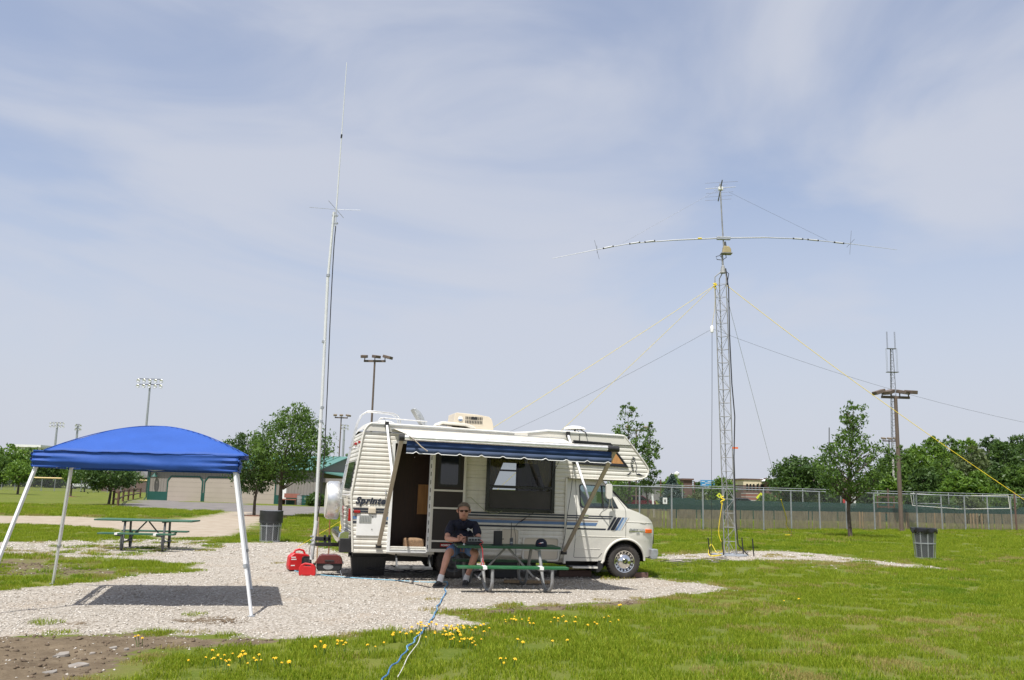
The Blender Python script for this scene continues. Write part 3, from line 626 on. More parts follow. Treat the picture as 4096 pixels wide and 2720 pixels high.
# dark recess behind the seams and the shell: far side, floor, roof
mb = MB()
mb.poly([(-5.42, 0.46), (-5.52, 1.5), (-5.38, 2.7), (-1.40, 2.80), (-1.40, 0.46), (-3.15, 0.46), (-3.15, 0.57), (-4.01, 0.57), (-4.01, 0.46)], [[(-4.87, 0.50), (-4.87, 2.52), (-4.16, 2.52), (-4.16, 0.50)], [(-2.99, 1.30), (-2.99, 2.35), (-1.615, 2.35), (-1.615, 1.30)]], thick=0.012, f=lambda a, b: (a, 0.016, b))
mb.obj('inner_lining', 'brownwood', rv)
mb = MB(); FW = [(-2.42, -1.80, 1.42, 2.34)]
mb.poly([(-5.55, 0.42), (-5.64, 1.5), (-5.47, 2.74), (-5.40, 2.84), (-2.2, 2.84), (-1.76, 2.92), (-0.08, 2.90), (0.12, 2.68), (0.46, 2.22), (0.40, 2.05), (0.12, 2.0), (-1.335, 2.0), (-1.335, 0.42)], [[(-2.42, 1.42), (-2.42, 2.34), (-1.80, 2.34), (-1.80, 1.42)]], f=lambda a, b: (a, WID - 0.03, b), thick=0.03)
fs_ = mb.obj('far_side_wall', 'siding', rv)
MB().poly([(-2.45, 1.40), (-1.77, 1.40), (-1.77, 2.37), (-2.45, 2.37)], [[(-2.40, 1.45), (-2.40, 2.32), (-1.82, 2.32), (-1.82, 1.45)]], f=lambda a, b: (a, WID - 0.05, b), thick=0.02).obj('far_window_frame', 'black', rv)
box('far_window_rail', 'black', rv, -2.40, -1.82, WID - 0.045, WID - 0.028, 2.12, 2.16)
MB().add([(-2.41, WID - 0.02, 1.43), (-1.81, WID - 0.02, 1.43), (-1.81, WID - 0.02, 2.33), (-2.41, WID - 0.02, 2.33)], [(0, 1, 2, 3)]).obj('far_window_pane', 'glass', rv, fix=False)
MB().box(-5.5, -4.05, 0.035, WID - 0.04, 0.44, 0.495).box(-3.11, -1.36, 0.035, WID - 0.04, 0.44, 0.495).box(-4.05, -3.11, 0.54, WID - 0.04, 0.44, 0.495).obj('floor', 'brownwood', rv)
# rear wall, ribbed
mb = MB(); zz = [0.42 + RIB * (k + u) for k in range(28) for u in (0, 0.18, 0.62, 0.78)]
zz = [z for z in zz if z < 2.74]
for a, c in zip(zz, zz[1:]):
    xa, xc = lin(REAR, a) + ribp(a + 1e-5) + 0.004, lin(REAR, c) + ribp(c - 1e-5) + 0.004
    mb.add([(xa, 0.0, a), (xa, WID, a), (xc, WID, c), (xc, 0.0, c)], [(0, 3, 2, 1)])
rw = mb.obj('rear_wall', 'siding', rv, fix=False)
MB().poly([(0.42, 1.62), (1.75, 1.62), (1.75, 2.15), (0.42, 2.15)], f=lambda a, b: (lin(REAR, b) - 0.022, a, b), thick=0.02, tdir=(1, 0, 0)).obj('rear_window', 'glassdark', rw)
# roof shell following the crown line
mb = MB(); RF = [(-5.475, 2.74), (-5.42, 2.84), (-5.34, 2.885), (-4.0, 2.875), (-2.45, 2.845), (-2.15, 2.87), (-1.76, 2.93), (-0.08, 2.912), (0.02, 2.80)]
sec = [(-0.018, 0.0), (0.0, 0.012), (0.12, 0.03), (WID / 2, 0.055), (WID - 0.12, 0.03), (WID, 0.012), (WID + 0.018, 0.0)]
for (xa, za), (xc, zc) in zip(RF, RF[1:]):
    for (ya, ha), (yc, hc) in zip(sec, sec[1:]):
        mb.add([(xa, ya, za + ha), (xc, ya, zc + ha), (xc, yc, zc + hc), (xa, yc, za + hc)], [(0, 1, 2, 3)])
roof = mb.obj('roof', 'fibre', rv, smooth=True)
# fascia band along the roof edge, near and far
MB().poly([(-5.478, 2.735), (-5.42, 2.84), (-5.34, 2.888), (-4.0, 2.878), (-2.45, 2.848), (-2.15, 2.873), (-1.76, 2.933), (-0.08, 2.915), (0.09, 2.715)], f=lambda a, b: (a, -0.016, b), thick=0.014).obj('roof_fascia', 'fibre', rv)
MB().tube([(-5.46, -0.02, 2.725), (-3.0, -0.02, 2.725), (0.07, -0.02, 2.715)], 0.006, 5).obj('fascia_bead', 'black', rv)
MB().beam((-5.36, -0.022, 2.872), (-2.48, -0.022, 2.838), 0.02, 0.024).beam((-2.20, -0.022, 2.855), (-1.76, -0.022, 2.916), 0.02, 0.024).beam((-1.76, -0.022, 2.916), (-0.10, -0.022, 2.898), 0.02, 0.024).obj('roof_edge_trim', 'trimalu', rv)
# rear corner trim and nose trim
MB().tube([(lin(REAR, z) - 0.004, -0.012, z) for z in (0.44, 0.9, 1.3, 1.5, 1.7, 2.2, 2.6, 2.74, 2.80, 2.85)] + [(-5.34, -0.014, 2.887)], 0.019, 8).obj('corner_trim', 'fibre', rv, smooth=True)
MB().tube([(-0.08, -0.012, 2.905)] + [(lin(NOSE, z) + 0.004, -0.012, z) for z in (2.68, 2.36, 2.24, 2.16, 2.08, 2.03)] + [(0.12, -0.012, 1.995), (-0.6, -0.012, 1.99), (-1.28, -0.012, 1.995)], 0.016, 8).obj('nose_trim', 'fibre', rv, smooth=True)
# cabover front cap and floor
mb = MB(); cap = [(-0.08, 2.905), (0.12, 2.68), (0.39, 2.36), (0.47, 2.24), (0.46, 2.16), (0.415, 2.08), (0.30, 2.03), (0.12, 2.0), (-1.33, 1.998)]
for (xa, za), (xc, zc) in zip(cap, cap[1:]): mb.add([(xa, 0, za), (xa, WID, za), (xc, WID, zc), (xc, 0, zc)], [(0, 1, 2, 3)])
mb.obj('cabover_cap', 'fibre', rv, smooth=True)
# lower skirt that tucks under, front edge trim, wheel-arch box
mb = MB()
for xs, zb in (((-5.545, -4.02), ((-5.545, 0.43), (-4.9, 0.415), (-4.74, 0.385), (-4.02, 0.355))), ((-3.14, -1.335), ((-3.14, 0.33), (-2.4, 0.305), (-1.335, 0.30)))):
    for (xa, za), (xc, zc) in zip(zb, zb[1:]):
        for (y0, q0), (y1, q1) in (((0.0, 0.0), (-0.006, 0.10)), ((-0.006, 0.10), (0.03, 0.62)), ((0.03, 0.62), (0.14, 1.0))):
            t0, t1 = 0.60, 0.60
            f = lambda x, zb_, q: 0.56 + (zb_ - 0.56) * q
            mb.add([(xa, y0 - 0.014, f(xa, za, q0)), (xc, y0 - 0.014, f(xc, zc, q0)), (xc, y1 - 0.014, f(xc, zc, q1)), (xa, y1 - 0.014, f(xa, za, q1))], [(0, 1, 2, 3)])
for piece in islands(mb): piece.obj('lower_skirt', 'fibre', rv, smooth=True)
box('coach_front_trim', 'fibre', rv, -1.36, -1.315, -0.03, 0.05, 0.29, 1.99, 0.006)
box('coach_front_wall', 'fibre', rv, -1.335, -1.315, 0.04, WID - 0.04, 0.35, 1.99)
MB().box(-4.03, -3.13, 0.5, 0.52, 0.2, 0.6).box(-4.03, -4.01, 0.03, 0.5, 0.2, 0.6).box(-3.15, -3.13, 0.03, 0.5, 0.2, 0.6).box(-4.03, -3.13, 0.03, 0.5, 0.58, 0.6).obj('wheel_well', 'black', rv)
# chassis and tanks below the floor
MB().box(-5.5, 0.5, 0.62, 0.72, 0.24, 0.42).box(-5.5, 0.5, 1.42, 1.52, 0.24, 0.42).box(-2.6, -1.7, 0.75, 1.40, 0.16, 0.42).box(-5.1, -4.2, 0.75, 1.40, 0.22, 0.42).box(-3.7, -3.5, 0.2, 1.95, 0.27, 0.39).box(-0.1, 0.1, 0.3, 1.8, 0.22, 0.34).box(-1.2, 0.5, 0.75, 1.4, 0.2, 0.5).obj('chassis', 'black', rv)

# stripes along the coach side
def stripe(name, mat, x0, x1, za, zb, y=-0.0165, par=None, skew=0.0):
    MB().poly([(x0, za), (x1 - skew, za), (x1, zb), (x0 + 0.0, zb)], f=lambda a, b: (a, y, b), thick=0.003).obj(name, mat, par or rv)
for x0, x1 in ((-5.60, -4.92), (-4.10, -1.36)):
    stripe('stripe', 'navy', x0, x1, 1.226, 1.256); stripe('stripe', 'navy', x0, x1, 1.176, 1.206); stripe('stripe', 'stripebrown', x0, x1, 1.112, 1.150)
    stripe('stripe', 'stripeblue', x0, x1, 1.052, 1.108); stripe('stripe', 'navy', x0, x1, 0.978, 1.010)
# lettering
def lay(me, name, mat, x, z, y, par):
    o = link(name, me, mat, par); o.matrix_local = Matrix(((1, 0, 0, x), (0, 0, 1, y), (0, 1, 0, z), (0, 0, 0, 1))) @ Matrix.Diagonal((1, 1, -1, 1)); return o
lay(text_mesh('Sprinter', 0.176, shear=0.28, offset=0.0085, extrude=0.002, spacing=1.10), 'lettering', 'navy', -5.245, 1.395, -0.0165, rv)
# service hatch, lamps, small boxes
h = box('water_heater_hatch', 'whitepaint', rv, -5.52, -5.03, -0.026, -0.004, 0.745, 1.145, 0.004)
MB().box(-5.475, -5.245, -0.032, -0.027, 0.985, 1.125).obj('vent_plate', 'trimalu', h)
for k in range(7): box('louvre', 'galvdull', h, -5.462 + k * 0.030, -5.446 + k * 0.030, -0.038, -0.033, 0.998, 1.112)
MB().lathe([(0.011, -0.034), (0.011, -0.026)], 10, (-5.225, 0, 1.10), 'y').obj('lock', 'black', h); MB().lathe([(0.009, -0.034), (0.009, -0.026)], 10, (-5.225, 0, 0.868), 'y').obj('lock', 'black', h)
box('side_marker', 'redlens', rv, -5.585, -5.465, -0.05, -0.012, 1.165, 1.215, 0.01)
box('outlet_cover', 'plastictan', rv, -5.315, -5.17, -0.06, -0.012, 1.165, 1.27, 0.012)
for yy in (0.30, 1.0, 1.12, 1.24, 1.9): MB().cbox((lin(REAR, 2.52) - 0.025, yy, 2.52), (0.04, 0.10, 0.05)).obj('clearance_lamp', 'redlens', rv, bevel=0.008)
for yy in (0.16, WID - 0.16): MB().cbox((lin(REAR, 1.12) - 0.03, yy, 1.12), (0.05, 0.14, 0.24)).obj('tail_lamp', 'redlens', rv, bevel=0.012)
# grab handle by the door
MB().tube([(-5.0, -0.015, 1.60), (-5.0, -0.07, 1.60), (-5.01, -0.09, 1.54), (-5.0, -0.07, 1.48), (-5.0, -0.015, 1.48)], 0.012, 8).obj('grab_handle', 'chrome', rv, smooth=True)
# hatches low on the side
def rrect(x0, x1, z0, z1, r, n=5):
    p = []
    for cx, cz, a in ((x1 - r, z1 - r, 0), (x0 + r, z1 - r, PI / 2), (x0 + r, z0 + r, PI), (x1 - r, z0 + r, 1.5 * PI)):
        p += [(cx + r * math.cos(a + i * PI / 2 / n), cz + r * math.sin(a + i * PI / 2 / n)) for i in range(n + 1)]
    return p
for nm, (x0, x1, z0, z1) in (('furnace_hatch', (-2.70, -2.29, 0.52, 0.965)), ('storage_hatch', (-2.225, -1.455, 0.33, 0.805))):
    fr = MB().poly(rrect(x0, x1, z0, z1, 0.07), [rrect(x0 + .032, x1 - .032, z0 + .032, z1 - .032, 0.05)], f=lambda a, b: (a, -0.03, b), thick=0.028).obj(nm, 'fibre', rv, bevel=0.004)
    MB().poly(rrect(x0 + .036, x1 - .036, z0 + .036, z1 - .036, 0.05), f=lambda a, b: (a, -0.018, b), thick=0.01).obj('hatch_panel', 'plastictan', fr)
    MB().poly(rrect(x0 + .031, x1 - .031, z0 + .031, z1 - .031, 0.05), f=lambda a, b: (a, -0.0065, b), thick=0.004).obj('hatch_gasket', 'black', fr)
    MB().lathe([(0.012, -0.026), (0.012, -0.018)], 10, (x0 + 0.07, 0, (z0 + z1) / 2), 'y').obj('lock', 'black', fr)
# entry: jamb, interior, open door
MB().poly([(-4.925, 0.445), (-4.14, 0.445), (-4.14, 2.57), (-4.925, 2.57)], [[(-4.865, 0.505), (-4.865, 2.52), (-4.165, 2.52), (-4.165, 0.505)]], f=lambda a, b: (a, -0.034, b), thick=0.06).obj('door_jamb', 'whitepaint', rv, bevel=0.004)
box('threshold', 'alu', rv, -4.87, -4.16, -0.04, 0.03, 0.488, 0.504)
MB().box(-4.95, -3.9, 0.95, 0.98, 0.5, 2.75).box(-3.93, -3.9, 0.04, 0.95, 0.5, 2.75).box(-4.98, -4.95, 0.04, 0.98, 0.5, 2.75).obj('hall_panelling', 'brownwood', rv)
box('sunlit_wood_patch', 'oak', rv, -4.22, -3.94, 0.925, 0.948, 1.15, 1.75)  # bright panel standing in for a patch of sunlight on the hall wood
MB().cbox((-4.33, 0.90, 2.30), (0.03, 0.03, 0.03)).obj('hall_knob', 'chrome', rv, bevel=0.006)
MB().box(-4.55, -4.17, 0.12, 0.55, 0.496, 0.70).obj('carpeted_step', 'carpet', rv, bevel=0.03)
box('hall_carpet', 'carpet', rv, -4.94, -4.17, 0.03, 0.94, 0.4965, 0.503)
# the door itself, swung flat against the side
dx0, dx1, dy = -4.12, -3.44, -0.075
dr = MB().poly([(dx0, 0.47), (dx1, 0.47), (dx1, 2.50), (dx0, 2.50)], [[(dx0 + .05, 0.53), (dx0 + .05, 0.66), (dx1 - .05, 0.66), (dx1 - .05, 0.53)], [(dx0 + .05, 0.695), (dx0 + .05, 1.29), (dx1 - .05, 1.29), (dx1 - .05, 0.695)], [(dx0 + .05, 1.325), (dx0 + .05, 1.63), (dx1 - .05, 1.63), (dx1 - .05, 1.325)], [(dx0 + .05, 1.665), (dx0 + .05, 2.45), (dx1 - .05, 2.45), (dx1 - .05, 1.665)]], f=lambda a, b: (a, dy, b), thick=0.03).obj('entry_door', 'fibre', rv, bevel=0.003)
for za, zb in ((0.525, 0.665), (0.69, 1.295), (1.32, 1.635), (1.66, 2.455)): box('door_screen', 'screenmesh', dr, dx0 + .045, dx1 - .045, dy + 0.012, dy + 0.018, za, zb)
MB().poly(rrect(dx0 + .12, dx1 - .12, 1.72, 2.40, 0.05), [rrect(dx0 + .165, dx1 - .165, 1.765, 2.355, 0.03)], f=lambda a, b: (a, dy - 0.002, b), thick=0.012).obj('door_window_frame', 'black', dr)
MB().poly(rrect(dx0 + .165, dx1 - .165, 1.765, 2.355, 0.03), f=lambda a, b: (a, dy + 0.004, b), thick=0.005).obj('door_window', 'glassdark', dr)
box('hinge_strip', 'whitepaint', dr, -4.165, dx0, -0.06, -0.035, 0.47, 2.50)
for k in range(13): box('hinge_slot', 'black', dr, -4.148, -4.136, -0.064, -0.0605, 0.52 + k * 0.155, 0.60 + k * 0.155)
st = box('door_sticker', 'redlens', dr, dx0 + 0.22, dx0 + 0.44, dy - 0.004, dy + 0.011, 0.57, 0.635)
lay(text_mesh('MEMBER', 0.05, offset=0.001, extrude=0.001), 'sticker_lettering', 'whitepaint', dx0 + 0.33, 0.602, dy - 0.0055, dr)
# dinette window
wn = MB().poly([(-3.02, 1.27), (-1.585, 1.27), (-1.585, 2.38), (-3.02, 2.38)], [[(-2.95, 1.34), (-2.95, 1.735), (-1.655, 1.735), (-1.655, 1.34)], [(-2.95, 1.79), (-2.95, 2.31), (-1.655, 2.31), (-1.655, 1.79)]], f=lambda a, b: (a, -0.04, b), thick=0.055).obj('window', 'blackgloss', rv, bevel=0.006)
for za, zb in ((1.335, 1.74), (1.785, 2.315)): MB().add([(-2.96, -0.005, za), (-1.65, -0.005, za), (-1.65, -0.005, zb), (-2.96, -0.005, zb)], [(0, 1, 2, 3)]).obj('pane', 'glass', wn, fix=False)
box('insect_screen', 'screengrey', wn, -2.95, -1.655, -0.012, -0.008, 1.335, 1.70)
def drape(name, edge, n=40, z0=1.30, z1=2.34):
    """gathered cloth: edge(t)->(xa,xb) for t from 0 top to 1 bottom"""
    mb = MB(); rows = 14; vs = []; fs = []
    for i in range(rows + 1):
        t_ = i / rows; xa, xb = edge(t_)
        for j in range(n + 1): vs.append((xa + (xb - xa) * j / n, 0.055 + 0.014 * math.sin(j * 2.4) , z1 + (z0 - z1) * t_))
    for i in range(rows):
        for j in range(n): a = i * (n + 1) + j; fs.append((a, a + 1, a + n + 2, a + n + 1))
    return mb.add(vs, fs).obj(name, 'curtain', wn, fix=False)
drape('curtain', lambda t: (-2.99, -2.62 - 0.30 * min(1, t * 1.35))); drape('curtain', lambda t: (-1.98 + 0.28 * min(1, t * 1.3), -1.61)); drape('pelmet', lambda t: (-2.98, -1.62), 70, 2.24, 2.36)
# interior bulkhead seen through the window
MB().box(-3.06, -3.03, 0.05, WID - .05, .5, 2.78).box(-2.95, -1.5, 1.72, 1.76, 1.30, 1.36).box(-1.46, -1.42, 0.06, WID - .06, 0.5, 2.0).obj('bulkhead', 'brownwood', rv)
# cabover side window
cw = MB().poly([(-1.215, 2.765), (-0.39, 2.745), (0.02, 2.255), (-1.20, 2.275)], [[(-1.175, 2.725), (-0.41, 2.705), (-0.055, 2.295), (-1.16, 2.315)]], f=lambda a, b: (a, -0.032, b), thick=0.03).obj('cabover_window', 'blackgloss', rv, bevel=0.004)
MB().poly([(-1.178, 2.728), (-0.408, 2.708), (-0.052, 2.293), (-1.162, 2.312)], f=lambda a, b: (a, -0.020, b), thick=0.006).obj('pane', 'glassdark', cw)
MB().poly([(-0.60, 2.33), (-0.10, 2.325), (-0.27, 2.53), (-0.60, 2.60)], f=lambda a, b: (a, -0.0215, b), thick=0.0012).obj('window_curtain', 'oak', cw)
# bird emblem near the nose (striped wing, neck line, two feathered ends)
em = MB(); Y_ = lambda a, b: (a, -0.0165, b)
wing = [(0.115, 2.475), (0.10, 2.44), (0.085, 2.40), (0.075, 2.36), (0.075, 2.32), (0.085, 2.285), (0.10, 2.25), (0.105, 2.21)]
for k, (x, z) in enumerate(wing): em.poly([(x - 0.012, z + 0.012), (x + 0.052 - k * 0.002, z - 0.016), (x + 0.052 - k * 0.002, z - 0.030), (x - 0.012, z - 0.004)], f=Y_, thick=0.003)
emb = em.obj('bird_emblem', 'navy', rv)
MB().tube([(0.115, -0.016, 2.48), (0.165, -0.016, 2.38), (0.205, -0.016, 2.28), (0.175, -0.016, 2.19), (0.20, -0.016, 2.135), (0.26, -0.016, 2.105), (0.37, -0.016, 2.098)], 0.005, 6).obj('emblem_neck', 'navy', rv)
MB().poly([(-0.03, 2.105), (0.03, 2.105), (0.10, 2.19), (0.06, 2.165), (0.02, 2.13)], f=Y_, thick=0.003).poly([(0.19, 2.115), (0.24, 2.145), (0.27, 2.14), (0.35, 2.10), (0.28, 2.10)], f=Y_, thick=0.003).obj('emblem_tail', 'navy', rv)
# rear: ladder, spare wheel, bumper
def rearpt(z, off, y): return (lin(REAR, z) - off, y, z)
ld = None
for yy in (0.20, 0.52):
    o = MB().tube([(-5.62, yy, 0.62), (-5.72, yy, 0.63), rearpt(0.80, 0.16, yy), rearpt(1.20, 0.17, yy), rearpt(1.5, 0.17, yy), rearpt(1.75, 0.17, yy), rearpt(2.3, 0.16, yy), rearpt(2.6, 0.15, yy), (-5.60, yy, 2.90), (-5.53, yy, 3.06), (-5.42, yy, 3.13), (-5.30, yy, 3.14), (-4.92, yy, 3.12), (-4.82, yy, 3.08), (-4.77, yy, 2.99), (-4.76, yy, 2.90)], 0.0135, 8).obj('ladder_rail', 'alu', rv, smooth=True)
for z in (0.82, 1.12, 1.42, 1.75, 2.08, 2.42): MB().tube([rearpt(z, 0.17, 0.15), rearpt(z, 0.17, 0.57)], 0.013, 8).obj('ladder_rung', 'alu', rv)
for z in (1.50, 2.40): MB().tube([rearpt(z, 0.17, 0.20), rearpt(z, 0.0, 0.20)], 0.011, 8).obj('ladder_standoff', 'alu', rv)
MB().tube([(-5.24, 0.10, 2.90), (-5.18, 0.10, 3.0), (-5.12, 0.10, 3.01), (-4.25, 0.10, 2.985)], 0.0125, 8).tube([(-5.28, 1.9, 2.93), (-5.12, 0.10, 3.01)], 0.011, 8).tube([(-5.10, 0.10, 3.01), (-5.06, 0.10, 2.89)], 0.01, 6).tube([(-4.27, 0.10, 2.985), (-4.26, 0.10, 2.88)], 0.01, 6).obj('roof_rack_rail', 'alu', rv, smooth=True)
sp = MB().lathe([(0.0, -6.06), (0.30, -6.06), (0.355, -6.045), (0.375, -6.01), (0.378, -5.83), (0.36, -5.80), (0.2, -5.79), (0, -5.79)], 36, (0, 0.98, 1.375), 'x', cap=False).obj('spare_wheel_cover', 'alu', rv, smooth=True)
MB().lathe([(0.0, -6.068), (0.33, -6.066), (0.345, -6.05)], 36, (0, 0.98, 1.375), 'x', cap=False).obj('cover_face', 'fibre', sp, smooth=True)
MB().box(-5.82, -5.62, 0.85, 1.10, 1.28, 1.42).obj('spare_bracket', 'fibre', rv)
MB().poly([(-5.62, 0.80), (-5.74, 0.82), (-5.82, 0.78), (-5.84, 0.70), (-5.74, 0.52), (-5.62, 0.50)], f=lambda a, b: (a, 0.10, b), thick=WID - 0.2).obj('rear_bumper', 'chrome', rv, bevel=0.02)
MB().box(-5.80, -5.55, 0.05, 0.30, 0.42, 0.68).obj('bumper_bracket', 'black', rv, bevel=0.01)
MB().beam((-5.5, 1.07, 0.50), (-6.20, 1.07, 0.50), 0.07, 0.07).obj('hitch_bar', 'black', rv)
# entry step hanging below the door
es = MB().box(-4.74, -4.06, -0.30, -0.02, 0.155, 0.195).obj('entry_step', 'darksteel', rv, bevel=0.006)
for xx in (-4.72, -4.08): MB().beam((xx, 0.10, 0.40), (xx, -0.12, 0.18), 0.03, 0.05).obj('step_arm', 'darksteel', es)
# roof fittings
ac = MB(); prof = [(-3.62, 2.93), (-3.60, 3.02), (-3.58, 3.235), (-3.54, 3.245), (-3.10, 3.225), (-2.86, 3.195), (-2.80, 3.15), (-2.76, 3.02), (-2.75, 2.90)]
ac.poly(prof, f=lambda a, b: (a, 0.62, b), thick=0.72); acu = ac.obj('roof_air_conditioner', 'plastictan', rv, bevel=0.03, seg=3)
for k in range(11):
    for zz_ in ((3.045, 3.105), (3.125, 3.185)):
        if zz_[0] > 3.1 and k in (4, 5, 6): continue
        box('grille_slot', 'black', acu, -3.36 + k * 0.034, -3.343 + k * 0.034, 0.612, 0.64, zz_[0] - 0.01, zz_[1] - 0.01)
MB().poly([(-3.235, 3.115), (-3.12, 3.115), (-3.118, 3.17), (-3.15, 3.178), (-3.17, 3.168), (-3.20, 3.18), (-3.235, 3.172)], f=lambda a, b: (a, 0.614, b), thick=0.02).obj('broken_slot', 'black', acu)
MB().lathe([(0.052, -0.004), (0.052, 0.004)], 24, (-3.47, 0.612, 3.12), 'y').obj('round_badge', 'whitepaint', acu)
MB().poly([(-3.47 + 0.046 * math.cos(a), 3.12 + 0.046 * math.sin(a)) for a in [PI * 1.08 + i * PI * 0.84 / 10 for i in range(11)]], f=lambda a, b: (a, 0.604, b), thick=0.003).obj('badge_mark', 'stripeblue', acu)
MB().poly([(-4.02, 2.93), (-3.98, 3.0), (-3.9, 3.02), (-3.4, 3.0), (-3.27, 2.96), (-3.2, 2.91), (-3.32, 2.905), (-3.42, 2.945), (-3.9, 2.965), (-3.97, 2.93)], f=lambda a, b: (a, 0.25, b), thick=0.5).obj('roof_vent_cover', 'fibre', rv, bevel=0.02, seg=3)
MB().box(-4.62, -4.20, 0.9, 1.30, 2.89, 2.94).obj('roof_vent_frame', 'fibre', rv, bevel=0.008)
MB().poly([(-4.42, 3.30), (-4.36, 3.31), (-4.27, 3.25), (-4.18, 3.12), (-4.14, 2.96), (-4.19, 2.95)], f=lambda a, b: (a, 0.9, b), thick=0.40).obj('roof_vent_lid', 'galv', rv, bevel=0.012)
MB().lathe([(0.22, 0.0), (0.2, 0.05), (0.12, 0.085), (0, 0.10)], 24, (-5.0, 0.75, 2.91)).obj('roof_dome', 'whitepaint', rv, smooth=True)
MB().lathe([(0.0, 0.07), (0.10, 0.062), (0.2, 0.035), (0.235, 0.0), (0.22, -0.012), (0, -0.012)], 28, (-1.06, 0.35, 3.02), cap=False).obj('satellite_dome', 'whitepaint', rv, smooth=True)
MB().tube([(-1.06, 0.35, 3.01), (-1.05, 0.33, 2.92)], 0.02, 8).tube([(-1.06, 0.2, 3.0), (-1.08, -0.03, 2.9), (-1.09, -0.03, 2.75)], 0.006, 5).tube([(-0.98, 0.2, 3.0), (-0.95, -0.03, 2.93), (-0.93, -0.05, 2.86)], 0.012, 5).obj('dome_cable', 'cable', rv)
# cables hanging over the side
MB().tube([(-1.20, -0.03, 2.74), (-1.21, -0.05, 2.3), (-1.24, -0.06, 1.8), (-1.31, -0.06, 1.3), (-1.36, -0.06, 0.8), (-1.47, -0.05, 0.33)], 0.006, 5).obj('side_cable', 'cable', rv, smooth=True)
MB().tube([(-1.5, -0.05, 2.36), (-1.6, -0.05, 2.15), (-1.63, -0.05, 1.98)], 0.005, 5).obj('side_cable', 'cable', rv)
MB().tube([(-3.4, -0.06, 1.53), (-3.33, -0.06, 1.535), (-3.2, -0.06, 1.42), (-3.05, -0.06, 1.30), (-2.9, -0.06, 1.24), (-2.78, -0.05, 1.235), (-2.68, -0.05, 1.29)], 0.005, 5).obj('side_cable', 'ropegreen', rv, smooth=True)
MB().tube([(-2.0, -0.05, 1.29), (-2.2, -0.06, 1.16), (-2.32, -0.07, 1.08), (-2.42, -0.06, 0.98), (-2.38, -0.05, 0.8), (-2.36, -0.05, 0.35)], 0.005, 5).obj('side_cable', 'cable', rv, smooth=True)
MB().tube([(-2.30, -0.072, 1.09), (-2.20, -0.07, 1.155)], 0.012, 6).obj('cable_splice', 'cable', rv)

# awning
AL, AR = (-5.08, -2.36, 2.505), (-1.36, -2.74, 2.475)     # roller ends (x, y, z)
aw = MB().beam((-4.97, -0.03, 2.80), (-1.38, -0.03, 2.775), 0.02, 0.03).obj('awning', 'trimalu', rv)
lp = lambda t, a=AL, c=AR: Vector(a).lerp(Vector(c), t)
mb = MB(); nu, nvv = 40, 12; vs = []; fs = []
for i in range(nu + 1):
    t_ = i / nu; A0 = Vector((-4.93, -0.045, 2.80)).lerp(Vector((-1.42, -0.045, 2.775)), t_); tt = 0.018 + 0.964 * t_; B0 = lp(tt) + Vector((0, 0.01, 0.055))
    for j in range(nvv + 1):
        s_ = j / nvv; p = A0.lerp(B0, s_); e_ = min(t_, 1 - t_); pull = max(0.0, 0.05 - e_) / 0.05
        p.z -= 0.05 * math.sin(PI * s_); p.x += (0.16 if t_ < 0.5 else -0.16) * pull * math.sin(PI * s_); vs.append(p)
for i in range(nu):
    for j in range(nvv): a = i * (nvv + 1) + j; fs.append((a, a + 1, a + nvv + 2, a + nvv + 1))
MB().add(vs, fs).obj('awning_fabric', 'awncream', aw, smooth=True, solid=0.004)
MB().tube([lp(0.012), lp(0.988)], 0.052, 16).obj('awning_roller', 'alu', aw, smooth=True)
for a_ in (-0.5, 0.25, 1.0): MB().tube([lp(0.012) + Vector((0, -0.052 * math.cos(a_), 0.052 * math.sin(a_))), lp(0.988) + Vector((0, -0.052 * math.cos(a_), 0.052 * math.sin(a_)))], 0.0065, 5).obj('roller_rib', 'trimalu', aw)
def scal(t_):
    u = (t_ * 9.6 + 0.55) % 1.0; d_ = min(u, 1 - u); return 0.030 * max(0.0, 1 - d_ / 0.13) ** 1.0 * (1 if t_ > 0.01 else 0)
mb = MB(); mb2 = MB(); va, vb_, fa = [], [], []; pip = []; nu = 150
for i in range(nu + 1):
    t_ = i / nu; p = lp(0.022 + 0.956 * t_) + Vector((0, -0.02, -0.050)); dr_ = 0.205 - scal(t_) ; wv = 0.010 * math.sin(t_ * 60)
    va += [p, p + Vector((0, 0.0 + wv * .4, -0.115))]; vb_ += [p + Vector((0, wv * .4, -0.115)), p + Vector((0, 0.012 + wv, -dr_))]; pip.append(p + Vector((0, 0.012 + wv, -dr_)))
fa = [(2 * i, 2 * i + 2, 2 * i + 3, 2 * i + 1) for i in range(nu)]
vl = MB().add(va, fa).obj('valance', 'awnblue', aw, smooth=True, solid=0.003)
MB().add(vb_, fa).obj('valance_hem', 'awnpale', aw, smooth=True, solid=0.003); MB().tube(pip, 0.0075, 6).obj('valance_piping', 'whitepaint', aw, smooth=True)
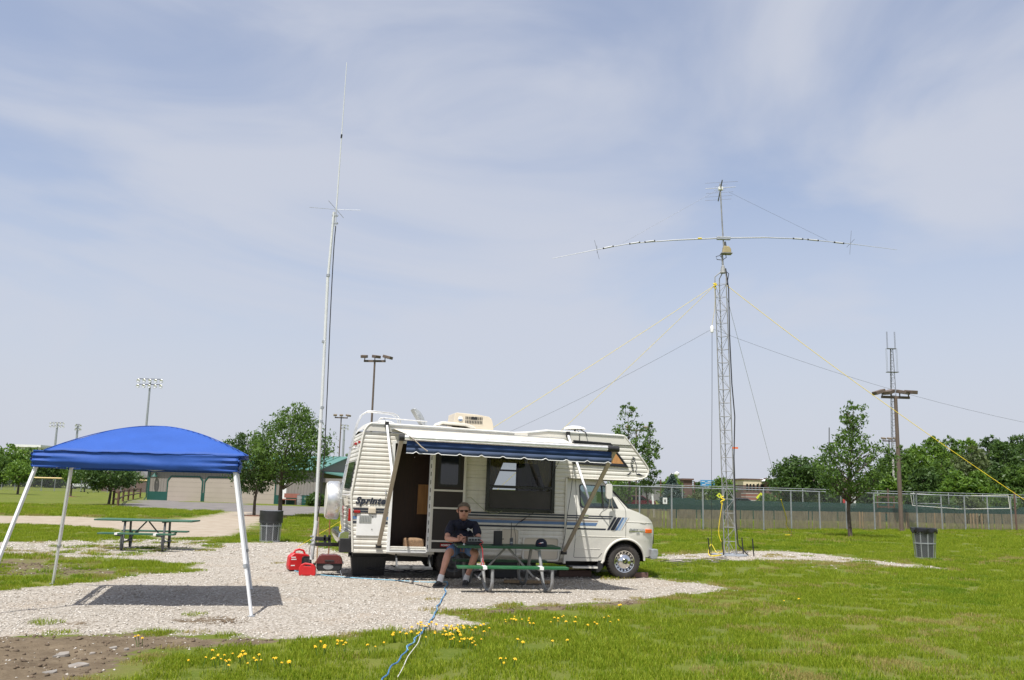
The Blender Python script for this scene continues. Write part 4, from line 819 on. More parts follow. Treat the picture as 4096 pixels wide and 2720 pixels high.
for nm, E_, zb, xw in (('L', AL, 0.575, -5.08), ('R', AR, 0.525, -1.36)):
    MB().beam((xw, -0.05, zb), E_, 0.075, 0.035, (0, 0.6, 1)).obj('awning_arm', 'arm', aw, bevel=0.006)
    fr_ = 0.60 if nm == 'L' else 0.51; q = Vector((xw, -0.05, zb)).lerp(Vector(E_), fr_)
    MB().beam((xw + 0.02, -0.05, 2.86), q + Vector((0.02, 0, 0)), 0.042, 0.03, (0, 1, 1)).obj('awning_rafter', 'armwhite', aw, bevel=0.004)
    MB().cbox((xw, -0.045, zb - 0.02), (0.11, 0.05, 0.07)).obj('arm_bracket', 'black', aw, bevel=0.006); MB().cbox((xw + 0.02, -0.045, 2.875), (0.075, 0.06, 0.11)).obj('rafter_bracket', 'black', aw, bevel=0.006)
    d_ = 1 if nm == 'L' else -1; MB().tube([Vector(E_) + Vector((-0.05 * d_, 0, 0.0)), Vector(E_) + Vector((0.16 * d_, 0, 0))], 0.056, 12).obj('roller_end_cap', 'black', aw, smooth=True)
MB().tube([lp(0.03) + Vector((0, -0.06, 0.03)), lp(0.05) + Vector((0, -0.07, -0.02)), lp(0.085) + Vector((0, -0.08, -0.14)), lp(0.115) + Vector((0, -0.07, -0.21))], 0.012, 6).obj('pull_strap', 'arm', aw, smooth=True)

# cab: van body
SIDE = [(-1.315, 0.33), (-1.315, 1.985), (-0.50, 1.985), (-0.42, 1.90), (0.055, 1.415), (0.30, 1.335), (0.53, 1.235), (0.63, 1.15), (0.675, 1.06), (0.69, 0.95), (0.675, 0.72), (0.66, 0.50), (0.56, 0.43)]
arch = [(0.44 * math.cos(a) * 0.985, 0.335 + 0.445 * math.sin(a)) for a in [math.radians(x) for x in range(10, 171, 10)]]
outer = SIDE + [(0.455, 0.43)] + arch + [(-0.46, 0.36), (-0.52, 0.335)]
CWIN = [(-1.015, 1.84), (-1.005, 1.44), (-0.965, 1.40), (-0.165, 1.41), (-0.41, 1.865), (-0.99, 1.875)]
def cy(z): return 0.055 + (max(0, z - 1.38) * 0.16) + (max(0, 0.80 - z) * 0.10) - 0.015 * math.exp(-((z - 1.0) / 0.25) ** 2)
def bendy(mb, name, mat, par, zc=(0.5, 0.65, 0.8, 0.95, 1.1, 1.25, 1.38, 1.5, 1.7), flip=False, xr=True):
    me = bpy.data.meshes.new(name); me.from_pydata([tuple(p) for p in mb.v], [], mb.f); b_ = bmesh.new(); b_.from_mesh(me)
    for z in zc: bmesh.ops.bisect_plane(b_, geom=b_.verts[:] + b_.edges[:] + b_.faces[:], plane_co=(0, 0, z), plane_no=(0, 0, 1))
    for x in (-0.6, 0.0, 0.3, 0.5, 0.6): bmesh.ops.bisect_plane(b_, geom=b_.verts[:] + b_.edges[:] + b_.faces[:], plane_co=(x, 0, 0), plane_no=(1, 0, 0))
    for v_ in b_.verts:
        yy = cy(v_.co.z) + v_.co.y
        if xr and v_.co.x > 0.30: yy += 0.16 * ((v_.co.x - 0.30) / 0.39) ** 2
        v_.co.y = (WID - yy) if flip else yy
    bmesh.ops.recalc_face_normals(b_, faces=b_.faces); b_.to_mesh(me); b_.free(); return link(name, me, mat, par, smooth=True)
bendy(MB().poly(outer, [CWIN]), 'cab_side', 'van', rv); bendy(MB().poly(outer, [CWIN]), 'cab_side', 'van', rv, flip=True)
def yin(x, z):
    yy = cy(z)
    if x > 0.30: yy += 0.16 * ((x - 0.30) / 0.39) ** 2
    return yy
def shellstrip(pts, name, mat, bulge=0.05):
    mb = MB(); n_ = 8
    for (xa, za), (xc, zc) in zip(pts, pts[1:]):
        for j in range(n_):
            def P(x, z, u): y0 = yin(x, z); return (x + bulge * (1 - (2 * u - 1) ** 2), y0 + (WID - 2 * y0) * u, z + 0.02 * (1 - (2 * u - 1) ** 2))
            mb.add([P(xa, za, j / n_), P(xa, za, (j + 1) / n_), P(xc, zc, (j + 1) / n_), P(xc, zc, j / n_)], [(0, 1, 2, 3)])
    return mb.obj(name, mat, rv, smooth=True)
shellstrip([(-0.42, 1.90), (0.055, 1.415)], 'windscreen', 'cabglass'); shellstrip([(0.055, 1.415), (0.18, 1.375), (0.30, 1.335), (0.53, 1.235), (0.63, 1.15), (0.675, 1.06), (0.69, 0.95)], 'bonnet', 'van')
shellstrip([(0.69, 0.95), (0.675, 0.72), (0.66, 0.50)], 'front_panel', 'van'); shellstrip([(-1.30, 1.985), (-0.50, 1.985), (-0.42, 1.90)], 'cab_roof', 'van')
MB().tube([(0.06, yin(0.05, 1.41) + 0.01, 1.42), (-0.17, yin(-.17, 1.65), 1.66), (-0.42, yin(-0.42, 1.9), 1.905)], 0.018, 6).obj('windscreen_seal', 'black', rv)
box('cab_ceiling', 'brownwood', rv, -1.25, -0.2, 0.15, 2.0, 1.968, 1.978); box('dashboard', 'black', rv, -0.35, 0.1, 0.25, 1.9, 1.12, 1.36, 0.04)
for yy in (0.32, 1.18): MB().box(-1.15, -0.98, yy, yy + 0.55, 0.8, 1.62).box(-1.1, -0.6, yy, yy + 0.55, 0.72, 0.9).obj('cab_seat', 'black', rv, bevel=0.04)
MB().lathe([(0.19, -0.012), (0.205, 0.0), (0.19, 0.012), (0.175, 0.0)], 24, (0, 0, 0), 'x').obj('steering_wheel', 'black', rv, smooth=True).matrix_local = Matrix.Translation((-0.52, 1.45, 1.42)) @ Matrix.Rotation(R(-35), 4, 'Y')
# wheel-arch lip, trim lines, door cut
lip = [(0.455 * math.cos(a), 0.335 + 0.460 * math.sin(a)) for a in [math.radians(x) for x in range(4, 179, 6)]] + [(-0.50, 0.30)]
MB().tube([(x, yin(x, z) - 0.004, z) for x, z in lip], 0.024, 8).obj('arch_lip', 'van', rv, smooth=True)
MB().poly([(0.45 * math.cos(a), 0.335 + 0.45 * math.sin(a)) for a in [i * PI / 16 for i in range(17)]], f=lambda a, b: (a, 0.42, b), thick=0.02).obj('inner_arch', 'black', rv)
mb = MB(); ar = [(0.45 * math.cos(i * PI / 16), 0.335 + 0.45 * math.sin(i * PI / 16)) for i in range(17)]
for (xa, za), (xc, zc) in zip(ar, ar[1:]): mb.add([(xa, yin(xa, za) + 0.01, za), (xc, yin(xc, zc) + 0.01, zc), (xc, 0.43, zc), (xa, 0.43, za)], [(0, 1, 2, 3)])
mb.obj('arch_liner', 'black', rv, fix=False)
def seam(name, pts, r, mat, off=0.0):
    d_ = []
    for (xa, za), (xc, zc) in zip(pts, pts[1:]):
        for i in range(6): x = xa + (xc - xa) * i / 6; z = za + (zc - za) * i / 6; d_.append((x, yin(x, z) + off, z))
    x, z = pts[-1]; d_.append((x, yin(x, z) + off, z)); MB().tube(d_, r, 5).obj(name, mat, rv)
seam('door_gap', [(-1.085, 1.96), (-1.075, 1.40), (-1.105, 0.42), (-1.09, 0.405), (-0.58, 0.405), (-0.50, 0.50)], 0.0045, 'black'); seam('door_gap', [(0.0, 0.80), (0.0, 1.32), (-0.02, 1.42), (-0.40, 1.90)], 0.0045, 'black')
seam('crease', [(-1.10, 0.835), (0.0, 0.835), (0.10, 0.825)], 0.006, 'van', -0.002); seam('crease', [(0.02, 1.145), (0.62, 1.135)], 0.006, 'van', -0.002); seam('crease', [(-1.29, 0.585), (-0.55, 0.585)], 0.005, 'van', -0.001)
for xx, sk in ((0.0, 0.0),): pass
def cstripe(mat, pts):
    mb = MB(); mb.poly(pts); 
    o = bendy(mb, 'stripe', mat, rv)
    for v_ in o.data.vertices: v_.co.y -= 0.003
def para(x0, x1, za, zb, sk): return [(x0, za), (x1, za), (x1 + sk * (zb - za), zb), (x0, zb)]
cstripe('navy', para(-1.29, -0.30, 1.225, 1.25, 0.6)); cstripe('navy', para(-1.29, -0.33, 1.185, 1.207, 0.6)); cstripe('stripebrown', para(-1.29, -0.62, 1.125, 1.15, 0.6)); cstripe('stripeblue', para(-1.29, -0.66, 1.045, 1.105, 0.6)); cstripe('navy', para(-1.29, -0.45, 0.965, 0.995, 0.6))
for x, wd_, mt in ((-0.42, 0.055, 'navy'), (-0.345, 0.085, 'navy'), (-0.245, 0.055, 'stripeblue'), (-0.175, 0.05, 'stripepale'), (-0.098, 0.012, 'stripebrown')):
    sk = 0.62; cstripe(mt, [(x, 0.965), (x + wd_, 0.965), (x + wd_ + sk * 0.265, 1.23), (x + sk * 0.265, 1.23)])
# cab window: seal, glass, quarter divider
mb = MB(); inn = [(x + (-0.5 - x) * 0.05, z + (1.63 - z) * 0.07) for x, z in CWIN]; mb.poly(CWIN, [inn]); o = bendy(mb, 'cab_window_seal', 'black', rv)
for v_ in o.data.vertices: v_.co.y -= 0.006
bendy(MB().poly(CWIN), 'cab_window', 'cabglass', rv); bendy(MB().poly(CWIN), 'cab_window', 'cabglass', rv, flip=True)
MB().tube([(-0.50, yin(-.5, 1.40) - 0.005, 1.41), (-0.52, yin(-.5, 1.87) - 0.005, 1.865)], 0.018, 6).obj('quarter_divider', 'black', rv)
# lamps, badge, handle, mirror, bumper
MB().cbox((0.525, yin(0.52, 0.96) - 0.01, 0.965), (0.165, 0.03, 0.078), Matrix.Rotation(R(18), 3, 'Z')).obj('corner_marker', 'amber', rv, bevel=0.008)
MB().beam((0.07, yin(.1, .95) - 0.008, 0.955), (0.43, yin(.43, .95) - 0.008, 0.955), 0.012, 0.012).obj('badge_bar', 'chrome', rv)
lay(text_mesh('CHEVY VAN', 0.062, shear=0.1, offset=0.001, extrude=0.003, spacing=1.05), 'badge_lettering', 'galv', 0.25, 0.985, yin(.25, .98) - 0.006, rv); lay(text_mesh('30', 0.055, offset=0.002, extrude=0.003, spacing=1.3), 'badge_lettering', 'galv', 0.27, 0.918, yin(.27, .92) - 0.006, rv)
MB().cbox((-0.90, yin(-.9, 1.25) - 0.012, 1.245), (0.15, 0.02, 0.045)).obj('door_handle', 'chrome', rv, bevel=0.008); MB().lathe([(0.012, -0.012), (0.012, 0.0)], 10, (-1.02, yin(-1, 1.02), 1.02), 'y').obj('lock', 'chrome', rv)
MB().poly(rrect(-0.535, -0.405, 1.60, 1.90, 0.05), f=lambda a, b: (a, -0.20, b), thick=0.055).obj('wing_mirror', 'van', rv, bevel=0.015)
MB().tube([(-0.41, -0.16, 1.62), (-0.40, -0.13, 1.9), (-0.42, -0.05, 1.91), (-0.43, 0.08, 1.86)], 0.010, 6).tube([(-0.44, -0.16, 1.62), (-0.45, -0.12, 1.42), (-0.55, -0.0, 1.33), (-0.58, 0.05, 1.27)], 0.011, 6).tube([(-0.40, -0.15, 1.7), (-0.33, 0.02, 1.48), (-0.26, 0.06, 1.34)], 0.010, 6).obj('mirror_arm', 'alu', rv, smooth=True)
MB().poly([(0.60, 0.60), (0.74, 0.60), (0.755, 0.52), (0.72, 0.40), (0.60, 0.40)], f=lambda a, b: (a, 0.08, b), thick=WID - 0.16).obj('front_bumper', 'galv', rv, bevel=0.015)
MB().poly([(0.665, 1.02), (0.72, 1.02), (0.72, 0.70), (0.665, 0.70)], f=lambda a, b: (a, 0.25, b), thick=WID - 0.5).obj('grille', 'black', rv, bevel=0.01)
MB().cbox((0.655, 0.275, 0.93), (0.03, 0.04, 0.30)).obj('headlamp_bezel', 'galv', rv, bevel=0.01)
box('running_board', 'darksteel', rv, -1.22, -0.62, 0.0, 0.25, 0.215, 0.245, 0.008); box('board_edge', 'fibre', rv, -1.16, -0.62, -0.012, 0.0, 0.20, 0.235)
MB().poly([(-0.45, 0.40), (-0.57, 0.36), (-0.62, 0.12), (-0.56, 0.12), (-0.47, 0.20)], f=lambda a, b: (a, 0.1, b), thick=0.3).obj('mud_flap', 'black', rv)
# antenna whip on the bonnet
MB().tube([(0.33, 0.06, 1.03), (0.33, 0.06, 1.9)], 0.003, 5).obj('whip_aerial', 'cable', rv)
def wheel(x, y, hub=True, z=0.34, rim='chrome'):
    wl = MB().lathe([(0.20, -0.10), (0.235, -0.118), (0.30, -0.125), (0.335, -0.11), (0.345, -0.085), (0.348, 0.0), (0.345, 0.085), (0.335, 0.11), (0.30, 0.125), (0.2, 0.11)], 40, (x, y, z), 'y', cap=False).obj('wheel', 'rubber', rv, smooth=True)
    for rr_ in (0.3475,):
        mb = MB()
        for k in range(36):
            a = 2 * PI * k / 36; ca, sa = math.cos(a), math.sin(a)
            for yy in (-0.075, -0.025, 0.025, 0.075): mb.cbox((x + ca * rr_, y + yy, z + sa * rr_), (0.012, 0.04, 0.035), Matrix.Rotation(-a, 3, 'Y'))
        mb.obj('tread_blocks', 'rubber', wl)['kind'] = 'stuff'
    MB().lathe([(0.235, -0.105), (0.228, -0.112), (0.205, -0.108), (0.195, -0.075), (0.175, -0.07), (0.16, -0.085), (0.15, -0.10), (0.135, -0.118), (0.115, -0.128), (0.075, -0.135), (0.06, -0.15), (0.0, -0.152)], 40, (x, y, z), 'y', cap=False).obj('rim', rim, wl, smooth=True)
    if hub:
        for k in range(16): a = 2 * PI * k / 16; MB().cbox((x + 0.183 * math.cos(a), y - 0.078, z + 0.183 * math.sin(a)), (0.016, 0.012, 0.030), Matrix.Rotation(-a - PI / 2 + PI / 2, 3, 'Y')).obj('rim_slot', 'black', wl)
        MB().lathe([(0.0485, -0.158), (0.0485, -0.15)], 20, (x, y, z), 'y').obj('hub_disc', 'black', wl)
        MB().poly([(-0.036, -0.008), (-0.013, -0.008), (-0.016, -0.018), (0.012, -0.018), (0.014, -0.008), (0.038, -0.008), (0.034, 0.010), (0.012, 0.010), (0.015, 0.020), (-0.013, 0.020), (-0.015, 0.010), (-0.04, 0.010)], f=lambda a, b: (x + a * math.cos(0.9) - b * math.sin(0.9), y - 0.161, z + a * math.sin(0.9) + b * math.cos(0.9)), thick=0.003).obj('hub_emblem', 'chrome', wl)
    return wl
wheel(0.0, 0.20); wheel(0.0, WID - 0.2, False); wheel(-3.58, 0.22, False, 0.30, 'darksteel'); wheel(-3.58, WID - 0.22, False, 0.30, 'darksteel')

# ---------------------------------------------------------------- picnic tables
def picnic(name, label, loc, rz, paint, lt=1.83, lb=1.83, group='picnic tables', seatpaint=None, pipe='galv', front_pipe=None):
    t = thing(name, label, 'picnic table', loc, rz, group)
    for k in range(3):
        o = box('top_plank', paint, t, -lt / 2, lt / 2, -0.375 + k * 0.252, -0.375 + k * 0.252 + 0.244, 0.715, 0.755, 0.006)
    for s in (-1, 1):
        o = box('seat_plank', (seatpaint if s < 0 and seatpaint else paint), t, -lb / 2 + (0.06 if s > 0 else 0), lb / 2 - (0.10 if s > 0 else 0), s * 0.72 - 0.125, s * 0.72 + 0.125, 0.405, 0.445, 0.006)
        for sx in (-1, 1):
            MB().box(sx * (lb * 0.255) - 0.035, sx * (lb * 0.255) + 0.035, s * 0.72 - 0.128, s * 0.72 + 0.128, 0.398, 0.4475).obj('seat_clip', 'whitepaint' if s < 0 else paint, o)
    for sx in (-1, 1):
        xx = sx * lb * 0.27
        for s in (-1, 1):
            xo = xx + 0.045 * s
            pts = [(xo, s * 0.80, 0.40), (xo, s * 0.805, 0.20), (xo, s * 0.78, 0.10), (xo, s * 0.70, 0.045), (xo, s * 0.58, 0.034), (xo, s * 0.49, 0.075), (xo, s * 0.44, 0.16), (xo, s * 0.40, 0.30), (xo, s * 0.26, 0.70)]
            pts = [(x_ - 0.26 * (y_ + s * 0.0), y_, z_) for x_, y_, z_ in pts]
            MB().tube(pts, 0.029, 10).obj('leg', front_pipe if (front_pipe and s > 0) else pipe, t, smooth=True)
        MB().cbox((xx, 0, 0.70), (0.06, 0.70, 0.028)).obj('top_bearer', pipe, t); MB().tube([(xx, -0.80, 0.385), (xx, -0.43, 0.36)], 0.018, 8).tube([(xx, 0.80, 0.385), (xx, 0.43, 0.36)], 0.018, 8).obj('seat_bearer', pipe, t)
        MB().tube([(xx, 0.0, 0.20), (xx, -0.42, 0.20)], 0.018, 8).tube([(xx, 0.0, 0.20), (xx, 0.42, 0.20)], 0.018, 8).obj('tie', pipe, t)
        MB().tube([(xx * 0.98, 0, 0.19), (sx * 0.03, 0, 0.70)], 0.019, 8).obj('brace', pipe, t)
    return t
TB = thing_loc = G(2035, 2318); TBY = R(8.5)
TB = Vector((0.0, 16.42, 0)); 
near_table = picnic('picnic_table', 'bright green picnic table with pipe legs in front of the motorhome', TB, TBY, 'greenpaint', 1.84, 1.92, seatpaint='greenlit', pipe='galvdull')
p = G(566, 2200); picnic('picnic_table', 'faded green picnic table standing alone beyond the blue canopy', (p.x, p.y + 0.25, 0), R(3), 'greenold', 2.44, 1.85, pipe='darksteel')
p = G(1352, 2150); picnic('picnic_table', 'green picnic table half hidden behind the tail of the motorhome', (p.x + 0.75, p.y + 3.0, 0), R(5), 'greenold', 1.84, 1.84)
def TW(x, y, z): return Matrix.Translation(TB) @ Matrix.Rotation(TBY, 4, 'Z') @ Vector((x, y, z))
ZT = 0.756
# things on the near table
rd = thing('radio_transceiver', 'dark radio transceiver with knobs on the table before the man', 'radio', TW(-0.60, -0.10, ZT), TBY + R(4))
MB().box(-0.12, 0.12, 0, 0.22, 0.055, 0.135).obj('case', 'black', rd, bevel=0.006); MB().box(-0.118, 0.118, -0.006, 0.0, 0.058, 0.132).obj('front_panel', 'galvdull', rd)
for k, x in enumerate((-0.085, -0.035, 0.02, 0.075)): MB().lathe([(0.017, -0.022), (0.017, -0.006)], 12, (x, 0, 0.09), 'y').obj('knob', 'black', rd)
MB().box(-0.02, 0.05, -0.0085, -0.0065, 0.112, 0.128).obj('display', 'galv', rd)
MB().box(-0.14, 0.14, 0.0, 0.24, 0.0, 0.054).obj('power_supply', 'black', rd, bevel=0.005)
sk = thing('loudspeaker', 'upright dark grey box loudspeaker on the near picnic table', 'loudspeaker', TW(-0.17, -0.02, ZT), TBY)
MB().poly(rrect(-0.075, 0.075, -0.07, 0.07, 0.03), f=lambda a, b: (a, b, 0.012), thick=0.235, tdir=(0, 0, 1)).obj('cabinet', 'black', sk, bevel=0.008); MB().box(-0.06, 0.06, -0.073, -0.0705, 0.03, 0.23).obj('grille', 'black', sk); MB().box(-0.085, 0.085, -0.08, 0.08, 0.0, 0.012).obj('foot', 'black', sk)
hh = thing('handheld_radio', 'black handheld radio with long aerial standing on the near table', 'handheld radio', TW(0.09, 0.06, ZT), TBY)
MB().box(-0.03, 0.03, -0.018, 0.018, 0, 0.12).obj('case', 'darksteel', hh, bevel=0.005); MB().tube([(-0.008, 0, 0.12), (-0.005, 0, 0.40)], [0.008, 0.0045], 8).obj('aerial', 'black', hh); MB().lathe([(0.009, 0), (0.009, 0.016)], 10, (0.016, 0, 0.12)).obj('knob', 'galv', hh)
MB().box(-0.02, 0.02, -0.0195, -0.0182, 0.03, 0.055).obj('keypad', 'galv', hh)
cp = thing('baseball_cap', 'navy baseball cap with red and white mark on near table', 'cap', TW(0.60, -0.16, ZT), TBY + R(-8))
mb = MB(); mb.lathe([(0.105, 0.0), (0.106, 0.03), (0.098, 0.07), (0.075, 0.105), (0.04, 0.125), (0.0, 0.13)], 20, (0, 0.02, 0.005), cap=False); mb.obj('crown', 'polo', cp, smooth=True)
MB().poly([(0.10 * math.cos(a) * (1.0), -0.02 + 0.10 * math.sin(a) - (0.085 if PI < a < 2 * PI else 0) * abs(math.sin(a))) for a in [i * 2 * PI / 24 for i in range(24)]], f=lambda a, b: (a, b, 0.004 + 0.10 * (0.1 - abs(a)) * 0.3), thick=0.006, tdir=(0, 0, 1)).obj('peak', 'polo', cp)
MB().poly([(-0.035, 0.0), (0.035, 0.012), (0.03, 0.026), (-0.03, 0.014)], f=lambda a, b: (a, -0.094 + 0.02 * b / 0.03, 0.05 + b), thick=0.004).obj('logo', 'whitepaint', cp); MB().poly([(-0.05, -0.006), (0.0, 0.0), (0.0, 0.008), (-0.05, 0.004)], f=lambda a, b: (a, -0.094, 0.05 + b), thick=0.004).obj('logo_mark', 'redplastic', cp)
def cable(name, pts, r, mat, label, cat='cable', group=None):
    P = [Vector(p) for p in pts]; Q = []
    for i in range(len(P) - 1):                            # Catmull-Rom
        p0, p1, p2, p3 = P[max(i - 1, 0)], P[i], P[i + 1], P[min(i + 2, len(P) - 1)]
        for j in range(6):
            u = j / 6; Q.append(0.5 * ((2 * p1) + (-p0 + p2) * u + (2 * p0 - 5 * p1 + 4 * p2 - p3) * u * u + (-p0 + 3 * p1 - 3 * p2 + p3) * u ** 3))
    Q.append(P[-1]); return tag(MB().tube(Q, r, 6).obj(name, mat, smooth=True), label, cat, group)
cable('power_lead', [TW(-0.50, -0.12, ZT + .09), TW(-0.46, -0.22, ZT + .05), TW(-0.53, -0.30, ZT + .02), TW(-0.50, -0.41, ZT - 0.02), TW(-0.48, -0.42, ZT - 0.22), TW(-0.51, -0.42, ZT - 0.33), TW(-0.46, -0.42, ZT - 0.30), TW(-0.49, -0.42, ZT - 0.22)], 0.007, 'redplastic', 'red power lead looping over the edge of the near table')
cable('coiled_cable', [TW(-0.86, -0.15, ZT + .02), TW(-0.95, -0.26, ZT - 0.03), TW(-0.945, -0.30, ZT - 0.3), TW(-0.96, -0.30, ZT - 0.52)], 0.006, 'cable', 'thin black cable hanging from the left end of the table')
tag(MB().lathe([(0.012, 0), (0.02, 0.012), (0.012, 0.026), (0, 0.03)], 12, TW(-0.80, -0.22, ZT)).obj('microphone', 'whitepaint', smooth=True), 'small white microphone lying on the table beside the man', 'microphone')

# ---------------------------------------------------------------- the seated man (local: faces -y, z up)
man = thing('person', 'man in navy polo and denim shorts seated behind the picnic table', 'person', TW(-0.74, 0.64, 0), TBY + R(-4)); man.scale = (1.07, 1.07, 1.07)
def skin_mesh(name, verts, edges, rad, mat, parent, sub=2, root=0):
    me = bpy.data.meshes.new(name); me.from_pydata(verts, edges, []); o = link(name, me, mat, parent)
    m = o.modifiers.new('skin', 'SKIN'); m.use_smooth_shade = True; m.branch_smoothing = 0.6
    dt = me.skin_vertices[0].data if me.skin_vertices else None
    if dt is None:
        b_ = bmesh.new(); b_.from_mesh(me); b_.verts.layers.skin.verify(); b_.to_mesh(me); b_.free(); dt = me.skin_vertices[0].data
    for i, r_ in enumerate(rad):
        dt[i].radius = r_ if isinstance(r_, tuple) else (r_, r_); dt[i].use_root = (i == root)
    s = o.modifiers.new('sub', 'SUBSURF'); s.levels = sub; s.render_levels = sub
    return o
class SK:
    def __init__(s): s.v = []; s.e = []; s.r = []
    def chain(s, pts, start=None):
        prev = start
        for p, r_ in pts:
            s.v.append(tuple(p)); s.r.append(r_); i = len(s.v) - 1
            if prev is not None: s.e.append((prev, i))
            prev = i
        return prev
SEAT = 0.50
# joints
HIP = {1: (0.10, 0.02, SEAT + 0.10), -1: (-0.10, 0.02, SEAT + 0.10)}
KNEE = {-1: (-0.25, -0.40, SEAT + 0.04), 1: (0.22, -0.38, SEAT + 0.05)}
ANK = {-1: (-0.37, -0.50, 0.10), 1: (0.07, -0.22, 0.10)}
SHO = {-1: (-0.20, -0.10, 1.03), 1: (0.20, -0.10, 1.02)}
ELB = {-1: (-0.285, -0.30, 0.775), 1: (0.275, -0.28, 0.775)}
WRI = {-1: (-0.06, -0.49, 0.765), 1: (0.02, -0.455, 0.80)}
b = SK()
pel = b.chain([((0, 0.03, SEAT + 0.10), (0.15, 0.11)), ((0, 0.02, 0.78), (0.11, 0.09)), ((0, 0.0, 0.93), (0.09, 0.07)), ((0, -0.04, 1.03), (0.08, 0.055)), ((0, -0.12, 1.09), (0.075, 0.07)), ((0, -0.145, 1.125), (0.074, 0.076)), ((0, -0.175, 1.165), (0.083, 0.096)), ((0, -0.185, 1.235), (0.098, 0.112)), ((0, -0.18, 1.315), (0.095, 0.112)), ((0, -0.17, 1.365), (0.064, 0.078))])
for s in (-1, 1):
    e = b.chain([(HIP[s], 0.105), (Vector(HIP[s]).lerp(Vector(KNEE[s]), 0.5), 0.092), (KNEE[s], 0.066), (Vector(KNEE[s]).lerp(Vector(ANK[s]), 0.3), 0.064), (Vector(KNEE[s]).lerp(Vector(ANK[s]), 0.65), 0.047), (ANK[s], 0.040)], 0)
    e = b.chain([(SHO[s], 0.060), (Vector(SHO[s]).lerp(Vector(ELB[s]), 0.5), 0.052), (ELB[s], 0.048), (Vector(ELB[s]).lerp(Vector(WRI[s]), 0.35), 0.048), (WRI[s], 0.031)], 3)
    d_ = (Vector(WRI[s]) - Vector(ELB[s])).normalized(); up_ = Vector((0, 0, 1)); side_ = d_.cross(up_).normalized()
    palm = b.chain([(Vector(WRI[s]) + d_ * 0.035, (0.036, 0.020)), (Vector(WRI[s]) + d_ * 0.080, (0.042, 0.020))], e); P0 = Vector(b.v[palm])
    for k, ln in enumerate((0.062, 0.072, 0.070, 0.055)):
        z_ = 0.030 - k * 0.020; q0 = P0 + up_ * z_ + d_ * 0.012; f1 = q0 + d_ * ln * 0.4; f2 = f1 + d_ * ln * 0.15 - side_ * ln * 0.45 * (1 if s < 0 else -1) ; f3 = f2 - d_ * ln * 0.35 - side_ * ln * 0.1 * (1 if s < 0 else -1)
        b.chain([(q0, 0.0095), (f1, 0.009), (f2, 0.0085), (f3, 0.0075)], palm)
    tq = Vector(WRI[s]) + d_ * 0.045 + up_ * 0.025; b.chain([(tq, 0.012), (tq + up_ * 0.028 + d_ * 0.022, 0.0105), (tq + up_ * 0.034 + d_ * 0.055 - side_ * 0.012 * (1 if s < 0 else -1), 0.009)], palm - 1)
body = skin_mesh('body', b.v, b.e, b.r, 'skin', man)
HEADP = []
_n0 = len(bpy.data.objects)
# face details shaped on the head
nose = MB().lathe([(0.0, 0.0), (0.010, -0.012), (0.015, -0.03), (0.017, -0.045), (0.010, -0.054), (0, -0.056)], 10, (0, -0.238, 1.292), cap=False).obj('nose', 'skin', man, smooth=True)
MB().tube([(-0.026, -0.226, 1.213), (-0.012, -0.234, 1.2115), (0, -0.236, 1.212), (0.012, -0.234, 1.2115), (0.026, -0.226, 1.213)], [0.003, 0.0055, 0.006, 0.0055, 0.003], 6).obj('mouth', M('lips', (0.34, 0.13, 0.11), 0.5), man, smooth=True)
for s in (-1, 1): MB().tube([(s * 0.083, -0.125, 1.30), (s * 0.094, -0.118, 1.305), (s * 0.096, -0.115, 1.275), (s * 0.084, -0.125, 1.252)], [0.008, 0.013, 0.012, 0.007], 7).obj('ear', 'skin', man, smooth=True)
hm = MB(); nn = 18; rings = []
for i in range(7):
    ph = PI / 2 * i / 6; z = 1.318 + 0.087 * math.sin(ph); rr_ = math.cos(ph)
    for k in range(nn):
        a = 2 * PI * k / nn; fr = max(0, -math.sin(a)); zz_ = z + (0.040 * fr * (1 - i / 6) if fr > 0.3 else -0.050 * (1 - i / 6) * max(0, math.sin(a) + 0.3)); hm.v.append((0.0865 * rr_ * math.cos(a), -0.132 + 0.107 * rr_ * math.sin(a) + 0.004, zz_))
for i in range(6):
    for k in range(nn): hm.f.append((i * nn + k, i * nn + (k + 1) % nn, (i + 1) * nn + (k + 1) % nn, (i + 1) * nn + k))
rh = random.Random(2)
for _ in range(420):
    a = rh.random() * 2 * PI; ph = math.asin(rh.random()) ; rr_ = math.cos(ph); fr = max(0, -math.sin(a)); z = 1.318 + 0.087 * math.sin(ph) + (0.040 * fr * (1 - ph / (PI / 2)) if fr > 0.3 else -0.052 * (1 - ph / (PI / 2)) * max(0, math.sin(a) + 0.3))
    c0 = Vector((0.0865 * rr_ * math.cos(a), -0.128 + 0.107 * rr_ * math.sin(a), z)); no_ = (c0 - Vector((0, -0.13, 1.29))).normalized(); dr_ = (Vector((rh.uniform(-.6, .6), 0.8, -0.5)) - no_ * no_.dot(Vector((0, 0.8, -0.5)))).normalized(); sd_ = no_.cross(dr_).normalized() * 0.005
    hm.add([c0 - sd_, c0 + sd_, c0 + dr_ * 0.026 + no_ * rh.uniform(0.001, 0.004)], [(0, 1, 2)])
hm.obj('hair', 'hair', man, smooth=False, fix=False)
gl_ = MB()
for s in (-1, 1): gl_.poly([(s * 0.034 + 0.027 * math.cos(a), 1.283 + 0.018 * math.sin(a)) for a in [i * PI / 7 for i in range(14)]], f=lambda a, b: (a, -0.243 + abs(a) * 0.22, b), thick=0.004)
sg = gl_.obj('sunglasses', 'lens', man)
MB().tube([(-0.085, -0.13, 1.294), (-0.066, -0.226, 1.292), (0, -0.248, 1.291), (0.066, -0.226, 1.292), (0.085, -0.13, 1.294)], 0.0028, 6).obj('glasses_frame', 'black', man)
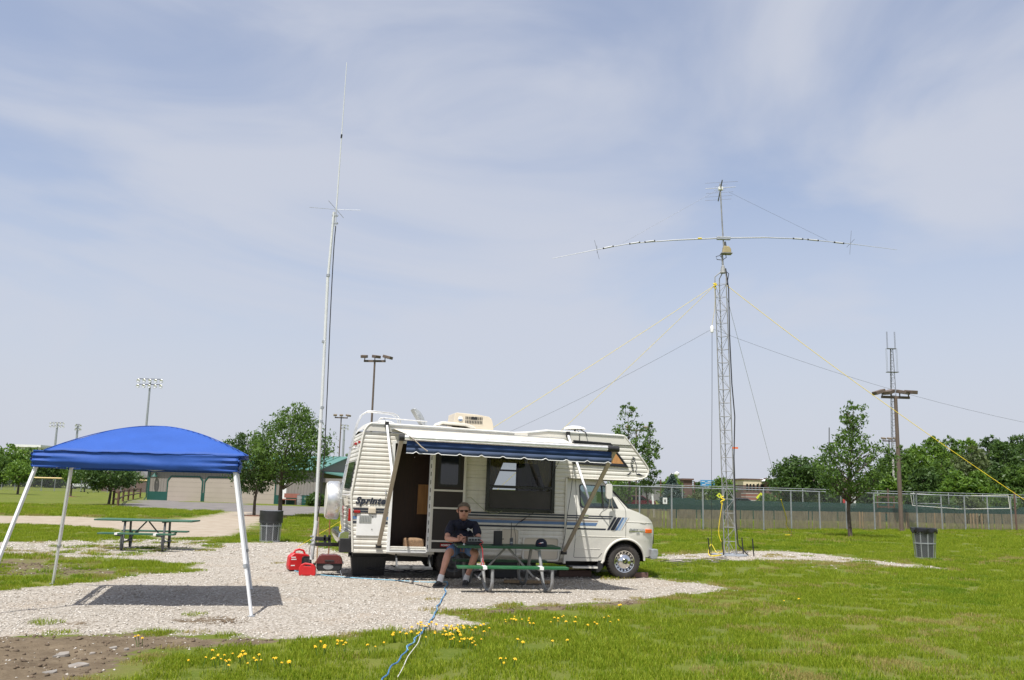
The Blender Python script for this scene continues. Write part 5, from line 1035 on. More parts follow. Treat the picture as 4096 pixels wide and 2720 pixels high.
for o_ in man.children:
    if o_.name.split('.')[0] in ('nose', 'mouth', 'ear', 'hair', 'sunglasses', 'glasses_frame'): o_.scale = (1.18, 1.12, 1.13); o_.location = (0, -0.182 + 1.12 * 0.135, 1.262 - 1.13 * 1.297)
c_ = SK(); pe = c_.chain([((0, 0.035, SEAT + 0.16), (0.195, 0.155)), ((0, 0.0, 0.78), (0.225, 0.185)), ((0, -0.055, 0.92), (0.232, 0.170)), ((0, -0.105, 1.03), (0.178, 0.138)), ((0, -0.12, 1.085), (0.105, 0.095))])
for s in (-1, 1): c_.chain([(SHO[s], 0.092), (Vector(SHO[s]).lerp(Vector(ELB[s]), 0.45), 0.082), (Vector(SHO[s]).lerp(Vector(ELB[s]), 0.78), 0.084)], 3)
skin_mesh('polo_shirt', c_.v, c_.e, c_.r, 'polo', man)
MB().tube([(-0.065, -0.10, 1.125), (-0.05, -0.15, 1.11), (-0.018, -0.172, 1.07), (0.0, -0.172, 1.02)], [0.016, 0.018, 0.016, 0.008], 7).tube([(0.065, -0.10, 1.125), (0.05, -0.15, 1.11), (0.018, -0.172, 1.07), (0.0, -0.172, 1.02)], [0.016, 0.018, 0.016, 0.008], 7).obj('collar', 'polo', man, smooth=True).location = (0, -0.075, -0.03)
MB().lathe([(0.0, -0.003), (0.026, -0.002), (0.026, 0.003)], 14, (0.085, -0.224, 0.935), 'y', cap=False).obj('shirt_badge', 'galv', man)
d_ = SK(); d_.chain([((0, 0.035, SEAT + 0.10), (0.188, 0.145)), ((0, 0.03, SEAT + 0.19), (0.182, 0.14))])
for s in (-1, 1): d_.chain([(Vector(HIP[s]) + Vector((0.01 * s, 0, 0)), 0.122), (Vector(HIP[s]).lerp(Vector(KNEE[s]), 0.45), 0.115), (Vector(HIP[s]).lerp(Vector(KNEE[s]), 0.85), 0.108)], 0)
skin_mesh('denim_shorts', d_.v, d_.e, d_.r, 'denim', man)
for s in (-1, 1):
    a_ = Vector(ANK[s]); dirk = (Vector(ANK[s]) - Vector(KNEE[s])).normalized(); tz = Vector((-0.55 if s < 0 else -0.15, -1, 0)).normalized()
    MB().tube([a_ - dirk * 0.10, a_ - dirk * 0.04, a_ + Vector((0, 0, -0.02))], [0.050, 0.050, 0.054], 12).obj('sock', 'sock', man, smooth=True)
    sh = SK(); sh.chain([(a_ + tz * -0.055 + Vector((0, 0, -0.055)), (0.045, 0.042)), (a_ + tz * 0.02 + Vector((0, 0, -0.035)), (0.052, 0.056)), (a_ + tz * 0.11 + Vector((0, 0, -0.058)), (0.050, 0.038)), (a_ + tz * 0.19 + Vector((0, 0, -0.066)), (0.042, 0.028))]); so = skin_mesh('shoe', sh.v, sh.e, sh.r, 'shoe', man)
    sx_ = Vector((-tz.y, tz.x, 0)); cc = Vector((a_.x, a_.y, 0)); MB().poly([(-0.10, -0.038), (0.0, -0.045), (0.12, -0.048), (0.20, -0.035), (0.235, 0.0), (0.20, 0.035), (0.12, 0.048), (0.0, 0.045), (-0.10, 0.038)], f=lambda a, b: cc + tz * a + sx_ * b + Vector((0, 0, 0.004)), thick=0.024, tdir=(0, 0, 1)).obj('sole', 'shoesole', so)
    for k in range(4): q = a_ + tz * (0.05 + k * 0.028) + Vector((0, 0, -0.004 - k * 0.010)); MB().tube([q - sx_ * 0.030, q + sx_ * 0.030], 0.0035, 5).obj('lace', 'whitepaint' if False else 'galvdull', so)

# ---------------------------------------------------------------- blue canopy
A_, B_ = G(1006, 2467), Vector((-6.72, 11.75, 0))
ab = (B_ - A_); ab.z = 0; n_ = Vector((ab.y, -ab.x, 0)).normalized()
if n_.y < 0: n_ = -n_
side_len = 3.15; n_ = (A_ + Vector((-0.14, 0, 0))).normalized(); n_.z = 0
cor = [A_, A_ + ab, A_ + ab + n_ * side_len, A_ + n_ * side_len]
CC = sum(cor, Vector()) / 4
can = thing('canopy_tent', 'blue pop-up canopy with splayed white legs over the gravel', 'canopy', (0, 0, 0))
ze, zt = 2.115, 1.89
CC = CC + Vector((0.17, 0, 0)); eav = [CC + (c - CC) * 0.79 for c in cor]
def canz(u, v):                                            # u, v in -1..1 on the eave square
    q = max(abs(u), abs(v)); r2_ = math.hypot(u, v)
    return ze + 0.44 * (1 - q ** 1.7) * (1 - 0.05 * abs(abs(u) - abs(v))) - 0.02 * math.sin(PI * q) * abs(abs(u) - abs(v))
vs, fs = [], []; n0 = 32
eu = (eav[0] - eav[1]) / 2; ev = (eav[3] - eav[0]) / 2
for i in range(n0 + 1):
    for j in range(n0 + 1):
        u, v = -1 + 2 * i / n0, -1 + 2 * j / n0; p = CC + eu * u + ev * v; q_ = max(abs(u), abs(v)); d1_ = abs(abs(u) - abs(v)); vs.append((p.x, p.y, canz(u, v) + 0.004 * math.sin(9 * u + 3 * v) + 0.006 * math.sin((u - v) * 13 + 2 * u) * q_ * math.exp(-d1_ * 2.2) + 0.004 * math.sin(u * 31 + v * 17) * q_ ** 3 - 0.012 * math.exp(-(d1_ / 0.10) ** 2) * 0.0))
for i in range(n0):
    for j in range(n0): a = i * (n0 + 1) + j; fs.append((a, a + n0 + 1, a + n0 + 2, a + 1))
cvr = MB().add(vs, fs).obj('cover', 'canopy', can, smooth=True, solid=0.003)
for su, sv in ((-1, -1), (1, -1), (1, 1), (-1, 1)):
    MB().tube([(*(CC + eu * su * k / 16 + ev * sv * k / 16).xy, canz(su * k / 16, sv * k / 16) + 0.004) for k in range(17)], 0.006, 5).obj('hip_seam', 'canopy', cvr, smooth=True)
rv_ = random.Random(3)
for s in range(4):                                         # valances with horizontal pull wrinkles near the corners
    p0, p1 = eav[s], eav[(s + 1) % 4]; outn = ((p0 + p1) / 2 - CC); outn.z = 0; outn.normalize(); vs, fs = [], []; m_, kk = 60, 14
    ph = rv_.random() * 6
    for i in range(m_ + 1):
        t_ = i / m_; p = p0.lerp(p1, t_); ed = max(math.exp(-t_ * 9), math.exp(-(1 - t_) * 9)); sag = 0.030 * math.sin(PI * t_) * 0.5
        for j in range(kk + 1):
            q = j / kk; wob = 0.016 * ed * math.sin(q * 19 + ph) + 0.010 * math.sin(q * 7 + t_ * 3 + ph) * (1 - ed) + 0.006 * math.sin(t_ * 23 + q * 5) * q
            dz = (ze - zt) * q - 0.01 * ed * math.sin(PI * q); vs.append(p + outn * (0.004 + wob + 0.02 * math.sin(PI * q)) + Vector((0, 0, ze - dz - sag * (1 - q) * 0.3)))
    for i in range(m_):
        for j in range(kk): a = i * (kk + 1) + j; fs.append((a, a + 1, a + kk + 2, a + kk + 1))
    MB().add(vs, fs).obj('valance', 'canopy', can, smooth=True, solid=0.003)
for s in range(4):
    top = CC + (cor[s] - CC) * 0.755 + Vector((0, 0, 1.99)); bot = Vector(cor[s]); bot.z = 0.0
    if s == 2: bot = G(211, 2336)
    mid = top.lerp(bot, 0.68)
    lg = MB().beam(top, mid, 0.042, 0.042, (0.3, 1, 0)).obj('leg', 'canopyleg', can, bevel=0.004); MB().beam(mid, bot + (mid - bot).normalized() * 0.01, 0.033, 0.033, (0.3, 1, 0)).obj('lower_leg', 'canopyleg', lg, bevel=0.003)
    MB().beam(mid + (top - mid).normalized() * 0.03, mid - (top - mid).normalized() * 0.02, 0.049, 0.049, (0.3, 1, 0)).obj('leg_collar', 'galv', lg)
    MB().cbox(bot + Vector((0, 0, 0.006)), (0.08, 0.08, 0.012)).obj('foot_plate', 'galv', lg)
for s in range(4):                                         # scissor truss below the cover
    a, c = eav[s].lerp(CC, 0.05) + Vector((0, 0, 2.05)), eav[(s + 1) % 4].lerp(CC, 0.05) + Vector((0, 0, 2.05)); m_ = a.lerp(c, 0.5)
    MB().beam(a, m_ - Vector((0, 0, 0.14)), 0.014, 0.022).beam(m_ - Vector((0, 0, 0.14)), c, 0.014, 0.022).beam(a - Vector((0, 0, 0.13)), m_ , 0.014, 0.022).beam(m_, c - Vector((0, 0, 0.13)), 0.014, 0.022).obj('truss_bar', 'canopyleg', can)

# ---------------------------------------------------------------- rubbish bins
def bin_(name, label, loc, h, r0, r1, bag):
    t = thing(name, label, 'trash can', loc, 0, 'wire mesh trash cans')
    n_ = 28; me = MB(); 
    # mesh skirt unrolled so the woven pattern follows the wall
    sk_ = MB().lathe([(r0, 0.03), (r1, h)], n_, cap=False).obj('mesh_wall', 'canmesh', t, fix=False)
    for k in range(10): a = 2 * PI * (k + 0.3) / 10; MB().beam((r0 * 1.01 * math.cos(a), r0 * 1.01 * math.sin(a), 0.0), (r1 * 1.01 * math.cos(a), r1 * 1.01 * math.sin(a), h), 0.024, 0.010, (math.cos(a), math.sin(a), 0)).obj('upright', 'galv', t)
    for z in (0.03, h * 0.52, h - 0.02): r_ = r0 + (r1 - r0) * z / h; MB().lathe([(r_ + 0.004, z - 0.014), (r_ + 0.011, z - 0.014), (r_ + 0.011, z + 0.014), (r_ + 0.004, z + 0.014)], n_).obj('hoop', 'galv', t)
    pr = [(r0 - 0.05, 0.03), (r0 - 0.04, 0.2), (r1 - 0.06, h * 0.8), (r1 - 0.035, h + (0.02 if bag else 0.10))]
    if not bag:
        pr = [(r0 - 0.05, 0.03), (r0 - 0.03, 0.3), (r1 - 0.035, h * 0.55), (r1 - 0.03, h * 0.6), (r1 + 0.02, h * 0.62), (r1 + 0.015, h * 0.7), (r1 + 0.022, h * 0.72), (r1 + 0.015, h * 0.80), (r1 + 0.022, h * 0.82), (r1 + 0.015, h * 0.95), (r1 + 0.025, h), (r1 - 0.01, h)]
    MB().lathe(pr, 32, cap=False).obj('drum', 'drum', t, smooth=True)
    if bag:
        mb = MB(); rr = random.Random(5); vs = []; nn = 40
        for q, (r_, z) in enumerate(((r1 - 0.05, h - 0.10), (r1 - 0.02, h + 0.03), (r1 + 0.025, h + 0.028), (r1 + 0.034, h - 0.03), (r1 + 0.028, h - 0.11))):
            for k in range(nn): a = 2 * PI * k / nn; w_ = 0.012 * math.sin(a * 7 + q) + 0.01 * math.sin(a * 13 + 2 * q) + rr.uniform(-.004, .004); vs.append(((r_ + w_ * (q > 1)) * math.cos(a), (r_ + w_ * (q > 1)) * math.sin(a), z + (0.025 * math.sin(a * 5 + 1) + 0.015 * math.sin(a * 11)) * (q >= 3)))
        for q in range(4):
            for k in range(nn): mb.f.append((q * nn + k, q * nn + (k + 1) % nn, (q + 1) * nn + (k + 1) % nn, (q + 1) * nn + k))
        mb.v = vs; mb.obj('bin_liner', 'bag', t, smooth=True)
    return t
p = G(3720, 2238); bin_('trash_can', 'wire mesh trash can with black liner folded over its rim', (p.x, p.y + 0.3, 0), 0.88, 0.27, 0.335, True)
p = G(1068, 2170); bin_('trash_can', 'wire mesh trash can with ribbed black drum near the tree', (p.x, p.y + 0.3, 0), 0.93, 0.285, 0.33, False)

# ---------------------------------------------------------------- gear behind the motorhome
p = G(1188, 2286)
gen = thing('generator', 'red suitcase generator with dark vented end on the gravel', 'generator', (p.x, p.y + 0.15, 0), R(28)); gen.scale = (0.9,) * 3
MB().poly([(-0.25, 0.03), (0.22, 0.03), (0.25, 0.10), (0.24, 0.30), (0.16, 0.37), (-0.16, 0.40), (-0.25, 0.33), (-0.27, 0.12)], f=lambda a, b: (a, -0.12, b), thick=0.24).obj('shell', 'redplastic', gen, bevel=0.025, seg=3)
MB().poly([(0.02, 0.045), (0.235, 0.045), (0.255, 0.12), (0.245, 0.30), (0.19, 0.33), (0.06, 0.335), (0.02, 0.30)], f=lambda a, b: (a, -0.132, b), thick=0.264).obj('end_panel', 'black', gen, bevel=0.01)
for k in range(7): box('vent_slot', 'darksteel', gen, 0.06, 0.20, -0.136, -0.1325, 0.17 + k * 0.018, 0.178 + k * 0.018)
MB().lathe([(0.028, -0.012), (0.028, 0.0)], 14, (0.205, -0.132, 0.22), 'y').obj('pull_knob', 'darksteel', gen)
MB().tube([(-0.14, 0, 0.39), (-0.10, 0, 0.46), (-0.02, 0, 0.475), (0.08, 0, 0.45), (0.12, 0, 0.37)], 0.024, 10).obj('carry_handle', 'redplastic', gen, smooth=True)
for z, l_ in ((0.30, 0.10), (0.255, 0.12), (0.12, 0.09)): box('white_marking', 'whitepaint', gen, -0.22, -0.22 + l_, -0.1225, -0.1205, z, z + 0.022)
for xx in (-0.2, 0.18): MB().box(xx - 0.03, xx + 0.03, -0.11, 0.11, 0.0, 0.03).obj('foot', 'black', gen)
p = G(1226, 2303)
gc = thing('gas_can', 'red plastic gas can with moulded handle beside the generator', 'gas can', (p.x, p.y + 0.06, 0), R(8)); gc.scale = (0.92,) * 3
MB().poly([(-0.16, 0.0), (0.16, 0.0), (0.175, 0.03), (0.17, 0.17), (0.12, 0.235), (-0.06, 0.26), (-0.14, 0.225), (-0.175, 0.15), (-0.175, 0.03)], [[(-0.07, 0.20), (-0.05, 0.225), (0.06, 0.215), (0.07, 0.19)]], f=lambda a, b: (a, -0.085, b), thick=0.17).obj('can', 'redplastic', gc, bevel=0.02, seg=3)
MB().lathe([(0.032, 0.0), (0.032, 0.04), (0.02, 0.045)], 14, (0.135, 0, 0.215)).obj('cap', 'black', gc); MB().tube([(0.135, 0, 0.25), (0.19, -0.02, 0.33), (0.235, -0.03, 0.40)], [0.013, 0.012, 0.010], 8).obj('spout', 'wood', gc, smooth=True)
MB().poly(rrect(-0.13, 0.10, 0.03, 0.13, 0.03), f=lambda a, b: (a, -0.0875, b), thick=0.003).obj('side_emboss', 'redplastic', gc)
p = G(1308, 2304)
gr = thing('portable_grill', 'maroon tabletop charcoal grill on thin folding legs', 'grill', (p.x, p.y + 0.18, 0), R(10))
MB().poly([(-0.26, 0.245), (0.26, 0.245), (0.24, 0.31), (0.20, 0.375), (0.12, 0.40), (-0.14, 0.40), (-0.20, 0.385), (-0.245, 0.31)], f=lambda a, b: (a, -0.15, b), thick=0.30).obj('lid', 'maroon', gr, bevel=0.04, seg=3)
MB().poly([(-0.255, 0.235), (0.255, 0.235), (0.235, 0.12), (0.20, 0.09), (-0.20, 0.09), (-0.24, 0.12)], f=lambda a, b: (a, -0.15, b), thick=0.30).obj('bowl', 'black', gr, bevel=0.03, seg=3)
MB().box(-0.275, 0.275, -0.17, 0.17, 0.234, 0.247).obj('rim', 'maroon', gr, bevel=0.004); MB().box(-0.09, 0.09, -0.185, -0.155, 0.275, 0.30).obj('handle', 'black', gr, bevel=0.006)
MB().poly([(0.10 * math.cos(a), 0.17 + 0.05 * math.sin(a)) for a in [i * PI / 8 for i in range(16)]], f=lambda a, b: (a - 0.02, -0.153, b), thick=0.004).obj('vent_disc', 'galvdull', gr)
for sx in (-1, 1):
    MB().tube([(sx * 0.21, -0.13, 0.12), (sx * 0.25, -0.17, 0.008), (sx * 0.25, 0.17, 0.008), (sx * 0.21, 0.13, 0.12)], 0.006, 6).obj('leg', 'galv', gr)
p = G(1462, 2305)
bn = thing('storage_bin', 'black plastic storage bin with ribbed sides under the motorhome tail', 'storage bin', (p.x, p.y + 0.22, 0), R(13))
mb = MB()
vs = [(-0.30, -0.20, 0.01), (0.30, -0.20, 0.01), (0.30, 0.20, 0.01), (-0.30, 0.20, 0.01), (-0.34, -0.23, 0.36), (0.34, -0.23, 0.36), (0.34, 0.23, 0.36), (-0.34, 0.23, 0.36)]
mb.add(vs, [(0, 3, 2, 1), (0, 1, 5, 4), (1, 2, 6, 5), (2, 3, 7, 6), (3, 0, 4, 7)]).obj('tub', 'black', bn, solid=0.006)
for k in range(9): x = -0.27 + k * 0.0675; MB().beam((x * 0.96, -0.206, 0.02), (x * 1.06, -0.233, 0.33), 0.022, 0.012, (0, 1, 0)).obj('rib', 'black', bn)
MB().poly([(-0.355, -0.245), (0.355, -0.245), (0.355, 0.245), (-0.355, 0.245)], [[(-0.335, -0.225), (-0.335, 0.225), (0.335, 0.225), (0.335, -0.225)]], f=lambda a, b: (a, b, 0.345), thick=0.03, tdir=(0, 0, 1)).obj('rim', 'black', bn)
p = RVW(-2.55, 0.30, 0); tag(MB().cbox((p.x, p.y, 0.16), (0.62, 0.36, 0.32), Matrix.Rotation(PSI, 3, 'Z')).obj('battery_box', 'black', bevel=0.02), 'low black box in the shade below the dinette window', 'box')
p = RVW(-2.35, -0.9, 0); tag(MB().cbox((p.x, p.y, 0.045), (0.9, 0.14, 0.05), Matrix.Rotation(R(6), 3, 'Z')).obj('wood_plank', 'wood', bevel=0.006), 'weathered plank lying on gravel behind the near table', 'plank')
p = RVW(0.42, 0.28, 0); tag(MB().cbox((p.x, p.y, 0.055), (0.34, 0.14, 0.10), Matrix.Rotation(PSI, 3, 'Z')).obj('wheel_chock', 'brownclad', bevel=0.008), 'brown timber chock behind the front wheel', 'wheel chock')
p = RVW(-0.95, 0.5, 0); tag(MB().cbox((p.x, p.y, 0.07), (0.7, 0.2, 0.13), Matrix.Rotation(PSI, 3, 'Z')).obj('timber_block', 'brownclad', bevel=0.008), 'brown timber blocks under the cab step', 'timber block')
# rods leaning by the hitch
for i, (a, c, r_, mt, lb) in enumerate((((1268, 2240), (1275, 2068), 0.018, 'wood', 'short wooden stake standing beside the hitch post'), ((1314, 2235), (1319, 2080), 0.014, 'rust', 'rusty steel rod standing below the spare wheel'))):
    b0 = G(*a); t0 = AT(*c, b0.y); tag(MB().tube([(b0.x, b0.y, 0), tuple(t0)], r_, 8).obj('stake', mt, smooth=True), lb, 'stake')
# mast with vertical aerial, clamped to a hitch post
MD = RVW(-6.25, 1.07, 0).y + 0.55
def MP(x, y): return AT(x, y, MD)
ma = thing('antenna_mast', 'tall white mast with vertical aerial clamped behind the motorhome', 'antenna mast', (0, 0, 0))
b0 = MP(1247, 2238)
j = [MP(1249, 2205), MP(1266, 2085), MP(1280, 1890), MP(1293, 1372), MP(1312, 1105), MP(1336, 848)]
MB().tube([b0, j[0], j[1]], 0.043, 12).obj('base_tube', 'pvc', ma, smooth=True)
MB().tube([j[0].lerp(j[1], 0.7), MP(1285, 1640)], 0.036, 12).obj('mast_section', 'pvc', ma, smooth=True); MB().tube([MP(1283, 1700), MP(1311, 1110)], 0.032, 12).obj('mast_section', 'pvc', ma, smooth=True); MB().tube([MP(1310, 1130), j[5]], 0.028, 12).obj('mast_section', 'pvc', ma, smooth=True)
for q in ((1283.5, 1690), (1288, 1635), (1294, 1371), (1312, 1106)): c0 = MP(*q); MB().tube([c0, c0 + Vector((0.003, 0, 0.05))], 0.040, 12).obj('joint_clamp', 'galv', ma)
c0 = MP(1341, 905); MB().tube([c0, MP(1345, 842)], 0.020, 8).obj('aerial_base', 'alu', ma, smooth=True)
for yy in (893, 862): q = MP(1340, yy); MB().cbox(q, (0.13, 0.05, 0.03)).obj('u_bolt', 'galv', ma)
MB().tube([MP(1345, 842), MP(1366, 548)], [0.017, 0.012], 8).obj('aerial_whip', 'pvc', ma, smooth=True); MB().tube([MP(1366, 548), MP(1387, 250)], [0.011, 0.008], 8).obj('aerial_whip', 'pvc', ma, smooth=True)
MB().tube([MP(1365, 552), MP(1367, 538)], 0.019, 8).obj('whip_joint', 'black', ma)
q = MP(1345, 838); MB().tube([q, MP(1238, 829)], 0.005, 5).obj('radial', 'galv', ma); MB().tube([q, MP(1442, 841)], 0.005, 5).obj('radial', 'galv', ma); MB().tube([q, q + Vector((0.05, 0.6, 0.0))], 0.005, 5).obj('radial', 'galv', ma); MB().tube([q, q + Vector((-0.05, -0.6, 0.0))], 0.005, 5).obj('radial', 'galv', ma)
for yy in (2145, 2160, 2176): q = MP(1251, yy); MB().tube([q - Vector((0, 0, 0.012)), q + Vector((0, 0, 0.012))], 0.052, 14).obj('clamp_band', 'galv', ma)
hp = RVW(-6.2, 1.07, 0.5); q = MP(1251, 2160)
MB().beam(q + Vector((0.05, 0, 0.03)), (q.x + 0.36, q.y, q.z + 0.03), 0.06, 0.08).beam(MP(1300, 2170), MP(1300, 2140), 0.05, 0.06).beam(MP(1318, 2172), MP(1318, 2140), 0.05, 0.06).beam(MP(1282, 2178), MP(1352, 2178), 0.07, 0.07).obj('hitch_bracket', 'black', ma, bevel=0.006)
cable('coax_cable', [MP(1343, 906), MP(1335, 1000), MP(1322, 1250), MP(1306, 1640), MP(1292, 1900), MP(1268, 2090), MP(1262, 2115)], 0.011, 'cable', 'black coax cable hanging down beside the white mast')
cable('ground_lead', [MP(1242, 2175), MP(1238, 2200), G(1232, 2250), G(1220, 2262)], 0.006, 'cable', 'black lead running from the mast foot to the generator')
yl = RVW(-5.72, 0.75, 1.0); cable('tow_rope', [RVW(-5.76, 0.60, 1.22), RVW(-5.77, 0.60, 0.95), RVW(-5.78, 0.66, 0.80), RVW(-5.77, 0.55, 0.95), RVW(-5.77, 0.5, 0.80), RVW(-5.77, 0.62, 0.88), RVW(-5.76, 0.62, 1.1)], 0.013, 'rope', 'yellow rope hung over the rear ladder of the motorhome', 'rope')
# cords on the ground
def GP(x, y, z=0.012): v = G(x, y); v.z = z; return v
cable('extension_cord', [GP(1154, 2258), GP(1160, 2278), GP(1210, 2293), GP(1290, 2303), GP(1390, 2312), GP(1480, 2318), GP(1600, 2325), GP(1700, 2331), GP(1790, 2330)], 0.010, 'cordpale', 'pale blue extension cord running along the motorhome to the table', 'cord')
pts = [GP(1793, 2330), GP(1785, 2350), GP(1775, 2385), GP(1755, 2420), GP(1735, 2460), GP(1708, 2510), GP(1680, 2550), GP(1650, 2590), GP(1610, 2640), GP(1570, 2685), GP(1530, 2735), GP(1480, 2800)]
rr = random.Random(4)
pts2 = []
for a, c in zip(pts, pts[1:]):
    for k in range(3): q = a.lerp(c, k / 3); pts2.append(q + Vector((rr.uniform(-.02, .02), rr.uniform(-.02, .02), rr.uniform(0, .014) + (0.03 if q.y < 11.3 else 0))))
cable('feed_cord', pts2, 0.008, 'cordblue', 'thick blue cord crossing the gravel towards the camera', 'cord')
cable('feed_cord', [q + Vector((0.016, 0.02, 0.008)) if i % 2 else q + Vector((-0.012, 0.0, 0.01)) for i, q in enumerate(pts2[:24])], 0.004, 'cordpale', 'thin pale cord twisted round the thick blue cord', 'cord')
cable('loose_cable', [GP(1683, 2552, .05), GP(1672, 2590, .055), GP(1650, 2620, .05), GP(1630, 2650, .055), GP(1612, 2690, .05), GP(1590, 2730, .05)], 0.0045, 'cordwhite', 'short white cord lying in the grass right of the blue cord', 'cord')
for i, (dx, z) in enumerate(((0, 0.12), (0.25, 0.16), (-0.2, 0.09))):
    cable('supply_cable', [RVW(-5.0 + dx, 0.4 + 0.1 * i, z), RVW(-4.5 + dx, 0.3, 0.05), RVW(-3.9 + dx, 0.45 + .1 * i, z), RVW(-3.3, 0.4, 0.04), RVW(-2.7, 0.6, 0.10)], 0.012, 'cable', ['upper black cable looping below the entry step', 'middle black cable in the shade under the coach', 'lowest black cable on the ground under the coach'][i], 'cable')
for i in range(4):
    a = G(2640 + i * 10, 2248 + i * 7); c_ = G(2905 + i * 5, 2230 + i * 5); cable('antenna_cable', [a + Vector((0, 0, .02)), a.lerp(c_, 0.3) + Vector((0, 0.1, .02)), a.lerp(c_, 0.6) + Vector((0.1, -0.12, .02)), c_ + Vector((0, 0, .02))], 0.009, 'cable', ['black antenna cable nearest the fence on the gravel strip', 'second black antenna cable on the gravel strip', 'third black antenna cable on the gravel strip', 'black antenna cable nearest the camera on the gravel strip'][i], 'cable', 'cables to the lattice tower')

# ---------------------------------------------------------------- lattice tower and antennas
T0 = G(2920, 2222); TD = T0.y
def TP(x, y): return AT(x, y, TD)
tw = thing('lattice_tower', 'guyed lattice mast of triangular steel sections with antennas on top', 'lattice tower', (0, 0, 0))
top = TP(2881, 1138); rT = 0.175
ang = [R(205), R(-35), R(85)]
def leg(k, t_): c = Vector((T0.x, T0.y, 0)).lerp(top, t_); return c + Vector((math.cos(ang[k]) * rT * 1.12, math.sin(ang[k]) * rT, 0))
for k in range(3): MB().tube([leg(k, 0.002), leg(k, 1.0)], 0.0165, 8).obj('leg', 'galvdull', tw, smooth=True)
nb = int(top.z / 0.40)
for i in range(nb + 1):
    t_ = i / nb
    for k in range(3):
        k2 = (k + 1) % 3; MB().tube([leg(k, t_), leg(k2, t_)], 0.0065, 5).obj('horizontal', 'galvdull', tw)
        if i < nb:
            t2 = (i + 1) / nb; a, c = (leg(k, t_), leg(k2, t2)) if (i + k) % 2 else (leg(k2, t_), leg(k, t2)); MB().tube([a, c], 0.0065, 5).obj('diagonal', 'galvdull', tw)
cap_ = TP(2892, 1072)
for k in range(3): MB().tube([leg(k, 1.0), leg(k, 1.0) + Vector((0, 0, 0.22)), cap_ - Vector((0, 0, 0.12)) + Vector((math.cos(ang[k]) * 0.07, math.sin(ang[k]) * 0.06, 0))], 0.0165, 8).obj('top_leg', 'galvdull', tw, smooth=True)
MB().lathe([(0.10, -0.16), (0.05, 0.05), (0.035, 0.08)], 12, cap_).obj('top_cone', 'galvdull', tw)
MB().tube([cap_, TP(2888, 1010)], 0.030, 10).obj('lower_mast', 'galvdull', tw, smooth=True)
MB().tube([TP(2895, 990), TP(2889, 900), TP(2880, 735)], 0.022, 8).obj('upper_mast', 'galvdull', tw, smooth=True)
rb = TP(2902, 1000); MB().poly([(-0.10, -0.11), (0.16, -0.11), (0.15, 0.02), (0.09, 0.10), (-0.07, 0.11)], f=lambda a, b: (rb.x + a, rb.y - 0.11, rb.z + b), thick=0.22).obj('rotator', 'rotor', tw, bevel=0.02); MB().box(rb.x - 0.15, rb.x + 0.19, rb.y - 0.13, rb.y + 0.13, rb.z - 0.13, rb.z - 0.11).obj('rotator_plate', 'galvdull', tw)
MB().tube([rb + Vector((0, 0, 0.1)), rb + Vector((-0.02, 0, 0.26))], 0.04, 8).obj('mast_clamp', 'darksteel', tw)
MB().lathe([(0.34, 0)] and [(0.50, 0.0), (0.53, 0.0), (0.53, 0.03), (0.50, 0.03)], 28, (T0.x, T0.y, 0.005)).obj('base_ring', 'galv', tw); MB().lathe([(0.44, 0.0), (0.44, 0.025)], 24, (T0.x, T0.y, 0.004)).obj('base_plate', 'galv', tw)
for i, (dx, dy) in enumerate(((-0.62, -0.2), (-0.28, -0.42), (0.66, -0.15), (0.5, 0.4))): MB().tube([(T0.x + dx, T0.y + dy, -0.02), (T0.x + dx * 1.02 - 0.05, T0.y + dy, 0.5)], 0.018, 6).obj('anchor_stake', 'black', tw)
MB().tube([leg(1, 1.06), leg(1, 0.98) + Vector((0.06, -.03, 0)), leg(1, 0.8) + Vector((0.035, -.03, 0)), leg(1, 0.62) + Vector((0.05, -.03, 0)), leg(1, 0.5) + Vector((0.10, -.03, 0)), leg(1, 0.35) + Vector((0.03, -.03, 0)), leg(1, 0.12) + Vector((0.02, -.03, 0)), leg(1, 0.04) + Vector((0.05, -0.05, 0)), (T0.x + 0.5, T0.y - 0.1, 0.03)], 0.018, 7).obj('cable_bundle', 'cable', tw, smooth=True)
MB().tube([TP(2903, 1018), TP(2905, 1030), TP(2890, 1040), TP(2868, 1038), TP(2864, 1026), TP(2880, 1022), TP(2890, 1034), TP(2888, 1055), TP(2893, 1075), TP(2915, 1095), TP(2908, 1140)], 0.012, 6).obj('cable_loop', 'cable', tw, smooth=True)
MB().cbox(leg(1, 0.385) + Vector((0.08, -0.03, 0)), (0.16, 0.02, 0.05)).obj('flagging_tape', 'amber', tw)
# rotatable dipole: tapering tubes, trap tubes, end hats
bm_ = [TP(*q) for q in ((2208, 1034), (2388, 998), (2520, 974), (2700, 960), (2895, 952), (3060, 950), (3200, 955), (3400, 975), (3588, 999))]
hb = MB().tube(bm_[3:6], 0.019, 10).obj('dipole_boom', 'dipole', tw, smooth=True)
MB().tube(bm_[1:4], [0.011, 0.014, 0.018], 8).obj('dipole_arm', 'dipole', tw, smooth=True); MB().tube([bm_[5], bm_[6], bm_[7]], [0.018, 0.014, 0.010], 8).obj('dipole_arm', 'dipole', tw, smooth=True)
MB().tube([bm_[0], bm_[1]], [0.006, 0.009], 6).obj('dipole_tip', 'dipole', tw, smooth=True); MB().tube([bm_[7], bm_[8]], [0.009, 0.005], 6).obj('dipole_tip', 'dipole', tw, smooth=True)
for (xa, ya, xb, yb) in ((2414, 993, 2452, 985), (2519, 975, 2558, 969), (2580, 968, 2618, 963), (3174, 954, 3210, 956), (3232, 958, 3272, 962), (3338, 969, 3374, 973)):
    MB().tube([TP(xa, ya), TP(xb, yb)], 0.024, 10).obj('trap', 'dipole', tw, smooth=True)
    for q in ((xa, ya), (xb, yb)): c0 = TP(*q); MB().tube([c0 - Vector((0.02, 0, 0)), c0 + Vector((0.02, 0, 0))], 0.026, 10).obj('trap_end', 'black', tw)
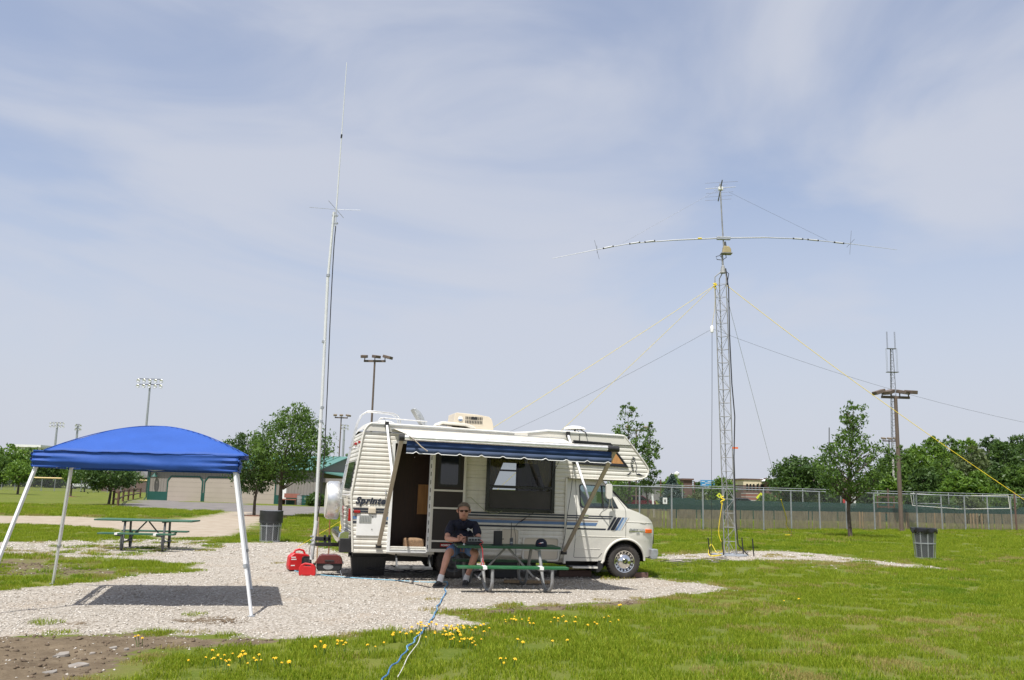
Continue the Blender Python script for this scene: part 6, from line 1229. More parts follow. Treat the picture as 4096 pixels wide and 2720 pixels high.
for (xa, ya, xb, yb) in ((2378, 961, 2397, 1037), (3405, 923, 3399, 1018)): MB().tube([TP(xa, ya), TP(xb, yb)], 0.005, 5).obj('end_spoke', 'wire', tw)
for (x_, y_) in ((2388, 998), (3402, 973)): c0 = TP(x_, y_); MB().tube([c0 - Vector((0.05, 0.45, 0)), c0 + Vector((0.05, 0.45, 0))], 0.005, 5).obj('end_spoke', 'wire', tw)
cp_ = TP(2894, 953); MB().cbox(cp_, (0.42, 0.10, 0.10)).obj('boom_bracket', 'galv', tw, bevel=0.01)
q = TP(2799, 954); MB().tube([q - Vector((0.06, 0, 0)), q + Vector((0.06, 0, 0))], 0.028, 8).obj('tape_wrap', 'rope', tw)
# small beam at the top
yb = TP(2882, 752); yg = thing('beam_antenna', 'small multi-element beam antenna at the very top of the lattice tower', 'antenna', (0, 0, 0))
MB().tube([Vector((yb.x - 0.10, yb.y - 0.65, yb.z + 0.02)), Vector((yb.x + 0.22, yb.y + 1.25, yb.z))], 0.018, 8).obj('boom', 'darksteel', yg)
for dy, hw, mt, r_ in ((-0.50, 0.49, 'wire', 0.004), (0.0, 0.46, 'dipole', 0.008), (0.45, 0.42, 'wire', 0.004), (0.80, 0.42, 'wire', 0.004), (1.15, 0.42, 'wire', 0.004), (-0.2, 0.18, 'wire', 0.004), (0.15, 0.18, 'wire', 0.004), (0.3, 0.15, 'wire', 0.004)):
    x = yb.x + 0.17 * dy; MB().tube([(x - hw, yb.y + dy + 0.05, yb.z - 0.02), (x + hw, yb.y + dy - 0.05, yb.z + 0.03)], r_, 6).obj('element', mt, yg)
MB().cbox((yb.x, yb.y, yb.z - 0.02), (0.14, 0.10, 0.10)).obj('feed_box', 'whitepaint', yg, bevel=0.01)
# truss lines from the mast top to the dipole
for i, (xa, ya, xb, yb_) in enumerate(((2855, 768, 2480, 978), (2915, 768, 3310, 962))): cable('truss_line', [TP(xa, ya), TP(xb, yb_)], 0.003, 'wire', ['thin truss line from the antenna top to the left dipole arm', 'thin truss line from the antenna top to the right dipole arm'][i], 'line')
# guy ropes and wire aerial
gtop = leg(0, 0.995); gtr = leg(1, 0.995)
def sagrope(name, a, c, r_, mat, label, sag, cat='rope', group=None):
    n_ = 14; P = [Vector(a).lerp(Vector(c), i / n_) - Vector((0, 0, sag * 4 * (i / n_) * (1 - i / n_))) for i in range(n_ + 1)]
    return tag(MB().tube(P, r_, 6).obj(name, mat, smooth=True), label, cat, group)
g1_ = G(1190, 2188); g2_ = G(1745, 2182); g3_ = G(4560, 2300); g4_ = G(3163, 2150)
sagrope('guy_rope', gtop, g1_, 0.0065, 'rope', 'yellow guy rope sloping furthest left behind the air conditioner', 0.10, group='yellow guy ropes')
sagrope('guy_rope', gtop, g2_, 0.006, 'rope', 'yellow guy rope sloping steeply down behind the cabover', 0.06, group='yellow guy ropes')
sagrope('guy_rope', gtr, g3_, 0.0085, 'rope', 'yellow guy rope running to the right edge of the photo', 0.22, group='yellow guy ropes')
sagrope('guy_rope', gtr + Vector((0, 0.05, -0.25)), g4_ + Vector((0, 0, 0.02)), 0.005, 'ropegreen', 'thin faded guy rope from the tower to the lawn stake', 0.05, group='yellow guy ropes')
q4 = TP(3115, 2075); cable('rope_tail', [gtr.lerp(g4_, 0.80), gtr.lerp(g4_, 0.9) + Vector((0.03, 0, 0)), gtr.lerp(g4_, 0.93) + Vector((-0.06, 0, 0)), gtr.lerp(g4_, 0.97) + Vector((0.06, 0, 0)), g4_ + Vector((0.05, 0, 0.12)), g4_ + Vector((-0.25, 0, 0.10))], 0.016, 'rope', 'yellow rope tail knotted above the lawn stake', 'rope')
tag(MB().tube([(g4_.x, g4_.y, -0.02), (g4_.x + 0.03, g4_.y, 0.28)], 0.014, 6).obj('ground_stake', 'darksteel'), 'dark stake in the lawn holding the thin guy rope', 'stake')
apx = TP(2848, 1316); tag(MB().lathe([(0.0, -0.10), (0.05, -0.10), (0.055, 0.06), (0.03, 0.10), (0, 0.11)], 12, apx, cap=False).obj('balun', 'whitepaint', smooth=True), 'white balun hanging left of the tower at the wire apex', 'balun')
cable('hoist_line', [gtop + Vector((-0.02, -0.03, -0.1)), gtop.lerp(apx, 0.5) + Vector((0.04, 0, 0)), apx + Vector((0, 0, 0.11))], 0.005, 'rope', 'thin yellow hoist line from the tower to the balun', 'line')
sagrope('wire_aerial', apx, AT(1640, 1890, TD + 8), 0.004, 'wire', 'thin grey wire aerial sloping down left behind the motorhome', 0.25, 'wire', 'wire aerial legs')
sagrope('wire_aerial', apx + Vector((0.03, 0, 0)), AT(4400, 1745, TD + 2), 0.004, 'wire', 'thin grey wire aerial sloping right past the lamp post', 0.35, 'wire', 'wire aerial legs')
cable('coax_drop', [apx - Vector((0, 0, 0.1)), TP(2848, 1600), TP(2846, 1900), TP(2846, 2100), GP(2845, 2222)], 0.007, 'cable', 'black coax hanging straight down left of the lattice tower', 'cable')
cable('coiled_rope', [leg(0, 0.19), leg(0, 0.17) + Vector((-0.05, -.05, 0)), leg(0, 0.08) + Vector((-0.16, -.05, 0)), leg(0, 0.03) + Vector((-0.05, -.1, 0)), GP(2870, 2218, .03), GP(2845, 2195, .15), GP(2835, 2222, .03), GP(2870, 2228, .03), GP(2900, 2214, .03), GP(2850, 2216, .05), GP(2840, 2226, .02), GP(2885, 2224, .04)], 0.010, 'rope', 'yellow rope coiled at the foot of the lattice tower', 'rope')
cable('rope_knot', [leg(0, 0.21) + Vector((0.03, -.03, 0)), leg(0, 0.20) + Vector((-0.05, -.03, 0.03)), leg(0, 0.195) + Vector((0.04, -.04, 0.02)), leg(0, 0.19) + Vector((-0.06, -.03, 0)), leg(0, 0.18)], 0.018, 'rope', 'yellow rope knot tied round a tower leg at fence height', 'rope')
cable('rope_knot', [gtop + Vector((0.03, -.03, 0.05)), gtop + Vector((-0.06, -.03, 0.03)), gtop + Vector((0.04, -.04, 0.0)), gtop + Vector((-0.05, -.03, -0.04)), gtop + Vector((0.02, -0.02, -0.12))], 0.018, 'rope', 'yellow rope knot at the top left of the lattice tower', 'rope')

# ---------------------------------------------------------------- trees
def leaves(centres, rad, per, size, rnd, droop=0.35, flat=0.7, tone0=None):
    C = np.asarray(centres); m = len(C); k = per; P = np.repeat(C, k, 0) + rnd.normal(0, 1, (m * k, 3)) * np.repeat(rad, k)[:, None] * np.array([1, 1, flat]) * 0.55
    n_ = m * k; s = size * (0.6 + 0.8 * rnd.rand(n_))
    a = rnd.normal(0, 1, (n_, 3)); a[:, 2] -= droop * 1.5; a /= np.linalg.norm(a, axis=1)[:, None]
    u = rnd.normal(0, 1, (n_, 3)); u[:, 2] += 0.6; b_ = np.cross(a, u); b_ /= np.linalg.norm(b_, axis=1)[:, None] + 1e-9
    A = a * s[:, None]; B = b_ * s[:, None] * 0.42
    V = np.stack([P - A * 0.5, P + B * 0.5 - A * 0.05, P + A * 0.5, P - B * 0.5 - A * 0.05], 1).reshape(-1, 3)
    t_ = np.repeat(rnd.rand(m), k) * 0.55 + rnd.rand(n_) * 0.45 if tone0 is None else np.clip(np.repeat(tone0, k) + rnd.normal(0, .13, n_), 0, 1)
    return V, np.arange(n_ * 4).reshape(-1, 4), t_
def tree(name, label, base, H, prof, R0, nc, per, size, mat, seed, z0=0.25, trunk_r=0.09, cl=0.42, group=None, mulch=False, limbs=14, skew=0.0, sparse=False):
    """prof: (height fraction in the crown, radius fraction)"""
    r = np.random.RandomState(seed); t = thing(name, label, 'tree', (base[0], base[1], base[2] if len(base) > 2 else 0), 0, group)
    hs = np.linspace(0, 1, 60); rs = np.interp(hs, [p[0] for p in prof], [p[1] for p in prof]) * R0; wt = rs ** (1.1 if sparse else 1.5) + 0.02; wt /= wt.sum()
    hh_ = r.choice(hs, nc, p=wt) + r.rand(nc) / 60; ra = np.interp(hh_, hs, rs); an = r.rand(nc) * 2 * PI; lump = 1 + 0.16 * np.sin(an * 3 + seed) + 0.14 * np.sin(an * 5 + hh_ * 9 + seed * 2) + 0.10 * np.sin(hh_ * 14 + seed)
    q = ra * lump * (0.35 + 0.65 * np.sqrt(r.rand(nc))) * 0.95
    Cn = np.stack([q * np.cos(an) + skew * hh_, q * np.sin(an), (z0 + (1 - z0) * hh_) * H], 1)
    dens = cl * R0 * (0.55 + 0.6 * r.rand(nc)) * np.clip(ra / R0 + 0.35, 0.35, 1)
    V, Fc, tn = leaves(Cn, dens, per, size, r)
    tn = np.clip(tn * 0.75 + 0.28 * (Cn[:, 2].repeat(per) / H - 0.4), 0, 1) if False else tn
    npmesh('crown', V, Fc, tn, mat, t)
    tp = [(0, 0, -0.05), (0.02 * H * r.normal() * 0.4, 0, H * z0 * 0.6), (0.015 * H * r.normal(), 0.01 * H * r.normal(), H * (z0 + 0.25 * (1 - z0))), (skew * 0.6, 0, H * (z0 + 0.6 * (1 - z0))), (skew * 0.9, 0, H * 0.93)]
    mb = MB(); mb.tube(tp, [trunk_r * 1.25, trunk_r, trunk_r * 0.75, trunk_r * 0.4, trunk_r * 0.1], 8)
    o = mb.obj('trunk', 'bark', t, smooth=True)
    if limbs:
        idx_ = r.choice(nc, min(limbs, nc), replace=False); mb = MB()
        for i in idx_:
            c = Vector(Cn[i]); zb = max(H * z0 * 0.8, c.z - (0.25 + 0.5 * r.rand()) * math.hypot(c.x, c.y) - 0.05 * H); st_ = Vector((skew * 0.5 * zb / H, 0, zb)); md = st_.lerp(c, 0.5) + Vector((0, 0, 0.05 * H * r.rand() - 0.03 * H))
            mb.tube([st_, md, c], [trunk_r * 0.38, trunk_r * 0.24, trunk_r * 0.07], 5)
        lo = mb.obj('limbs', 'bark', t, smooth=True); lo['kind'] = 'stuff'
    if mulch: MB().lathe([(0.0, 0.06), (0.25, 0.05), (0.55, 0.02), (0.65, -0.01)], 16, cap=False).obj('mulch_ring', 'mulch', t, smooth=True)
    return t
OVAL = [(0, 0.30), (0.12, 0.75), (0.35, 1.0), (0.6, 0.92), (0.85, 0.55), (1, 0.12)]
ROUND = [(0, 0.55), (0.2, 0.95), (0.45, 1.0), (0.7, 0.85), (0.9, 0.5), (1, 0.15)]
SPIRE = [(0, 0.50), (0.10, 0.92), (0.28, 1.0), (0.46, 0.92), (0.56, 0.50), (0.68, 0.26), (0.86, 0.30), (1, 0.14)]
TALL = [(0, 0.35), (0.2, 0.9), (0.45, 1.0), (0.62, 0.95), (0.8, 0.62), (1, 0.10)]
def gtree(name, label, bx, by, topx, topy, halfw, prof, nc, per, size, mat, seed, depth=None, **kw):
    """tree from its foot and top in the photo; halfw = half crown width in photo pixels"""
    b_ = G(bx, by) if depth is None else Vector((AT(bx, by, depth).x, depth, 0)); tp_ = AT(topx, topy, b_.y); Rm = halfw * b_.y / FPX
    return tree(name, label, (b_.x, b_.y), tp_.z, prof, Rm, nc, per, size, mat, seed, skew=(tp_.x - b_.x), **kw)
gtree('ash_tree', 'large leafy tree between the blue canopy and the white mast', 1120, 2068, 1188, 1615, 152, [(0, .25), (.1, .72), (.3, 1.0), (.5, .95), (.7, .72), (.85, .5), (1, .12)], 520, 22, 0.16, LEAF, 1, z0=0.30, trunk_r=0.10, cl=0.22, mulch=True, limbs=30)
gtree('ash_tree', 'smaller dark tree just right of the blue canopy corner', 1016, 2064, 980, 1730, 100, OVAL, 290, 22, 0.16, LEAFD, 2, z0=0.28, trunk_r=0.075, cl=0.24, mulch=True, limbs=20)
gtree('park_tree', 'spreading tree beside the rail fence seen below the canopy', 434, 2019, 440, 1835, 108, ROUND, 260, 22, 0.22, LEAFD, 3, z0=0.38, trunk_r=0.085, cl=0.26, mulch=True)
gtree('park_tree', 'small pale green tree left of the canopy leg on the lawn', 70, 1978, 82, 1840, 50, OVAL, 150, 20, 0.24, LEAFB, 4, z0=0.32, trunk_r=0.10, cl=0.28)
gtree('park_tree', 'slim bright green young tree between the two left canopy legs', 282, 1987, 288, 1850, 38, OVAL, 130, 20, 0.22, LEAFB, 5, z0=0.40, trunk_r=0.08, cl=0.28, mulch=True)
gtree('park_tree', 'distant small tree right of the slim young tree', 337, 1968, 340, 1858, 40, ROUND, 110, 18, 0.26, LEAF, 6, z0=0.36, trunk_r=0.09, cl=0.28)
gtree('park_tree', 'tree cut off by the left edge of the photo', -14, 1975, -6, 1820, 52, ROUND, 150, 20, 0.26, LEAF, 7, z0=0.30, trunk_r=0.11, cl=0.28)
gtree('ash_tree', 'sparse leafy tree rising behind the motorhome nose', 2515, 2060, 2512, 1612, 95, [(0, .55), (.2, .85), (.4, .9), (.6, .95), (.8, .55), (1, .12)], 125, 20, 0.19, LEAF, 8, depth=54, z0=0.22, trunk_r=0.085, cl=0.22, limbs=60, sparse=True)
gtree('ash_tree', 'leafy side stem leaning right behind the motorhome nose', 2590, 2060, 2602, 1690, 48, TALL, 68, 20, 0.19, LEAF, 28, depth=55, z0=0.25, trunk_r=0.06, cl=0.30, limbs=30, sparse=True)
gtree('ash_tree', 'young tree with narrow top in front of the chain-link fence', 3402, 2152, 3418, 1592, 138, SPIRE, 250, 20, 0.165, LEAF, 9, z0=0.30, trunk_r=0.085, cl=0.20, mulch=True, limbs=60, sparse=True)
gtree('park_tree', 'round dark tree behind the fence right of the cream building', 3190, 2050, 3185, 1825, 100, ROUND, 330, 24, 0.30, LEAFD, 10, depth=78, z0=0.26, trunk_r=0.16, cl=0.24, mulch=False)
gtree('park_tree', 'bushy bright tree above the fence near the brown block', 2690, 2040, 2692, 1895, 42, [(0, .5), (.3, 1), (.6, .8), (1, .1)], 170, 20, 0.40, LEAFB, 11, depth=125, z0=0.15, trunk_r=0.16, cl=0.28)
gtree('park_tree', 'green tree behind the lattice tower beside the cream building', 2893, 2050, 2890, 1912, 50, ROUND, 190, 20, 0.40, LEAFB, 12, depth=120, z0=0.12, trunk_r=0.16, cl=0.28)
gtree('park_tree', 'low tree under the motorhome nose beyond the fence', 2470, 2040, 2470, 1905, 52, ROUND, 150, 20, 0.36, LEAFB, 13, depth=95, z0=0.1, trunk_r=0.13, cl=0.3)
gtree('park_tree', 'scrubby olive tree behind the street lamp', 3330, 2050, 3330, 1880, 55, ROUND, 160, 20, 0.32, LEAFD, 14, depth=90, z0=0.1, trunk_r=0.13, cl=0.3)
# trees of the wood at the right
RW = [(3560, 1815, 60, 92, LEAFD), (3610, 1790, 62, 100, LEAF), (3668, 1772, 66, 104, LEAFB), (3735, 1752, 72, 108, LEAFB), (3805, 1748, 74, 112, LEAF), (3868, 1755, 70, 110, LEAFB), (3890, 1790, 88, 92, LEAFO), (3960, 1742, 70, 115, LEAFD), (4020, 1762, 66, 100, LEAFD), (4072, 1738, 72, 112, LEAFD), (4130, 1735, 80, 105, LEAFD), (4210, 1740, 80, 105, LEAF),
      (3620, 1870, 52, 82, LEAF), (3690, 1862, 58, 80, LEAFD), (3770, 1835, 66, 84, LEAF), (3830, 1880, 60, 76, LEAFB), (3910, 1885, 58, 76, LEAFB), (3985, 1850, 66, 82, LEAFD), (4060, 1862, 64, 80, LEAF), (4140, 1850, 70, 80, LEAFO), (3545, 1905, 45, 74, LEAFB), (3500, 1880, 45, 84, LEAFD)]
RL = ['dark tree at the near end of the right wood behind the street lamp', 'tree just left of the brown lamp post in the wood', 'bright tree right behind the brown lamp post', 'bright rounded tree top at the highest left part of the wood', 'broad green tree in the middle of the wood skyline', 'bright tree top left of the dark ones on the wood skyline', 'olive grey tree standing forward in the wood', 'dark tree top right of the middle of the wood', 'dark tree behind the yellow rope in the wood', 'darkest tall tree near the right edge of the photo', 'dark tree cut by the right edge of the photo', 'green tree beyond the right edge of the photo',
      'lower tree left of the brown lamp post foot', 'lower dark tree just right of the brown lamp post', 'rounded lower tree in the left half of the wood', 'bright green low tree left of the middle in the wood front', 'bright yellowish low tree at the middle of the wood front', 'dark low tree under the olive one', 'lower tree under the yellow rope end', 'olive low tree at the right edge of the photo', 'bright shrub beside the street lamp foot', 'dark shrubby tree left of the street lamp']
for i, (x, yt, hw, dp, mt) in enumerate(RW): gtree('wood_tree', RL[i], x, 2050, x + random.uniform(-8, 8), yt, hw, ROUND, 300 if i < 12 else 260, 20, 0.42 if dp > 90 else 0.36, mt, 40 + i, depth=dp, z0=0.06, trunk_r=0.2, cl=0.24, limbs=8, group='trees of the wood at the right')
LW = [(-60, 1790, 80, 150, LEAF), (40, 1786, 78, 165, LEAFB), (125, 1790, 72, 170, LEAF), (200, 1800, 70, 160, LEAFD), (290, 1805, 70, 170, LEAFD), (370, 1800, 70, 160, LEAFD), (460, 1812, 70, 170, LEAFD), (560, 1810, 70, 165, LEAFD), (660, 1815, 70, 170, LEAF), (-150, 1790, 80, 160, LEAF)]
LLb = ['leftmost visible tree of the far left wood', 'bright tree of the left wood in front of the white shed roof', 'second bright tree left of the canopy corner', 'dark wood tree behind the left canopy leg', 'dark wood tree behind the second canopy leg', 'dark wood tree seen under the middle of the canopy', 'dark wood tree left of the grey shelter roof', 'dark wood tree behind the tan garage end', 'wood tree behind the tan garage roof', 'wood tree beyond the left edge']
for i, (x, yt, hw, dp, mt) in enumerate(LW): gtree('wood_tree', LLb[i], x, 2050, x, yt, hw, ROUND, 230, 20, 0.60, mt, 70 + i, depth=dp, z0=0.03, trunk_r=0.3, cl=0.26, limbs=6, group='trees of the far left wood')
BW = [(910, 1760, 50, 118, LEAF, 'tree top left of the large leafy tree behind the garage'), (1295, 1800, 40, 120, LEAFD, 'dark tree behind the garage porch right of the mast'), (1350, 1835, 44, 105, LEAFB, 'bright tree left of the motorhome rear ladder'), (1390, 1820, 44, 112, LEAF, 'tree close behind the motorhome ladder'), (1265, 1975, 34, 74, LEAFD, 'dark shrub under the garage porch')]
for i, (x, yt, hw, dp, mt, lb) in enumerate(BW): gtree('park_tree', lb, x, 2050, x + 3, yt, hw, ROUND, 170, 20, 0.36, mt, 90 + i, depth=dp, z0=0.05, trunk_r=0.16, cl=0.28, limbs=8)
FB = [(2580, 1925, 40, 240), (2640, 1930, 36, 250), (2725, 1925, 36, 260), (2790, 1928, 30, 250), (2860, 1930, 34, 260), (2960, 1925, 34, 255), (3060, 1935, 40, 230), (2530, 1930, 40, 220), (3270, 1935, 40, 180), (3440, 1915, 55, 130)]
FL = ['hazy tree left of the grey low shed', 'hazy tree above the grey low shed', 'hazy tree beside the brown block', 'hazy tree right of the brown block', 'hazy tree right of the blue board', 'hazy tree behind the cream building wall', 'hazy tree right of the cream building', 'hazy tree left of the spruce', 'hazy tree by the brown roofed house', 'tree behind the young fence tree']
for i, (x, yt, hw, dp) in enumerate(FB): gtree('far_tree', FL[i], x, 2050, x, yt, hw, ROUND, 120, 16, 0.75, LEAFD if i % 2 else LEAF, 110 + i, depth=dp, z0=0.03, trunk_r=0.3, cl=0.3, limbs=4, group='far trees beyond the fence')
for i, (x, yt, hw, dp) in enumerate(((2790, 1985, 44, 88), (3065, 1990, 40, 95), (3130, 1995, 40, 95), (3250, 1985, 40, 90), (3560, 1985, 50, 80), (3740, 1990, 60, 70), (3880, 1990, 60, 70), (4010, 1990, 60, 72))):
    gtree('shrub', ['olive shrub behind the fence left of the lattice tower', 'shrub left of the yellow sign', 'shrub right of the yellow sign', 'shrub below the round dark tree', 'shrub behind the ladder stand', 'shrub behind the left part of the net', 'shrub behind the middle of the net', 'shrub behind the right part of the net'][i], x, 2070, x, yt - 15, hw, ROUND, 130, 18, 0.26, (LEAFO, LEAF, LEAFD)[i % 3], 130 + i, depth=dp, z0=0.02, trunk_r=0.06, cl=0.3, limbs=5, group='shrubs behind the fence')
# blue spruce
b_ = Vector((AT(2690, 2040, 92).x, 92, 0)); Hs = AT(2690, 1955, 92).z + 1.4; r_ = np.random.RandomState(5)
sp_ = thing('spruce', 'blue green spruce standing behind the chain-link fence', 'tree', b_); cs = []; rd_ = []
for i in range(420):
    h_ = r_.rand() ** 1.5; a = r_.rand() * 2 * PI; q = (1 - h_) * 2.1 * (0.45 + 0.55 * r_.rand()); cs.append((q * math.cos(a), q * math.sin(a), 0.2 + h_ * (Hs - 0.2) - q * 0.18)); rd_.append(0.16 + 0.22 * (1 - h_))
V, Fc, tn = leaves(cs, np.array(rd_), 16, 0.22, r_, flat=0.5); npmesh('crown', V, Fc, tn, LEAFS, sp_); MB().tube([(0, 0, 0), (0, 0, Hs * 0.95)], [0.14, 0.02], 8).obj('trunk', 'bark', sp_)

# ---------------------------------------------------------------- chain-link fence at the right
FA, FBp = G(2380, 2121), G(4300, 2122); fd = (FBp - FA); FLn = fd.length; fz = math.atan2(fd.y, fd.x); FH = 2.03
fe = thing('chain_link_fence', 'grey chain-link fence with steel posts across the right lawn', 'fence', (FA.x, FA.y, 0), fz)
def fx(tx):                                                # photo column -> distance along the fence
    d = ray(tx, 2060); n_ = Vector((-math.sin(fz), math.cos(fz), 0)); t_ = (FA - Vector(_C)).dot(n_) / Vector(d).dot(n_); p = Vector(_C) + Vector(d) * t_
    return (p - FA).dot(Vector((math.cos(fz), math.sin(fz), 0)))
posts = [2440, 2558, 2687, 2812, 2937, 3054, 3165, 3279, 3386, 3498, 3601, 3668, 3767, 3860, 3952, 4045, 4140]
for i, x in enumerate(posts): MB().tube([(fx(x), 0, -0.05), (fx(x), 0, FH + (0.06 if x in (3601, 3668) else 0.0))], 0.048 if x in (3601, 3668) else 0.038, 8).obj('post', 'galv', fe, smooth=True)
MB().tube([(0, 0, FH), (FLn, 0, FH)], 0.028, 8).obj('top_rail', 'galv', fe, smooth=True)
for a, c in ((3498, 3601), (3668, 3767)): MB().tube([(fx(a), 0, 1.52), (fx(c), 0, 1.52)], 0.026, 8).obj('gate_rail', 'galv', fe)
for a, c in zip([2380] + posts, posts): xa, xc = (fx(a) if a != 2380 else 0.0), fx(c); MB().add([(xa, -0.03, 0.02), (xc, -0.03, 0.02), (xc, -0.03, FH), (xa, -0.03, FH)], [(0, 1, 2, 3)]).obj('mesh_panel', 'chain', fe, fix=False)
# slatted inner fence with a dark green strip (another fence a little behind)
f2 = thing('slat_fence', 'brown slatted fence with dark green strip behind the chain-link', 'fence', (FA.x - math.sin(fz) * 0.7, FA.y + math.cos(fz) * 0.7, 0), fz)
rs_ = random.Random(9)
for a, c in zip([2380] + posts, posts):
    xa, xc = (fx(a) if a != 2380 else 0.0), fx(c); mb = MB(); x = xa + 0.02
    while x < xc - 0.02:
        if rs_.random() > 0.05: mb.add([(x, rs_.uniform(-.006, .006), 0.02), (x + 0.058, rs_.uniform(-.006, .006), 0.02), (x + 0.058, 0, 0.98 + rs_.uniform(-.02, .01)), (x, 0, 0.98 + rs_.uniform(-.02, .01))], [(0, 1, 2, 3)])
        x += 0.072
    mb.obj('slat_infill', 'slat', f2, fix=False)['kind'] = 'stuff'
    MB().add([(xa, 0.02, 0.97), (xc, 0.02, 0.97), (xc, 0.02, 1.20), (xa, 0.02, 1.20)], [(0, 1, 2, 3)]).obj('green_strip', 'screendark', f2, fix=False)
for i, x in enumerate((3474, 3486, 3555, 3661, 3668.5, 3775, 3802, 3918, 3930, 3944, 3964)): MB().cbox((fx(x), -0.10, 0.50), (0.06 if i % 2 else 0.09, 0.03, 0.98)).obj('pale_board', 'wood', f2)
# far court fence with green windscreen
f3a, f3b = AT(2560, 2060, 62), AT(4200, 2060, 72); f3z = math.atan2(f3b.y - f3a.y, f3b.x - f3a.x); L3 = (f3b - f3a).length
f3 = thing('court_fence', 'far court fence with translucent green windscreen', 'fence', (f3a.x, f3a.y, 0), f3z)
MB().add([(2.8, 0, 0.05), (L3, 0, 0.05), (L3, 0, 1.36), (2.8, 0, 1.36)], [(0, 1, 2, 3)]).obj('windscreen', 'screen', f3, fix=False)
MB().add([(2.2, 0.02, 0.05), (4.2, 0.02, 0.05), (4.2, 0.02, 1.45), (2.2, 0.02, 1.45)], [(0, 1, 2, 3)]).obj('dark_screen', 'screendark', f3, fix=False)
for k in range(12): MB().tube([(k * L3 / 11, 0.05, 0), (k * L3 / 11, 0.05, 2.3)], 0.035, 6).obj('post', 'galv', f3)
MB().tube([(0, 0.05, 2.3), (L3, 0.05, 2.3)], 0.025, 6).obj('top_rail', 'galv', f3)
# volleyball net behind the fence
ND = G(3668, 2122).y + 2.5
def NP(x, y): return AT(x, y, ND)
vn = thing('volleyball_net', 'volleyball net with pale tapes slung behind the chain-link fence', 'net', (0, 0, 0))
tl_, tr_, bl_, br_ = NP(3642, 1974), NP(4032, 1981), NP(3650, 2022), NP(4040, 2034); mid_t, mid_b = NP(3840, 1984), NP(3840, 2036)
MB().tube([tl_, mid_t, tr_], 0.018, 6).obj('top_tape', 'cordwhite', vn, smooth=True); MB().tube([bl_, mid_b, br_], 0.02, 6).obj('bottom_tape', 'cordwhite', vn, smooth=True); MB().tube([tl_, bl_], 0.018, 6).obj('side_tape', 'cordwhite', vn); MB().tube([tr_, br_], 0.02, 6).obj('side_tape', 'cordwhite', vn)
for a, c in ((3558, 2110), (4066, 2112)): p0 = G(a, 2112); p0 = Vector((NP(a, 2110).x, ND, 0)); MB().tube([p0, p0 + Vector((0, 0, 2.35))], 0.05, 8).obj('net_post', 'brownclad', vn)
ls = thing('referee_stand', 'weathered wooden referee ladder stand behind the fence', 'ladder stand', (NP(3575, 2110).x, ND + 1.0, 0))
for sx in (-0.55, 0.55): MB().beam((sx, 0, 0), (sx * 0.9, 0, 1.9), 0.08, 0.08).obj('upright', 'woodrail', ls)
for z in (0.9, 1.25, 1.85): MB().beam((-0.55, -0.03, z), (0.55, -0.03, z), 0.05, 0.09).obj('rung', 'woodrail', ls)
# ---------------------------------------------------------------- lamp posts
def boxlamp(name, label, base, H, n_, rz, bar=1.55, r_=0.085, tilts=None, head='bronzelite', group='brown floodlight posts'):
    t = thing(name, label, 'lamp post', base, rz, group)
    MB().tube([(0, 0, 0), (0, 0, H)], [r_, r_ * 0.8], 8).obj('pole', 'bronze', t, smooth=True); MB().beam((-bar / 2, 0, H + 0.03), (bar / 2, 0, H + 0.03), 0.12, 0.14).obj('cross_arm', 'bronze', t)
    MB().tube([(0, 0, -0.02), (0, 0, 0.10)], r_ * 1.6, 8).obj('base_flange', 'bronze', t)
    for k in range(n_):
        x = (-0.5 + k / (n_ - 1)) * bar * 0.94; tl = (tilts[k] if tilts else 0); yw, pt = (tl if isinstance(tl, tuple) else (tl, 12))
        MB().tube([(x, 0, H + 0.08), (x, 0, H + 0.26)], 0.035, 6).obj('bracket', 'bronze', t)
        rot = Matrix.Rotation(R(yw), 3, 'Z') @ Matrix.Rotation(R(pt), 3, 'X'); h_ = MB().cbox(Vector((x, 0, H + 0.36)) + rot @ Vector((0, -0.22, 0)), (0.42, 0.62, 0.20), rot).obj('lamp_head', head, t, bevel=0.02); MB().cbox(Vector((x, 0, H + 0.36)) + rot @ Vector((0, -0.24, -0.101)), (0.34, 0.48, 0.006), rot).obj('lens', 'galv', h_)
    return t
def pole_at(x, y_top, depth): p = AT(x, y_top, depth); return (p.x, p.y, 0), p.z
pb, ph_ = pole_at(1499, 1446, 62); boxlamp('floodlight_post', 'brown post with three floodlights rising behind the motorhome roof rack', pb, ph_, 3, R(-6), tilts=[(5, 10), (40, 10), (75, 14)], head='bronze')
pb, ph_ = pole_at(1365, 1672, 108); boxlamp('floodlight_post', 'thin brown post with three floodlights left of the rear ladder', pb, ph_, 3, R(10), tilts=[(0, 12), (0, 12), (30, 12)])
pb = G(3607, 2126); boxlamp('floodlight_post', 'thick brown post with four floodlights by the fence gate', (pb.x, pb.y, 0), AT(3603, 1592, pb.y).z, 4, R(4), 1.62, 0.125, tilts=[(-80, 18), (-55, 16), (30, 12), (10, 8)], head='bronze')
pb, ph_ = pole_at(3556, 1765, 108); boxlamp('floodlight_post', 'distant brown post with three floodlights left of the thick post', pb, ph_, 3, 0)
pb, ph_ = pole_at(2545, 1722, 88); boxlamp('floodlight_post', 'brown post with two floodlights inside the tree behind the motorhome nose', pb, ph_, 2, R(5), 1.9)
SLb = G(3580, 2110); SLb = Vector((AT(3582, 2060, 85).x, 85, 0)); stp = AT(3573, 1822, 85)
sl = thing('street_lamp', 'pale concrete street lamp with curved arm beyond the fence', 'street lamp', SLb); MB().tube([(0, 0, 0), (0, 0, stp.z)], [0.14, 0.10], 8).obj('pole', 'concrete', sl, smooth=True)
